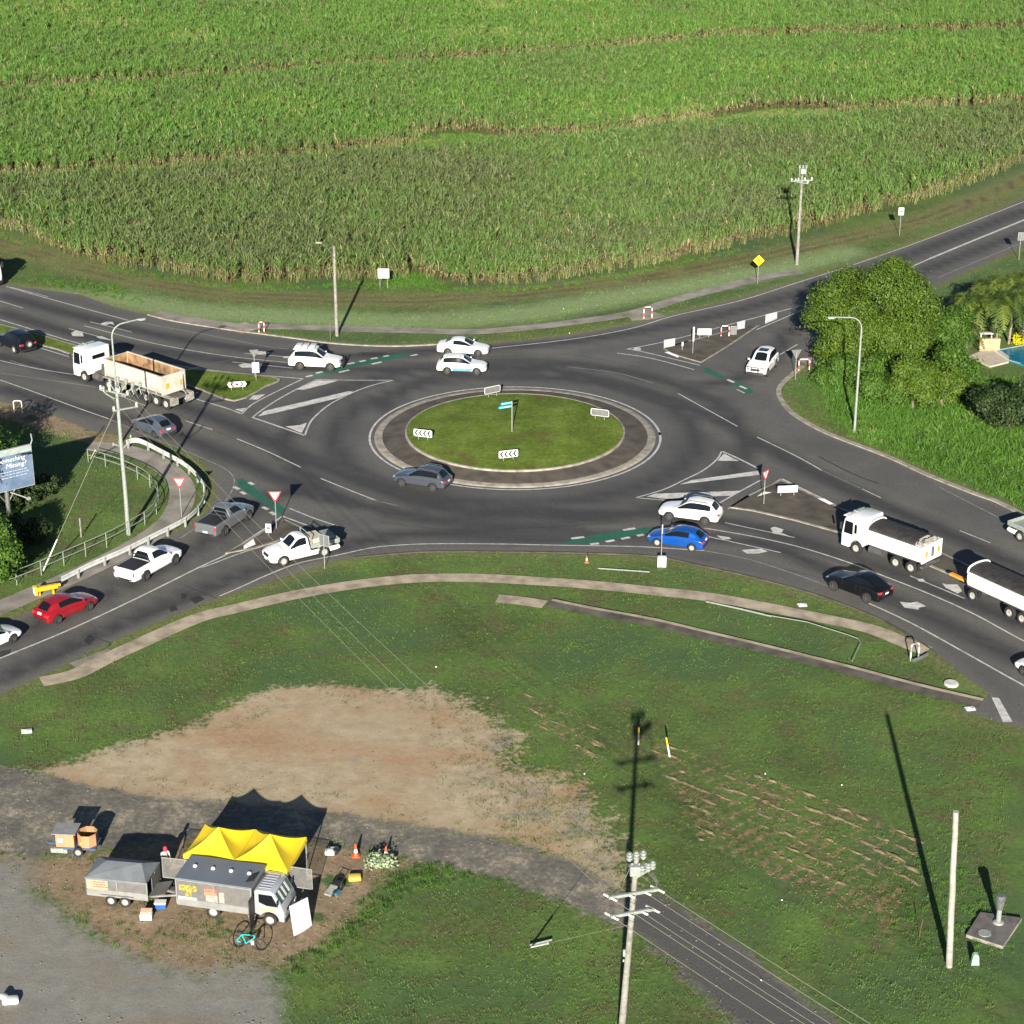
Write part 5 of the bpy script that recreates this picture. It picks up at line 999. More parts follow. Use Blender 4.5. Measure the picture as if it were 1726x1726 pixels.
def truck_at(front, rear, fx, rx, half=1.15, **k):
    a, c2 = G(*front), G(*rear); d = a - c2; d.normalize(); lft = Vector((-d.y, d.x, 0)); near = lft if lft.y < 0 else -lft
    sc = (a - c2).length / (fx - rx); sc = min(max(sc, .92), 1.06); mid = (a + c2) / 2 - near * half * sc - d * (fx + rx) / 2 * sc
    e = empty(k.pop('name'), (mid.x, mid.y, .012), math.atan2(d.y, d.x), **k); e.scale = (sc,) * 3; return e
def plates(e, x, zc_, sg=-1):
    for y_ in (-.75, .75): b = B(); b.box((x, y_, zc_), (.02, .3, .42)); b.done('marker_plate', YELP, e)
def tub_open(e, x0, x1, z0, z1, wd=2.45):
    b = B(); h = wd / 2; t = .08
    b.box(((x0 + x1) / 2, 0, z0 + .05), (x1 - x0, wd * .86, .1), 1)
    for sg in (1, -1):
        b.prism([(sg * h * .86, z0), (sg * h * .97, z0 + .35), (sg * h, z1), (sg * (h - t), z1), (sg * (h * .97 - t), z0 + .35), (sg * (h * .86 - t), z0 + .05)], x0, x1, 0, ax='x')
        b.face([(x0 + .1, sg * (h - t - .005), z1 - .01), (x1 - .1, sg * (h - t - .005), z1 - .01), (x1 - .1, sg * (h * .97 - t - .005), z0 + .35), (x0 + .1, sg * (h * .97 - t - .005), z0 + .35)], 1)
        b.box(((x0 + x1) / 2, sg * h, z1), (x1 - x0 + .06, .14, .1), 0)
        for k in range(1): b.box(((x0 + x1) / 2, sg * (h + .0), (z0 + z1) / 2 + .1), (.10, .1, z1 - z0 - .2), 0)
    b.box((x1 + .04, 0, (z0 + z1) / 2), (.08, wd, z1 - z0), 0); b.box((x1 - .006, 0, (z0 + z1) / 2), (.02, wd - .2, z1 - z0 - .04), 1)
    b.done('tipper_body', [TUBW, RUST], e)
    b = B(); b.box((x0 - .05, 0, (z0 + z1) / 2 - .02), (.09, wd + .04, z1 - z0 + .12), 0); b.box((x0 - .11, 0, (z0 + z1) / 2), (.04, wd * .5, z1 - z0 - .4), 0); b.box((x0 + .01, 0, (z0 + z1) / 2), (.03, wd - .2, z1 - z0 - .1), 1)
    b.done('tailgate', [TUBW, RUST], e)
sm = truck_at((139, 643.6), (284, 692.5), 5.2, -5.2, name='tipper_semi_trailer', label='dusty white semi truck hauling an empty open tipper trailer with rusty inside', cat='truck')
cabover(sm, 5.2, back_window=True); axles(sm, [5.2, 2.0, .75]); axles(sm, [-2.8, -4.0, -5.2])
b = B(); b.box((2.6, 0, .85), (6.2, .9, .22)); b.box((-2.2, 0, 1.0), (7.4, 1.0, .2)); b.box((1.4, 0, 1.1), (1.2, 1.0, .15), bev=.03)
for sg in (1, -1): b.cyl((3.3, sg * .85, .75), (4.1, sg * .85, .75), .3, n=14)
b.box((-1.0, .95, .7), (.5, .3, .5)); b.box((-1.0, -.95, .7), (.5, .3, .5)); b.done('chassis', CHASSIS, sm)
for x0, x1 in ((.15, 2.6), (-5.9, -2.2)):
    for sg in (1, -1): b = B(); b.box(((x0 + x1) / 2, sg * 1.03, 1.1), (x1 - x0, .45, .06), bev=.02); b.box((x0, sg * 1.03, .8), (.04, .45, .6)); b.done('mudguard', DUSTY, sm)
b = B(); b.cyl((2.9, .0, 1.2), (2.9, .0, 2.6), .12, n=12); b.box((3.05, .3, 1.5), (.4, 1.0, .9), bev=.05); b.done('air_tank', CHASSIS, sm)
tub_open(sm, -4.9, 2.2, 1.25, 2.75); plates(sm, -5.08, 1.9)
b = B(); b.tube([(-5.05, -.9, 2.5), (-5.35, -.6, 1.4), (-5.9, -.5, 1.1)], .05, 6); b.box((-5.9, .75, .75), (.06, .7, .6)); b.box((-5.9, -.75, .75), (.06, .7, .6)); b.done('mud_flap', DUSTY, sm)

def loaded(e, x0, x1, z0, z1, wd=2.42, head=True):
    b = B(); h = wd / 2
    b.prism([(-h * .9, z0), (-h, z0 + .3), (-h, z1), (h, z1), (h, z0 + .3), (h * .9, z0)], x0, x1, 0, ax='x')
    for sg in (1, -1): b.box(((x0 + x1) / 2, sg * (h + .003), z1 - .05), (x1 - x0 + .05, .12, .1), 0)
    b.done('tipper_body', WHITE, e)
    b = B()
    if head: b.prism([(-h, z1 - .02)] + [(h * math.cos(t), z1 + .52 * math.sin(t) ** .7) for t in [math.pi * (1 - i / 12) for i in range(1, 12)]] + [(h, z1 - .02)], x1 - .02, x1 + .06, 0, ax='x')
    b.box((x0 - .03, 0, (z0 + z1) / 2 + .03), (.08, wd + .03, z1 - z0 + .14), 0)
    for y_ in (-.1, .1): b.box((x0 - .085, y_ * 4, (z0 + z1) / 2), (.05, .08, z1 - z0 - .3), 0)
    b.done('tailgate', WHITE, e)
    b = B(); n = 10; nn = int((x1 - x0 - .6) / .16)
    for i in range(nn):
        xa = x1 - .05 - i * .16; xb = xa - .16; ra = .40 + .035 * (i % 3 == 0); rb = .40 + .035 * ((i + 1) % 3 == 0)
        for k in range(n):
            t0 = math.pi * k / n; t1 = math.pi * (k + 1) / n; q = lambda x, t, r_: (x, (h - .07) * math.cos(t), z1 - .01 + r_ * math.sin(t) ** .8)
            b.face((q(xa, t0, ra), q(xa, t1, ra), q(xb, t1, rb), q(xb, t0, rb)))
    b.done('tarpaulin', TARP, e, smooth=True)
    b = B(); rs = random.Random(3)
    for k in range(40): b.box((x0 + .3 + rs.uniform(-.22, .25), rs.uniform(-.95, .95), z1 - .02 + rs.uniform(-.05, .12)), (.25, .25, .2), 0, Euler((rs.random() * 3, rs.random() * 3, 0)).to_matrix())
    b.done('gravel_load', M('grey_gravel_load', (.30, .28, .25), rough=.9, var=.2), e)
rg = truck_at((1441.6, 934.9), (1534, 968), 2.5, -2.45, name='tipper_truck', label='white three-axle tipper truck with a black tarpaulin over its load', cat='truck', group='white tipper and its dog trailer')
def rigid(rg):
    cabover(rg, 2.5); axles(rg, [2.5, -1.1, -2.45])
    b = B(); b.box((-.2, 0, .85), (6.4, .9, .25)); b.box((-3.3, 0, .75), (.2, 2.2, .15)); b.done('chassis', CHASSIS, rg)
    for sg in (1, -1):
        b = B(); b.cyl((.2, sg * .9, .75), (1.35, sg * .9, .75), .32, n=16); b.done('fuel_tank', ALLOY, rg)
        b = B(); b.box((-1.78, sg * 1.03, 1.12), (2.5, .45, .05), bev=.02); b.box((-3.12, sg * 1.03, .75), (.04, .45, .6)); b.done('mudguard', DARK, rg)
    loaded(rg, -3.35, 1.55, 1.15, 2.35); plates(rg, -3.46, 1.75)
    b = B(); b.box((-3.47, 0, 1.8), (.03, .3, .75)); b.done('door_panel', SIGNBACK, rg)
rigid(rg)
tl = truck_at((1638, 1014.7), (1721, 1053.6), 2.4, -2.4, name='dog_trailer', label='white dog trailer with an arched black tarpaulin behind the tipper', cat='trailer', group='white tipper and its dog trailer')
axles(tl, [2.4, -1.2, -2.4]); b = B(); b.box((0, 0, .9), (6.6, .9, .2)); b.box((2.4, 0, .7), (1.2, 1.0, .2)); b.done('chassis', CHASSIS, tl)
for x in (2.4, -1.8):
    for sg in (1, -1): b = B(); L2 = 1.2 if x > 0 else 2.5; b.box((x, sg * 1.03, 1.1), (L2, .42, .05), bev=.02); b.box((x - L2 / 2, sg * 1.03, .8), (.04, .42, .5)); b.done('mudguard', DARK, tl)
loaded(tl, -3.6, 3.0, 1.15, 2.3)
b = B(); b.box((3.9, 0, .72), (1.7, .12, .14), 1); b.prism([(2.9, -.45), (4.5, -.06), (4.5, .06), (2.9, .45), (2.9, .33), (4.0, 0), (2.9, -.33)], .62, .76, 1, ax='z'); b.prism([(4.2, -.16), (5.7, -.16), (5.7, .16), (4.2, .16)], .70, .86, 0, ax='z'); b.done('drawbar', [YELP, CHASSIS], tl)
off = empty('tipper_truck', (0, 0, .012), 0, label='white truck of which only the nose shows at the upper left edge', cat='truck'); rigid(off)
fa = G(2, 492); dd_ = (G(60, 507) - G(0, 491)).normalized(); off.rotation_euler = (0, 0, math.atan2(dd_.y, dd_.x)); off.location = (fa.x - dd_.x * 3.9, fa.y - dd_.y * 3.9 + 1.0, .012); off.location.x -= 1.35; off.scale = (1.12,) * 3
# ------------------------------------------------------------------ poles, lamps, wires
def world_axis(e): return Matrix.Rotation(e.rotation_euler[2], 4, 'Z')
def pole_obj(name, bx, by, h, r0, r1, mt, label, catg, top_shift=0.0, n=12, seed=None):
    p = G(bx, by); e = empty(name, p, label=label, cat=catg); b = B(); rs = random.Random(seed or 1)
    pts = [(top_shift * t + (rs.uniform(-.015, .015) if 0 < t < 1 else 0), 0, -.2 + (h + .2) * t) for t in [i / 8 for i in range(9)]]
    b.tube(pts, [r0 + (r1 - r0) * i / 8 for i in range(9)], n); b.done('pole', mt, e, smooth=True); return e, p
def insul(b, p, s=1.0, mi=0):
    for k, r_ in enumerate((.05, .085, .05, .085, .045)): b.cyl((p[0], p[1], p[2] + k * .05 * s), (p[0], p[1], p[2] + (k + 1) * .05 * s), r_ * s, n=10, mi=mi)
def crossarm(e, z, ln, ang, x0=0, hw=.10, mt=GALVW, ins=3, name='crossarm'):
    d = Vector((math.cos(ang), math.sin(ang), 0)); b = B(); rt = Matrix.Rotation(ang, 3, 'Z'); b.box((x0, -.16, z), (ln, hw, hw), 0, rt)
    o = b.done(name, mt, e); b = B()
    for k in range(ins):
        t = (k / (ins - 1) - .5) * (ln - .2) if ins > 1 else 0; q = Vector((x0, -.16, z + hw / 2)) + d * t; insul(b, q, 1.1)
    b.done('insulator', M('porcelain', (.70, .68, .62), rough=.3), e); return [Vector((x0, -.16, z + .3)) + d * ((k / max(ins - 1, 1) - .5) * (ln - .2)) for k in range(ins)]
# left pole with its tangle of gear
hp = height(217, 901, 652)
lp, lpp = pole_obj('power_pole', 217, 901, hp, .17, .12, GALVW, 'tall pale power pole with transformer gear beside the guardrail', 'power pole', -.05)
z = hp
cl1 = crossarm(lp, z - .35, 2.6, R(-28), -.2, ins=4); cl2 = crossarm(lp, z - 1.6, 1.9, R(30), .5, ins=2)
b = B()
for x, y_, zz in ((-.45, .3, .15), (.0, .5, .2), (.5, .35, .1), (-.8, -.1, -.3), (.9, .2, -.1), (1.3, .5, -.2)): b.tube([(x * .3, y_ * .3, z + zz - .6), (x, y_, z + zz - .2), (x * 1.2, y_, z + zz)], .05, 6); insul(b, (x * 1.2, y_, z + zz), 1.6)
b.done('switch_gear', GALVW, lp)
b = B()
for k in range(4):
    x = .9 + k * .55; b.tube([(x - .3, 0, z - .2), (x, .1, z - .9), (x + .25, 0, z - .55), (x + .1, .1, z - .05)], .03, 6)
b.done('looped_cable', GALV, lp)
b = B(); b.tube([(0, 0, z - 4.6), (-.55, 0, z - 4.4)], .04, 6); insul(b, (-.6, 0, z - 4.5)); b.tube([(0, 0, z - 4.8), (.6, 0, z - 4.2), (.7, 0, z - 3.9)], .04, 6); insul(b, (.7, 0, z - 3.9)); b.done('bracket', GALVW, lp)
# luminaires
def lamp(bx, by, h, reach, sg, label, seed=0, ang=0.0):
    e = empty('street_lamp', G(bx, by), ang, label=label, cat='street lamp'); b = B(); R0 = 1.1
    pts = [(0, 0, -.1), (0, 0, h * .3), (0, 0, h * .6), (0, 0, h - R0)] + [(sg * (R0 - R0 * math.cos(t)), 0, h - R0 + R0 * math.sin(t) * .92) for t in [math.pi / 2 * i / 6 for i in range(1, 7)]] + [(sg * reach, 0, h + .02)]
    b.tube(pts, [.11, .1, .085, .07] + [.06] * 6 + [.045], 10); b.cyl((0, 0, 0), (0, 0, .35), .16, .14, n=10); b.done('pole', GALVW, e, smooth=True)
    b = B(); b.box((sg * (reach + .32), 0, h + .02), (.75, .24, .13), bev=.05); b.done('lamp_head', GALVW, e, smooth=True); b = B(); b.box((sg * (reach + .38), 0, h - .06), (.45, .18, .05), bev=.02); b.done('lamp_glass', M('lamp_glass', (.5, .5, .48), rough=.2), e); return e
lamp(1440, 730, 10.2, 2.3, -1, 'tall galvanised lamp with a curved arm at the foot of the grassy slope', ang=R(12))
lamp(203, 748, 10.3, 2.2, 1, 'tall galvanised lamp with its curved arm over the left approach lanes', ang=R(28))
hp2 = height(568, 565, 414)
mp, mpp = pole_obj('street_lamp', 568, 566, hp2, .17, .12, TIMBER, 'timber pole with a small lamp on an angled bracket by the far footpath', 'street lamp', 0, seed=4)
b = B(); b.tube([(0, -.1, hp2 - 1.1), (-.5, -.3, hp2 - .2), (-1.1, -.5, hp2 + .45)], .035, 8); b.done('bracket', GALV, mp)
b = B(); b.box((-1.35, -.55, hp2 + .48), (.6, .22, .13), bev=.05); b.done('lamp_head', GALVW, mp, smooth=True)
hp3 = height(1343, 446, 296)
rp, rpp = pole_obj('power_pole', 1343, 446, hp3, .18, .12, TIMBER, 'timber power pole with a crossarm at the edge of the cane field', 'power pole', .05, seed=6)
cr3 = crossarm(rp, hp3 - .5, 2.4, R(12), 0, ins=4); cr3b = crossarm(rp, hp3 - .7, 1.6, R(-35), 0, ins=2)
b = B(); b.box((.1, -.1, hp3 + .5), (.55, .45, .55), bev=.05)
for x in (-.25, .1, .45): insul(b, (x, 0, hp3 + .75), 1.5); b.cyl((x, 0, hp3 - .1), (x, 0, hp3 + .8), .035, n=6)
b.done('transformer', GALVW, rp)
# near pole (leans a little) with two heavy crossarms
nb = Vector((4.85, 76.5, 0)); ntp = G(1073, 1447, 11.4); ne = empty('power_pole', nb, label='tall weathered near power pole with two white crossarms and a switch on top', cat='power pole')
tp = ntp - nb; b = B(); b.tube([tp * t for t in [i / 8 for i in range(-1, 9)]], [.185 - .008 * i for i in range(10)], 14); b.done('pole', TIMBER, ne, smooth=True)
def onp(z_): return tp * (z_ / tp.z)
ca = []
for z_, ln, an in ((9.75, 2.35, R(17)), (8.75, 2.05, R(17))):
    q = onp(z_); b = B(); b.box((q.x, q.y - .22, z_), (ln, .15, .14), 0, Matrix.Rotation(an, 3, 'Z'), bev=.02); b.done('crossarm', GALVW, ne)
    d = Vector((math.cos(an), math.sin(an), 0)); b = B(); ends = []
    for t in (-.47, -.12, .2, .47):
        p_ = Vector((q.x, q.y - .22, z_)) + d * ln * t; ends.append(nb + p_)
        for sg, dv in ((1, Vector((-.72, .69, 0))), (-1, Vector((.72, -.69, 0)))):
            if abs(t) > .3 or sg < 0:
                for k in range(3): b.cyl(p_ + dv * (.12 + .1 * k), p_ + dv * (.19 + .1 * k), .06, .045, n=8)
    b.done('insulator', M('porcelain', (.70, .68, .62)), ne); ca.append(ends)
q = onp(11.3); b = B(); b.box((q.x - .05, q.y - .2, 10.95), (.5, .45, .5), bev=.06)
for k, x in enumerate((-.3, 0, .3)): insul(b, (q.x + x * 1.0, q.y + .05, 11.25 + k * .05), 1.7); b.tube([(q.x + x, q.y, 11.0), (q.x + x + .1, q.y - .3, 11.3)], .05, 6)
for k, x in enumerate((.25, .5, .7)): insul(b, (q.x + x, q.y - .35, 10.85 + .12 * k), 1.6); b.tube([(q.x, q.y - .3, 10.6), (q.x + x, q.y - .35, 10.9 + .12 * k)], .04, 6)
b.done('pole_switch', GALVW, ne)
b = B()
for k in range(3): b.tube([(q.x + .5 + .1 * k, q.y - .35, 10.9), (q.x + .85 + .05 * k, q.y - .3, 10.4), (q.x + .9, q.y - .1, 9.9)], .016, 5)
b.tube([(q.x - .25, q.y, 11.0), (q.x - .5, q.y, 10.3), (q.x - .55, q.y + .1, 9.9)], .016, 5); b.done('jumper_cable', GALV, ne)
q = onp(6.6); b = B(); b.box((q.x - .2, q.y - .15, 6.6), (.12, .12, .35), bev=.02); b.box((q.x - .22, q.y - .15, 6.2), (.08, .1, .12), bev=.02); b.done('bracket', GALVW, ne)
# wires
WIRE = M('wire_aluminium', (.36, .34, .26), rough=.5, metal=.3); WIRED = M('wire_dark', (.10, .10, .10), rough=.6)
def wire(a, c2, sag, label, mt=WIRE, r=.011, name='overhead_wire'):
    a, c2 = Vector(a), Vector(c2); b = B(); b.tube([a.lerp(c2, t) - Vector((0, 0, 4 * sag * t * (1 - t))) for t in [i / 24 for i in range(25)]], r, 4); b.done(name, mt, label=label, cat='overhead wire', group='overhead wires')
lpt = [lpp + v for v in cl1]
WL = ['overhead wire from the left pole to the left end of the near upper crossarm', 'overhead wire from the left pole to the middle of the near upper crossarm', 'overhead wire from the left pole to the right end of the near upper crossarm']
for i, (t, ed) in enumerate(((lpt[0], ca[0][0]), (lpt[2], ca[0][1]), (lpt[3], ca[0][3]))): wire(t, ed, .9, WL[i])
dirw = (ca[0][0] - lpt[0]); dirw.z = 0; dirw.normalize()
far = Vector((.66, -.75, 0))
for i, (p_, l_) in enumerate(((ca[0][0], 'far left'), (ca[0][3], 'far right'), (ca[1][0], 'lower left'), (ca[1][2], 'lower middle'), (ca[1][3], 'lower right'), (ca[0][2], 'upper middle'))):
    wire(p_, p_ + far * 62 + Vector((0, 0, .4)), .8, f'{l_} overhead wire from the near pole over the old road to the lower right')
wire(lpt[1], rpp + cr3[1], 1.6, 'overhead wire across the far lanes between the left pole and the cane-edge pole', WIRED, .010)
# guy wires with white sleeves
def guy(a, c2, label):
    a, c2 = Vector(a), Vector(c2); e = empty('guy_wire', a, label=label, cat='guy wire'); d = c2 - a; b = B(); b.tube([(0, 0, 0), d], .014, 5); b.done('cable', WIRE, e); b = B(); b.cyl(d * .02, d * .2, .045, n=8); b.done('sleeve', M('sleeve_white', (.75, .75, .7)), e)
top = lpp + Vector((0, 0, hp - 1.2)); guy(G(70, 968), top, 'long guy wire from the left pole down to the pedestrian fence')
guy(G(152, 775), top + Vector((0, 0, -.3)), 'shorter guy wire from the left pole toward the billboard side')
q = nb + onp(8.0); guy(G(893, 1597), q, 'guy wire from the near pole down into the grass on its left')
# bare timber pole
hb = height(1600, 1628, 1368)
pole_obj('timber_pole', 1600, 1628, hb, .17, .14, M('bleached_timber', (.33, .315, .28), rough=.9, var=.14, scale=3, bump=.3), 'bare bleached timber pole standing alone in the grass', 'pole', -.42, seed=9)

# ------------------------------------------------------------------ signs
def post(e, x, y, z0, z1, r=.03, mt=GALVW): b = B(); b.cyl((x, y, z0), (x, y, z1), r, n=8); b.done('post', mt, e)
def putmesh(me, mt, e, loc, rot, name): me.materials.clear(); me.materials.append(mt); return obj(name, me, e, loc, rot)
def face_cam(e): return 0
def giveway(bx, by, h, yaw, label, s=.75):
    e = empty('give_way_sign', G(bx, by), yaw, label=label, cat='road sign', group='give way signs'); post(e, 0, .04, -.1, h - .1)
    def tri(k, y, mt, nm):
        b = B(); r_ = s * k; H_ = r_ * .88; zc = h - s * .29; b.prism([(-r_ / 2 * 1.0, zc + H_ / 3), (r_ / 2, zc + H_ / 3), (r_ * .06, zc - H_ * 2 / 3 + .06), (-r_ * .06, zc - H_ * 2 / 3 + .06)], y - .004, y + .004); return b.done(nm, mt, e)
    tri(1.1, .0, SIGNR, 'sign_face'); tri(.78, -.008, SIGNW, 'sign_panel')
    b = B(); b.prism([(-s * .55, h - s * .29 + s * .32), (s * .55, h - s * .29 + s * .32), (s * .06, h - s * .88), (-s * .06, h - s * .88)], .008, .014); b.done('sign_back', SIGNBACK, e)
    for t, z_ in (('GIVE', h - s * .13), ('WAY', h - s * .28)): putmesh(text_mesh(t, s * .17), SIGNK, e, (0, -.018, z_), (R(90), 0, 0), 'lettering')
    return e
giveway(466, 893, height(466, 893, 829), 0.05, 'red and white give way triangle on the splitter island by the parked queue', .9)
giveway(306, 872, height(306, 872, 806), 0.0, 'red and white give way triangle inside the curved guardrail', .9)
giveway(1288, 852, height(1288, 852, 794), R(50), 'give way triangle seen at an angle on the right splitter island', .85)
giveway(1340, 640, height(1340, 640, 590), R(195), 'back of a give way triangle at the corner of the right fork', .9)
CHEV = [(713, 742, -.32, 1, 'white chevron board at the left side of the central island'), (857, 777, .28, 1, 'white chevron board at the near edge of the central island'), (830, 668, .55 + math.pi, 0, 'grey back of a chevron board on the far left of the central island'), (1011, 707, -.35 + math.pi, 0, 'grey back of a chevron board on the right of the central island')]
for bx, by, yw, fr, l_ in CHEV:
    p = G(bx, by, .5); e = empty('chevron_board', p, yw, label=l_, cat='road sign', group='chevron boards on the central island')
    for x in (-.4, .4): post(e, x, .03, -.4, .35, .025)
    wv, hv = (1.6, .62); b = B(); b.prism([(-wv / 2 + .08, .3), (wv / 2 - .08, .3), (wv / 2, .38), (wv / 2, .3 + hv - .08), (wv / 2 - .08, .3 + hv), (-wv / 2 + .08, .3 + hv), (-wv / 2, .3 + hv - .08), (-wv / 2, .38)], -.012, .012); b.done('board', SIGNW, e)
    b = B(); b.box((0, .018, .3 + hv / 2), (wv - .1, .01, hv - .08)); b.done('sign_back', SIGNBACK, e)
    b = B()
    for k in range(4):
        x = -.72 + k * .36; t = .15; b.prism([(x, .61), (x + .19, .87), (x + .19 + t, .87), (x + t, .61), (x + .19 + t, .35), (x + .19, .35)], -.020, -.014)
    b.done('chevron', SIGNK, e)
# hazard board with centre dot on the left median
e = empty('hazard_board', G(400, 660), R(10), label='white board with outward arrows and a black dot on the grassy median', cat='road sign')
for x in (-.5, .5): post(e, x, .03, 0, .5)
b = B(); b.prism([(-.85, .68), (-.7, .42), (.7, .42), (.85, .68), (.7, .92), (-.7, .92)], -.012, .012); b.done('board', SIGNW, e)
b = B()
for s_ in (-1, 1): b.prism([(s_ * .25, .45), (s_ * .42, .68), (s_ * .25, .9), (s_ * .38, .9), (s_ * .56, .68), (s_ * .38, .45)], -.022, -.014)
b.cyl((0, -.014, .68), (0, -.022, .68), .11, n=16); b.done('chevron', SIGNK, e)
# street name post on the central island
e = empty('street_name_sign', G(863, 729, .65), 0, label='pole with two turquoise street name blades on the central island', cat='street sign'); hh_ = 2.75; post(e, 0, 0, -.2, hh_, .045)
BLUEN = M('turquoise_blade', (.03, .42, .55), rough=.4)
for z_, a_, L2 in ((hh_ - .12, R(205), .95), (hh_ - .42, R(205), 1.15)):
    d = Vector((math.cos(a_), math.sin(a_), 0)); b = B(); b.box(d * (L2 / 2 + .05) + Vector((0, 0, z_)), (L2, .03, .2), 0, Matrix.Rotation(a_, 3, 'Z')); b.done('name_blade', BLUEN, e)
    b = B()
    for k in range(6): b.box(d * (.22 + k * L2 / 7.5) + Vector((0, -.02, z_)) , (.09, .03, .08), 0, Matrix.Rotation(a_, 3, 'Z'))
    b.done('lettering', SIGNW, e)
def board(bx, by, h, bw, bh, yaw, label, name='road_sign', posts=1, front=SIGNW, back=SIGNBACK, marks=0, grp=None, mk=None, px0=0.0):
    e = empty(name, G(bx, by), yaw, label=label, cat='road sign', group=grp)
    for x in ([0] if posts == 1 else [-bw * .33, bw * .33]): post(e, x, .04, -.05, h - .04)
    b = B(); b.box((px0, 0, h - bh / 2), (bw, .02, bh)); b.done('sign_face', front, e); b = B(); b.box((px0, .014, h - bh / 2), (bw - .03, .008, bh - .03)); b.done('sign_back', back, e)
    if marks:
        b = B()
        for r_ in range(marks):
            z_ = h - bh * (r_ + .8) / (marks + .6); x = -bw * .36; rs = random.Random(r_ + int(bx))
            while x < bw * .32: l_ = rs.uniform(.05, .16) * bw; b.box((px0 + x + l_ / 2, -.013, z_), (l_, .006, bh * .32 / marks)); x += l_ + .035 * bw
        b.done('lettering', mk or SIGNK, e)
    return e
board(647, 486, height(647, 486, 453), 1.15, 1.0, .0, 'square white information board on two posts in front of the cane', posts=2, marks=4, mk=M('sign_tan_text', (.55, .5, .42)))
e = empty('warning_sign', G(1277, 478), 0, label='yellow diamond warning sign beside the far footpath', cat='road sign'); hh_ = height(1277, 478, 430); post(e, 0, .03, -.05, hh_ - .2)
b = B(); b.prism([(0, hh_ - 1.15), (.58, hh_ - .57), (0, hh_), (-.58, hh_ - .57)], -.012, .012); b.done('sign_face', M('sign_yellow', (.85, .62, .0), rough=.4, var=.03), e)
b = B(); b.prism([(-.2, hh_ - .75), (0, hh_ - .3), (.2, hh_ - .75), (.08, hh_ - .75), (0, hh_ - .5), (-.08, hh_ - .75)], -.02, -.014); b.done('lettering', SIGNK, e)
board(1516, 398, height(1516, 398, 350), .6, .85, 0, 'small white speed sign on one post beside the far road', marks=1)
board(1717, 438, height(1717, 438, 392), .6, .85, math.pi, 'grey back of a sign at the right edge by the far road')
board(432, 643, height(432, 643, 611), .62, .95, .15, 'white sign plate low on the pole standing on the left median', marks=2, mk=M('sign_blue_text', (.1, .2, .45)))
giveway(430, 637, height(430, 637, 590), R(190), 'back of a give way sign on the left median above the white plate', .75)
board(548, 958, height(548, 958, 902), .85, .85, R(150), 'back of a square sign on the near verge beside the tray ute')
board(453, 903, .95, .42, .7, -.15, 'small white keep left plate beside the give way sign', marks=1)
board(1327, 838, .95, 1.55, .55, R(5), 'long low white board on two posts on the right splitter island', posts=2)
e = board(1115, 954, height(1115, 954, 884), .12, .7, R(60), 'tall thin pole with an edge-on sign and a white cabinet at its foot', px0=0); e.name = 'sign_pole'
b = B(); b.box((0, -.15, .42), (.62, .3, .8), bev=.02); o = b.done('cabinet', SIGNW, e); o.rotation_euler = (0, 0, R(-60))
board(1168, 597, height(1168, 597, 551), .2, 1.4, R(40), 'narrow grey sign post on the far splitter island')
board(1150, 592, .9, .16, .4, R(20), 'short post with a small plate on the far splitter island')
board(1236, 566, .95, .55, .8, math.pi, 'grey backed sign board between the red hoops on the far splitter island')
board(1187, 571, 1.0, 1.3, .62, .0, 'bright white reflective board on the far splitter island', posts=2)
e = empty('marker_post', G(557, 572), label='thin grey marker post beside the timber lamp pole', cat='post'); post(e, 0, 0, -.1, 1.9, .03, GALV)
# red and white hoops, cream hoop
def hoop(px, py, wd, h, label, c1, c2, yaw=0.0, r=.05, grp='striped bollard hoops at the path crossings'):
    e = empty('hoop_bollard', G(px, py), yaw, label=label, cat='bollard', group=grp); k = .16; n = 10
    pts = [(-wd / 2, 0, -.05)] + [(-wd / 2, 0, z_) for z_ in np.linspace(0, h - k, 6)] + [(-wd / 2 + k - k * math.cos(t), 0, h - k + k * math.sin(t)) for t in (.5, 1.1, 1.57)] + [(wd / 2 - k + k * math.sin(t), 0, h - k + k * math.cos(t)) for t in (0, .5, 1.1)] + [(wd / 2, 0, z_) for z_ in np.linspace(h - k, -.05, 7)]
    b = B()
    for i in range(len(pts) - 1): b.cyl(pts[i], pts[i + 1], r, n=8, mi=(i // 2) % 2)
    b.done('hoop', [c1, c2], e); return e
HW = M('hoop_white', (.8, .78, .74)); HR = M('hoop_red', (.75, .07, .04)); HCR = M('hoop_cream', (.62, .54, .38))
hoop(441, 560, .5, 1.0, 'red and white hoop at the left end of the far footpath', HW, HR); hoop(1092, 537, .8, 1.15, 'orange-red and white hoop on the far footpath beyond the fork', HW, HR, .1); hoop(1222, 568, .75, 1.1, 'red and white hoop on the far splitter island', HW, HR); hoop(1355, 626, .95, 1.15, 'red and white hoop at the corner by the back-turned give way sign', HW, HR)
hoop(31, 696, .68, 1.1, 'cream hoop on the gravel shoulder at the left', HCR, HW); hoop(1541, 1112, .62, 1.15, 'pale grey hoop where the near footpath meets the road', GALVW, HW, .45, .05)
# guide posts on the grass
for px, py, ty, l_ in ((1076, 1255, 1226, 'upright yellow and white post beside the long pole shadow'), (1129, 1275, 1243, 'leaning yellow and white post right of the upright one')):
    e = empty('marker_post', G(px, py), label=l_, cat='post', group='yellow and white marker posts'); h = height(px, py, ty); ln = -.25 if px > 1100 else 0; b = B(); b.tube([(0, 0, -.05), (ln * .6, 0, h * .6)], .055, 8, 0); b.tube([(ln * .6, 0, h * .6), (ln, 0, h)], .055, 8, 1); b.done('post', [SIGNW, M('post_yellow', (.75, .48, .02))], e)

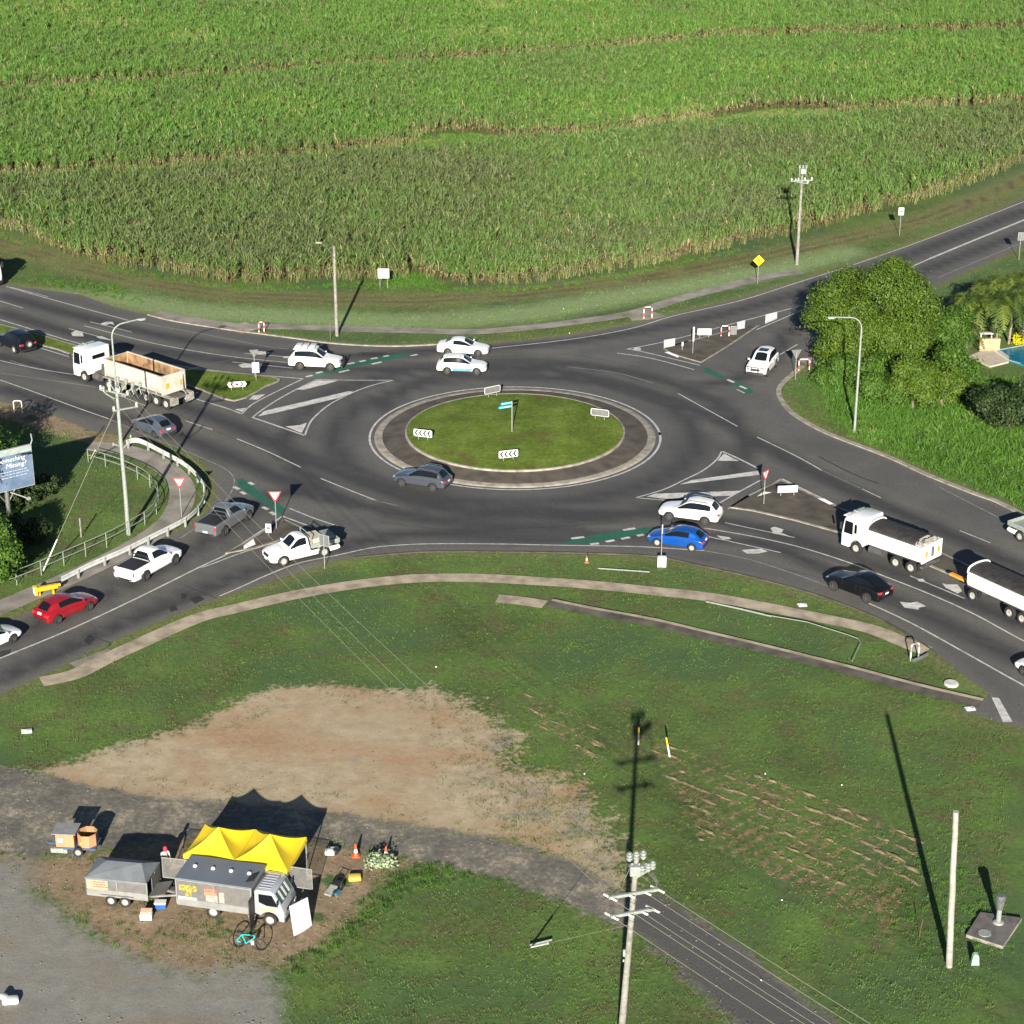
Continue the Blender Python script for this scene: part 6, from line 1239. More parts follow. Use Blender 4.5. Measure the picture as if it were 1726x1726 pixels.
# ------------------------------------------------------------------ guardrail and fence
gpx = [(214, 757), (235, 754), (276, 774), (313, 795), (337, 818), (346, 838), (338, 864), (313, 888), (261, 915), (209, 941), (156, 964), (104, 990)]
gw = [Vector((v.x, v.y, 0)) for v in GN_(cat(gpx, 5))]; e = empty('guardrail', gw[0], label='curved white and grey guardrail around the left corner', cat='guardrail'); o0 = gw[0]
def wbeam(path_, z0, name, mt, par):
    prof = [(0, .0), (.06, .06), (.06, .13), (0, .21), (.06, .28), (.06, .36), (0, .42)]; b = B(); n = len(path_)
    rows = []
    for i in range(n):
        d = (path_[min(i + 1, n - 1)] - path_[max(i - 1, 0)]).normalized(); nn = Vector((-d.y, d.x, 0)); rows.append([path_[i] - o0 + nn * a + Vector((0, 0, z0 + c2)) for a, c2 in prof])
    for i in range(n - 1):
        for j in range(6): b.face((rows[i][j], rows[i + 1][j], rows[i + 1][j + 1], rows[i][j + 1])); b.face([v + Vector((0, 0, 0)) - (rows[i][j] - rows[i][j]) for v in ()]) if False else None
    return b.done(name, mt, par)
o = wbeam(gw, .38, 'rail', M('pale_guardrail', (.46, .47, .45), rough=.5, var=.12), e); md = o.modifiers.new('s', 'SOLIDIFY'); md.thickness = .02
step = 0; acc = 0
for i in range(1, len(gw)):
    acc += (gw[i] - gw[i - 1]).length
    if acc > 1.95 or i == 1:
        acc = 0; d = (gw[i] - gw[i - 1]).normalized(); p = gw[i] - o0; b = B(); b.box((p.x, p.y, .34), (.12, .16, .72), 0, Matrix.Rotation(math.atan2(d.y, d.x), 3, 'Z')); b.done('post', GALVW, e)
YT = M('terminal_yellow', (.80, .42, .01), rough=.5); ge = empty('guardrail_end', G(78, 1003), R(27), label='yellow crash cushion at the near end of the guardrail', cat='guardrail'); b = B()
b.box((.1, 0, .55), (1.5, .34, .3), bev=.05); b.box((-.7, 0, .5), (.22, .5, .62), bev=.04); b.box((-.45, 0, .15), (.12, .12, .3)); b.box((.5, 0, .15), (.12, .12, .3)); b.box((.9, 0, .6), (.3, .2, .2), bev=.04); b.done('cushion', YT, ge); b = B(); b.box((-.82, 0, .5), (.03, .42, .5)); b.done('reflector', SIGNW, ge)
fp = [(149, 779), (178, 787), (207, 797), (232, 808), (253, 822), (267, 842), (264, 866), (244.5, 886), (216, 903), (180, 922), (144.7, 938), (108, 954), (70, 970), (28.7, 986), (-20, 1003)]
fw = [Vector((v.x, v.y, 0)) for v in GN_(fp)]; fe = empty('pedestrian_fence', fw[0], label='galvanised two-rail pedestrian fence inside the curved path', cat='fence')
for p in fw: b = B(); q = p - fw[0]; b.cyl((q.x, q.y, -.1), (q.x, q.y, 1.12), .032, n=8); b.done('post', GALVW, fe)
for z_ in (1.12, .62):
    b = B(); s_ = [Vector((x, y, z_)) for x, y in cat([(p.x - fw[0].x, p.y - fw[0].y) for p in fw], 4)]; b.tube(s_, .03, 6); b.done('rail', GALVW, fe)
# fallen rails on the grass
def fallen(pts, r, label, mt=GALVW, name='fallen_rail', z_=.14):
    w_ = [G(*p) for p in pts]; b = B(); b.tube([(v.x, v.y, z_ if v.z == 0 else v.z) for v in w_], r, 6); return b.done(name, mt, label=label, cat='rail')
fallen([(1190, 1017), (1250, 1030), (1300, 1042)], .06, 'thick white pipe lying along the lower edge of the near footpath'); fallen([(1290, 1042), (1360, 1054), (1430, 1076), (1446, 1082), (1450, 1090), (1436, 1120)], .03, 'bent galvanised rail lying on the grass by the drain', z_=.25)
fallen([(1008, 961), (1095, 967)], .05, 'thin white pipe lying on the near verge'); fallen([(1538, 1117), (1552, 1112), (1563, 1106)], .12, 'short grey pipe on the grass at the foot of the pale hoop', GALV)
fallen([(893, 1597), (930, 1588)], .05, 'white sleeve lying at the end of the guy wire')
for px, py, l_ in ((1352, 1021, 'crumpled white sheet beside the near footpath'), (1635, 1196, 'white board lying beside the concrete drain'), (45, 1234, 'white sheet lying on the lawn at the left edge')):
    b = B(); b.box((0, 0, .06), (.62, .4, .05), 0, Euler((.12, .08, .3)).to_matrix()); b.box((.1, .05, .1), (.3, .3, .04), 0, Euler((-.2, .2, .8)).to_matrix()); o = b.done('litter_sheet', SIGNW, label=l_, cat='litter', group='pale litter on the grass'); o.location = G(px, py)
b = B(); b.lathe([(.0, .16), (.42, .16), (.46, .12), (.46, 0)], 20, ax='z'); o = b.done('manhole', M('manhole_concrete', (.55, .54, .5)), label='round white pit cover near the end of the drain', cat='manhole'); o.location = G(1603, 1154)
# concrete pit with vent
p = G(1675, 1566); e = empty('utility_pit', p, label='concrete pit slab with a round lid and a vent pipe', cat='utility pit'); b = B(); slab(b, [((v - p).x, (v - p).y) for v in GN_([(1628, 1580), (1652, 1542), (1722, 1552), (1690, 1600)])], 0, .18, 0, 1); b.done('slab', [M('pit_slab', (.13, .12, .11), rough=.9, var=.2), CONC], e)
q = G(1659, 1578) - p; b = B(); b.lathe([(0, .21), (.33, .21), (.34, .17)], 20, ax='z', c=(q.x, q.y, 0)); b.done('lid', GALVW, e)
q = G(1682, 1560) - p; b = B(); b.cyl((q.x, q.y, .1), (q.x, q.y, 1.0), .13, n=14); b.lathe([(.3, .18), (.25, .26), (.14, .3)], 14, ax='z', c=(q.x, q.y, 0)); b.done('vent_pipe', GALVW, e); b = B(); b.cyl((q.x, q.y, 1.0), (q.x, q.y, 1.75), .17, .28, n=14); b.lathe([(0, 1.83), (.2, 1.82), (.28, 1.75)], 14, ax='z', c=(q.x, q.y, 0)); b.done('vent_cowl', GALV, e)
b = B(); b.prism([(-.2, 0), (.2, 0), (.15, .5), (.09, .62), (-.09, .62), (-.15, .5)], -.14, .14, bev=.02); o = b.done('service_pillar', M('pale_green_plastic', (.32, .62, .36), rough=.5), label='small pale green service pillar beside the bare pole', cat='pillar'); o.location = G(1643, 1625)
b = B(); b.tube([(0, 0, -.05), (.05, 0, .5), (.12, 0, 1.1)], .02, 6); o = b.done('stick', M('rusty_steel', (.16, .08, .05)), label='thin rusty stake in the weeds left of the bare pole', cat='stake'); o.location = G(1549, 1580)
b = B(); b.cyl((0, 0, -.1), (0, 0, 1.5), .06, n=8); o = b.done('timber_stake', TIMBER, label='short timber stake in the dirt inside the pedestrian fence', cat='stake'); o.location = G(137, 905)
rs = random.Random(5)
for px, py, l_ in ((1290, 1305, 'tiny white scrap on the rutted grass'), (1419, 1324, 'small white scrap above the long tyre ruts'), (1318, 1518, 'tiny white scrap among the ruts near the old road'), (985, 1305, 'white scrap beside the bare dirt'), (950, 521, 'small white stake on the pale far verge'), (735, 1125, 'tiny white scrap on the green lawn'), (1283, 1653, 'white scrap on the dark old road'), (541, 576, 'small pale stone beside the far kerb'), (960, 562, 'round white stone on the far kerb edge')):
    b = B(); b.box((0, 0, .04), (.10, .08, .07), 0, Euler((rs.random(), rs.random(), rs.random())).to_matrix(), bev=.02); o = b.done('litter', SIGNW, label=l_, cat='litter', group='small pale litter'); o.location = G(px, py)

# ------------------------------------------------------------------ billboard
tr_ = Vector((-35.6, 141.6, 5.9)); dv = Vector((-.80, -.60, 0)).normalized(); Lb, Hb = 8.0, 3.2; be = empty('billboard', (tr_ + dv * Lb).to_tuple()[:2] + (0,), math.atan2(-dv.y, -dv.x), label='blue advertising billboard on a steel post at the left edge', cat='billboard')
b = B(); b.box((Lb / 2, .1, tr_.z - Hb / 2), (Lb, .22, Hb), 0); b.done('panel', M('billboard_back', (.40, .43, .40), rough=.6), be)
b = B(); b.box((Lb / 2, -.02, tr_.z - Hb / 2), (Lb - .08, .02, Hb - .08)); b.done('poster', M('poster_blue', (.13, .18, .26), rough=.5, var=.12, scale=.6, dirt=(.04, .075, .14)), be)
b = B(); b.box((Lb - 1.7, -.035, tr_.z - .24), (3.3, .012, .42)); b.done('poster_border', M('poster_pale', (.30, .35, .33)), be)
for t, sz_, z_, x in (('?Something', .50, tr_.z - .80, Lb - 1.75), ('Missing?', .50, tr_.z - 1.28, Lb - 1.35)): putmesh(text_mesh(t, sz_, .004, .2), SIGNW, be, (x, -.045, z_), (R(90), 0, 0), 'lettering')
b = B(); rs = random.Random(9)
for r_ in range(3):
    x = Lb - 2.6
    while x < Lb - .5: l_ = rs.uniform(.08, .3); b.box((x + l_ / 2, -.04, tr_.z - 1.72 - r_ * .22), (l_, .008, .06)); x += l_ + .06
b.done('small_print', M('poster_print', (.38, .44, .52)), be)
b = B(); b.prism([(Lb - 4.6, tr_.z - 3.1), (Lb - 3.1, tr_.z - 3.1), (Lb - 2.9, tr_.z - 2.2), (Lb - 3.1, tr_.z - 1.3), (Lb - 3.7, tr_.z - .8), (Lb - 4.6, tr_.z - .9)], -.045, -.036); b.done('poster_hair', M('poster_brown', (.06, .03, .02)), be)
b = B(); b.prism([(Lb - 4.6, tr_.z - 2.6), (Lb - 3.8, tr_.z - 2.5), (Lb - 3.65, tr_.z - 1.8), (Lb - 3.9, tr_.z - 1.3), (Lb - 4.6, tr_.z - 1.3)], -.056, -.047); b.done('poster_skin', M('poster_skin', (.30, .17, .12)), be)
b = B()
for x in (Lb - 1.2, Lb - 3.6, Lb - 6): b.tube([(x, -.02, tr_.z - .5), (x + .1, -.9, tr_.z - .2)], .03, 6); b.box((x + .15, -1.0, tr_.z - .2), (.35, .2, .15), bev=.03)
b.done('flood_light', DARK, be)
b = B(); b.tube([(Lb - .02, .1, tr_.z - .1), (Lb + .15, .1, tr_.z + .3), (Lb + .1, .1, tr_.z + .8)], .05, 6); b.tube([(Lb - 2.0, -.1, tr_.z - Hb - .1), (Lb - 1.2, -1.2, tr_.z - Hb - .4)], .05, 6); b.box((Lb - 1.15, -1.3, tr_.z - Hb - .4), (.3, .2, .2), bev=.03); b.done('bracket', GALVW, be)
b = B()
for x in (Lb - 2.2, Lb - 6.2): b.cyl((x, .15, -.1), (x, .15, 2.8), .17, n=12)
b.tube([(Lb - 3.0, .15, 2.75), (Lb - 2.2, .15, 1.6)], .06, 6); b.tube([(Lb - 1.5, .15, 2.75), (Lb - 2.2, .15, 1.6)], .06, 6); b.done('leg', GALV, be)

# ------------------------------------------------------------------ roadside stall
YC = M('yellow_canopy', (.72, .52, .01), rough=.7, var=.04, scale=1)
def gaz(c4, zE, zP, label):
    cc_ = sum((Vector(v) for v in c4), Vector()) / 4; e = empty('gazebo', (cc_.x, cc_.y, 0), label=label, cat='gazebo', group='pair of yellow gazebos'); P4 = [Vector((v[0] - cc_.x, v[1] - cc_.y, zE)) for v in c4]; ap = Vector((0, 0, zP)); b = B(); n = 8
    for k in range(4):
        a, c2 = P4[k], P4[(k + 1) % 4]; m = a.lerp(c2, .5)
        def pt(u, t):      # u along the edge, t up to the peak, sagging fabric between ribs
            p = a.lerp(c2, u).lerp(ap, t); rib = abs(u - .5) * 2; p.z -= .30 * math.sin(math.pi * min(t * 1.0, 1)) * (.55 + .45 * (1 - rib)) * (1 - t * .3) ; p.z += .12 * (rib ** 2) * (1 - t); return p
        for i in range(n):
            for j in range(n): b.face((pt(i / n, j / n), pt((i + 1) / n, j / n), pt((i + 1) / n, (j + 1) / n), pt(i / n, (j + 1) / n)))
        for i in range(n): p0, p1 = pt(i / n, 0), pt((i + 1) / n, 0); out = Vector((m.x, m.y, 0)).normalized() * .03; b.face((p0, p1, p1 + out - Vector((0, 0, .22)), p0 + out - Vector((0, 0, .22))))
    b.done('canopy', YC, e, smooth=True)
    for p in P4: b = B(); b.cyl((p.x * .97, p.y * .97, 0), (p.x * .97, p.y * .97, zE + .03), .03, n=6); b.done('leg', GALVW, e)
    b = B()
    for k in range(4):
        a, c2 = P4[k] * .97, P4[(k + 1) % 4] * .97; b.tube([(a.x, a.y, zE - .08), (c2.x, c2.y, zE - .4), ], .014, 5); b.tube([(a.x, a.y, zE - .4), (c2.x, c2.y, zE - .08)], .014, 5)
    b.done('folding_frame', GALVW, e); return e
zE = 2.15
gf = [G(309, 1443, zE), G(395, 1452, zE), G(484, 1469, zE)]; gb_ = [G(346, 1392, zE), G(430, 1401, zE), G(517, 1414, zE)]
gaz([gf[0], gf[1], gb_[1], gb_[0]], zE, 3.15, 'left yellow gazebo behind the flat-roofed cage of the truck'); gaz([gf[1] + Vector((.03, 0, 0)), gf[2], gb_[2], gb_[1] + Vector((.03, 0, 0))], zE, 3.15, 'right yellow gazebo behind the truck cab')
# side mesh panels and pole frames round the stall
def frame(pa, pb, z0, z1, label, mt=GALVW, fill=True, name='mesh_panel', lean=(0, 0)):
    a, c2 = G(*pa), G(*pb); e = empty(name, a, label=label, cat='mesh panel'); d = c2 - a; ln = Vector((lean[0], lean[1], 0)); b = B(); b.tube([(0, 0, z0), (0, 0, z1), (d.x, d.y, z1), (d.x, d.y, z0), (0, 0, z0)], .025, 5); b.done('frame', mt, e)
    if fill: b = B(); b.face([(0, 0, z0), (d.x, d.y, z0), (d.x, d.y, z1), (0, 0, z1)]); b.done('mesh', M('shade_mesh', (.30, .295, .28), rough=.8, trans=.62), e)
    return e
frame((277, 1503), (322, 1508), .9, 2.1, 'pale mesh panel between the grey trailer and the truck', name='mesh_panel'); frame((487, 1518), (528, 1524), .9, 2.1, 'pale mesh panel beyond the truck cab')
# food truck
MESHM = M('grey_shade_mesh', (.125, .122, .115), rough=.8, var=.1, scale=3); ROOFG = M('truck_roof_grey', (.13, .15, .18), rough=.5, var=.06, scale=.6); TRAYG = M('light_grey_tray', (.22, .22, .21), rough=.6, var=.1)
ft = truck_at((456.8, 1562), (358.7, 1548), 1.45, -1.45, .85, name='cage_truck', label='light grey small truck with a mesh-sided cage body and flat dark roof', cat='truck'); ft.scale = (1.06, 1.02, 1.02)
def fcab(e):
    prof = [(2.2, .35), (2.22, .95), (2.05, 1.35), (1.72, 1.98), (1.55, 2.08), (.85, 2.08), (.72, 1.98), (.70, .7), (.85, .62)] + arc(1.45, .38, .46, math.pi * .85, math.pi * .08) + [(1.93, .35)]
    b = B(); b.prism(prof, -.92, .92, 0, .06); b.done('cab', SILVW, e, smooth=True)
    b = B(); b.prism([(2.065, 1.34), (1.765, 1.91), (1.745, 1.91), (2.045, 1.34)], -.80, .80); b.done('windscreen', M('windscreen_green', (.03, .09, .09), rough=.1, coat=1), e)
    b = B()
    for k in range(3): b.prism([(2.062, 1.42 + .0), (2.068, 1.42), (1.80, 1.90), (1.79, 1.90)], -.55 + k * .42, -.38 + k * .42)
    b.done('sunshade', SIGNW, e)
    for sg in (1, -1):
        b = B(); y_ = sg * .925; b.prism([(1.92, 1.22), (1.62, 1.85), (.95, 1.85), (.95, 1.38), (1.35, 1.22)], y_ - .01, y_ + .01); b.done('side_window', GLASS, e)
        b = B(); b.box((1.95, sg * 1.08, 1.55), (.06, .16, .3), bev=.02); b.tube([(1.95, sg * .92, 1.4), (1.95, sg * 1.08, 1.45)], .012, 5); b.done('wing_mirror', DARK, e)
        b = B(); b.box((2.21, sg * .72, .72), (.04, .28, .16), bev=.02); b.done('headlight', HEADL, e)
    b = B()
    for k in range(7): b.box((1.2 + 0, -.66 + k * .22, 2.1), (.62, .045, .03), bev=.01)
    b.done('roof_rib', SILVW, e)
    b = B(); b.box((2.22, 0, .9), (.03, 1.1, .14)); b.box((2.25, 0, .42), (.08, 1.8, .2), bev=.03); b.done('grille', DARK, e)
    b = B(); 
    for k in range(5): b.box((1.05 + k * .17, -.94, .98 + .02 * math.sin(k * 2)), (.12, .008, .13), 0, Euler((0, .2 * math.sin(k * 3), 0)).to_matrix())
    b.done('door_lettering', M('orange_lettering', (.85, .45, .12)), e)
SILVW = paint('silver_white_paint', (.34, .36, .39), .15); fcab(ft)
for x in (1.45, -1.45):
    for sg in (1, -1): add_wheel(ft, x, sg * .80, .36, .22, 'steel')
bx0, bx1, hz0, hz1, hw_ = -3.2, .62, .72, 2.22, 1.05
b = B(); b.box(((bx0 + bx1) / 2, 0, hz1), (bx1 - bx0 + .1, hw_ * 2 + .1, .07), bev=.02); b.done('roof', ROOFG, ft)
b = B()
for x in (bx0, bx1):
    for y_ in (-hw_, hw_): b.box((x, y_, (hz0 + hz1) / 2), (.07, .07, hz1 - hz0))
for y_ in (-hw_, hw_):
    b.box(((bx0 + bx1) / 2, y_, hz0 + .32), (bx1 - bx0, .05, .05)); b.box(((bx0 + bx1) / 2, y_, hz1 - .08), (bx1 - bx0, .06, .06)); b.box(((bx0 + bx1) / 2, y_, (hz0 + hz1) / 2), (.06, .06, hz1 - hz0))
for x in (bx0, bx1): b.box((x, 0, hz1 - .08), (.06, hw_ * 2, .06))
b.tube([(bx1 - .2, -hw_, hz0 - .1), (bx1 - .15, -hw_ - .02, .42), (bx1 + .12, -hw_ - .02, .42), (bx1 + .05, -hw_, hz0)], .03, 6); b.done('cage_frame', TRAYG, ft)
for y_ in (-hw_, hw_): b = B(); b.box(((bx0 + bx1) / 2, y_ * .995, (hz0 + .3 + hz1) / 2), (bx1 - bx0 - .08, .012, hz1 - hz0 - .38)); b.done('mesh_side', MESHM, ft)
for x in (bx0 + .02, bx1 - .0): b = B(); b.box((x, 0, (hz0 + hz1) / 2), (.012, hw_ * 2 - .1, hz1 - hz0 - .1)); b.done('mesh_end', MESHM, ft)
for y_ in (-hw_, hw_): b = B(); b.box(((bx0 + bx1) / 2, y_ * 1.01, hz0 + .13), (bx1 - bx0, .045, .32), bev=.01); b.done('tray_side', TRAYG, ft)
b = B(); b.box(((bx0 + bx1) / 2, 0, hz0 - .02), (bx1 - bx0, hw_ * 2, .1)); b.box((-.4, 0, .58), (4.8, .6, .2)); b.done('chassis', TRAYG, ft)
for k in range(4): b = B(); x = bx0 + .55 + k * .93; b.lathe([(0, .12), (.08, .1), (.11, .03), (.11, 0)], 14, ax='z', c=(x, .12, hz1 + .03)); b.done('roof_vent', SIGNW, ft)
b = B(); b.box((bx1 - .15, -.5, hz1 + .18), (.42, .55, .05), 0, Euler((0, -.35, 0)).to_matrix()); b.done('roof_hatch', DARK, ft)
b = B(); b.box((bx0 + .6, -hw_ - .018, 1.72), (.9, .012, .34)); b.box((bx0 + .62, -hw_ - .018, 1.4), (.35, .012, .3)); b.done('yellow_banner', M('banner_yellow', (.40, .32, .05), rough=.6, var=.3, scale=8, dirt=(.06, .055, .03)), ft)
b = B(); b.box((bx0 + .55, -hw_ - .018, 1.12), (.95, .012, .14)); b.done('white_banner', SIGNW, ft)
b = B(); b.box((bx0 + 1.75, -hw_ - .02, 1.66), (.62, .012, .38)); b.done('red_banner', M('banner_red', (.46, .10, .05), rough=.6, var=.25, scale=9, dirt=(.45, .28, .2)), ft)
b = B(); b.box((bx0 + 1.8, -hw_ - .018, 1.3), (.6, .012, .42)); b.box((bx0 + 2.32, -hw_ - .018, 1.42), (.26, .012, .62)); b.done('notice', M('notice_pale', (.38, .32, .28), rough=.6, var=.2, scale=9), ft)
# open tall panel leaning between tray and cab, and the white A-frame in front
b = B(); b.box((0, 0, .95), (.05, .62, 1.9), 0); o = b.done('speaker_panel', DARK, label='tall dark mesh panel standing between the cage and the cab', cat='panel'); onto(o, ft, bx1 + .1, -hw_ - .32, .0)
b = B(); b.box((0, 0, 0), (1.3, .05, 1.6), 0); o = b.done('sign_board', SIGNW, label='large blank white board leaning on the front of the grey truck', cat='board'); q = G(503, 1565); o.location = (q.x + .15, q.y, .72); o.rotation_euler = (R(-14), R(6), R(52))
# grey tandem trailer
gt = truck_at((210.6, 1528), (189.8, 1525.6), .36, -.36, .95, name='box_trailer', label='grey tandem trailer with a peaked grey tarpaulin and open front', cat='trailer'); gt.scale = (1, 1, 1); gt.rotation_euler = (0, 0, R(-10))
for x in (.38, -.38):
    for sg in (1, -1): add_wheel(gt, x, sg * .93, .31, .19, 'steel')
b = B(); b.box((0, 0, .55), (3.3, 1.9, .1)); b.prism([(1.6, -.5), (3.2, -.05), (3.2, .05), (1.6, .5), (1.6, .4), (2.9, 0), (1.6, -.4)], .42, .5, 0, ax='z'); b.box((3.15, 0, .5), (.3, .1, .12)); b.done('frame', TRAYG, gt)
for sg in (1, -1):
    b = B(); b.box((0, sg * .97, .74), (3.3, .04, .36)); b.done('side', TRAYG, gt); b = B(); b.box((0, sg * .97, 1.25), (3.3, .03, .66)); b.done('mesh_side', MESHM, gt)
    b = B(); b.box((0, sg * 1.0, .68), (1.75, .22, .04), bev=.01); b.done('mudguard', TRAYG, gt)
    b = B()
    for x in (-1.63, 0, 1.63): b.box((x, sg * .985, 1.08), (.06, .05, 1.05))
    b.box((0, sg * .985, 1.6), (3.3, .05, .05)); b.box((0, sg * .985, .93), (3.3, .05, .05)); b.done('cage_frame', TRAYG, gt)
b = B(); b.box((-1.65, 0, 1.1), (.04, 1.9, 1.0)); b.box((1.66, .55, 1.15), (.04, .8, .9)); b.box((1.66, -.1, 1.1), (.04, .45, .75)); b.done('end_panel', MESHM, gt)
TG = M('grey_tarpaulin', (.15, .165, .18), rough=.6, var=.12, scale=1.5, bump=.3); b = B()
P_ = lambda x, y_, z_: Vector((x, y_, z_))
A0, A1, A2_, A3 = P_(-1.7, -1.02, 1.62), P_(1.62, -1.02, 1.58), P_(1.62, 1.02, 1.62), P_(-1.7, 1.02, 1.62); r0, r1_ = P_(-.9, .15, 2.0), P_(1.05, .05, 2.1)
for q in ((A0, A1, r1_, r0), (A1, A2_, r1_), (A2_, A3, r0, r1_), (A3, A0, r0)): b.face(q)
for q in ((A0, A1), (A1, A2_), (A2_, A3), (A3, A0)): b.face((q[0], q[1], q[1] - P_(0, 0, .1), q[0] - P_(0, 0, .1)))
b.done('tarpaulin', TG, gt)
b = B(); b.box((-1.05, -1.0, 1.22), (1.15, .012, .62)); b.done('poster', M('poster_cream', (.36, .31, .17), rough=.6, var=.2, scale=4, dirt=(.22, .21, .18)), gt)
b = B(); rs = random.Random(2)
for r_ in range(3):
    x = -1.25
    while x < -.6: l_ = rs.uniform(.05, .14); b.box((x + l_ / 2, -1.012, 1.4 - r_ * .14), (l_, .008, .07)); x += l_ + .035
b.done('lettering', M('poster_red_text', (.62, .12, .07)), gt)
b = B(); b.box((2.1, -.25, .85), (.9, 1.3, .05), 0, Euler((0, -.25, 0)).to_matrix()); b.done('folding_bench', MESHM, gt)
t_, rm_ = wheel_meshes(.30, .2, 'steel'); o = obj('spare_wheel', t_, gt, (2.45, .55, .55), (R(90), 0, 0)); obj('rim', rm_, o); o.rotation_euler = (R(-90), 0, 0)
# small blue trailer with two cardboard bins
pw = G(139, 1443); bt = empty('flat_trailer', (pw.x - .3, pw.y + .62, 0), R(-4), label='small blue flat trailer on the old road', cat='trailer')
BLU = M('trailer_blue', (.05, .10, .20), rough=.5, var=.15); b = B(); b.box((0, 0, .42), (2.2, 1.2, .09)); b.box((-1.3, 0, .40), (.7, .1, .08)); b.done('deck', BLU, bt)
for sg in (1, -1): add_wheel(bt, .15, sg * .66, .28, .17, 'steel')
b = B(); b.box((-1.0, -.62, .32), (.7, .1, .26)); b.box((-.6, -.6, .28), (.3, .12, .22)); b.done('light_board', GALVW, bt)
CARD = M('cardboard', (.38, .22, .11), rough=.85, var=.1, scale=2); CARDI = M('cardboard_inside', (.33, .18, .08), rough=.9, var=.1)
b = B(); b.box((0, 0, .38), (1.0, 1.05, .76)); o = b.done('cardboard_bin', CARD, label='covered cardboard bin with a grey board lid on the blue trailer', cat='cardboard bin'); onto(o, bt, -.58, 0, .47)
b = B(); b.box((-.24, -.535, .42), (.26, .01, .26)); b.done('sticker', SIGNW, o); b = B(); b.box((0, 0, 0), (1.3, 1.2, .05)); o2 = b.done('board_lid', M('grey_board', (.22, .22, .22), rough=.8), label='grey board lying on top of the left cardboard bin', cat='board'); onto(o2, bt, -.62, .05, 1.27)
b = B(); oc = [(.52 * math.cos(R(22.5 + 45 * k)) * 1.05, .56 * math.sin(R(22.5 + 45 * k)) * 1.05) for k in range(8)]
for k in range(8):
    a, c2 = oc[k], oc[(k + 1) % 8]; b.face(((a[0], a[1], 0), (c2[0], c2[1], 0), (c2[0], c2[1], .72), (a[0], a[1], .72)), 0); q = .95; b.face(((a[0] * q, a[1] * q, .05), (a[0] * q, a[1] * q, .72), (c2[0] * q, c2[1] * q, .72), (c2[0] * q, c2[1] * q, .05)), 1); b.face(((a[0], a[1], .72), (c2[0], c2[1], .72), (c2[0] * q, c2[1] * q, .72), (a[0] * q, a[1] * q, .72)), 0)
b.face([(x * .95, y_ * .95, .06) for x, y_ in oc], 1); o = b.done('cardboard_bin', [CARD, CARDI], label='open eight-sided cardboard bin at the right end of the blue trailer', cat='cardboard bin'); onto(o, bt, .55, 0, .47)
b = B(); b.box((-.05, -.535, .26), (.5, .01, .14)); b.done('label_strip', M('label_yellow', (.62, .48, .04)), o)
# boxes under the trailer
b = B(); b.box((0, 0, .17), (.62, .42, .34), bev=.03); o = b.done('foam_box', SIGNW, label='white foam box on the ground in front of the grey trailer', cat='box'); o.location = G(247, 1548); b = B(); b.box((0, .12, .39), (.58, .3, .06), 0, Euler((.3, 0, 0)).to_matrix()); b.done('lid', M('tan_lid', (.5, .33, .24)), o)
b = B(); b.box((0, 0, .17), (.6, .38, .3), bev=.04); o = b.done('cool_box', M('cool_box_blue', (.02, .10, .38), rough=.4), label='blue cool box under the front of the grey trailer', cat='cool box'); o.location = G(271, 1530); b = B(); b.box((0, 0, .36), (.62, .4, .08), bev=.03); b.done('lid', SIGNW, o)
# cones
CO = M('cone_orange', (.80, .10, .02), rough=.5)
def cone(px, py, h, label):
    e = empty('traffic_cone', G(px, py), label=label, cat='traffic cone', group='orange traffic cones'); b = B(); b.box((0, 0, .03), (h * .55, h * .55, .06), bev=.015); b.lathe([(h * .21, .05), (h * .15, h * .34)], 16, ax='z'); b.lathe([(h * .105, h * .62), (h * .05, h), (0, h)], 16, ax='z'); b.done('cone', CO, e, smooth=True)
    b = B(); b.lathe([(h * .152, h * .33), (h * .106, h * .63)], 16, ax='z'); b.done('reflective_band', SIGNW, e); return e
cone(600, 1443, .75, 'orange cone beside the old road, left of the pair'); cone(651, 1447, .75, 'orange cone beside the old road next to the cut branches'); cone(989, 948, .55, 'small orange cone on the near verge of the roundabout')
# pile of cut branches, bags, yellow tub, scooter
b = empty('cut_branches', G(632, 1455), label='pile of pale cut branches between the orange cones', cat='branches'); obj('leaves', crown_mesh('leaves', [(0, 0, .12, .35), (.4, .1, .1, .3), (.75, -.05, .12, .3), (.3, -.25, .08, .28)], 900, .10, leafmat('leaf_pale', (.10, .14, .06), (.45, .55, .36), inst=False), 90), b)
e = empty('scrap_bags', G(556, 1440), label='white and black bags on the dirt right of the gazebos', cat='bags'); b = B(); b.box((0, 0, .15), (.55, .4, .3), 0, None, .08); b.box((.2, .3, .12), (.5, .3, .24), 0, Euler((.1, .2, .5)).to_matrix(), .07); b.done('white_bag', SIGNW, e, smooth=True); b = B(); b.box((.32, -.02, .2), (.3, .3, .3), 0, Euler((.3, .2, .9)).to_matrix(), .07); b.box((-.1, .32, .2), (.25, .2, .28), 0, Euler((.5, .2, .1)).to_matrix(), .05); b.done('black_bag', DARK, e, smooth=True)
b = B(); b.box((0, 0, .12), (.68, .5, .24), 0, None, .07); o = b.done('plastic_tub', M('tub_yellow', (.75, .52, .06), rough=.5), label='yellow plastic tub upside down on the dirt edge', cat='tub', smooth=True); o.location = G(598, 1482); o.rotation_euler = (0, 0, .1)
e = empty('folded_trolley', G(563, 1503), R(62), label='grey and blue folded trolley lying behind the white board', cat='trolley'); b = B(); b.box((-.3, 0, .25), (.75, .42, .12), 0, Euler((0, -.25, 0)).to_matrix(), .03); b.box((-.62, .0, .2), (.14, .3, .12), 0, None, .03); b.done('seat', GALVW, e); b = B()
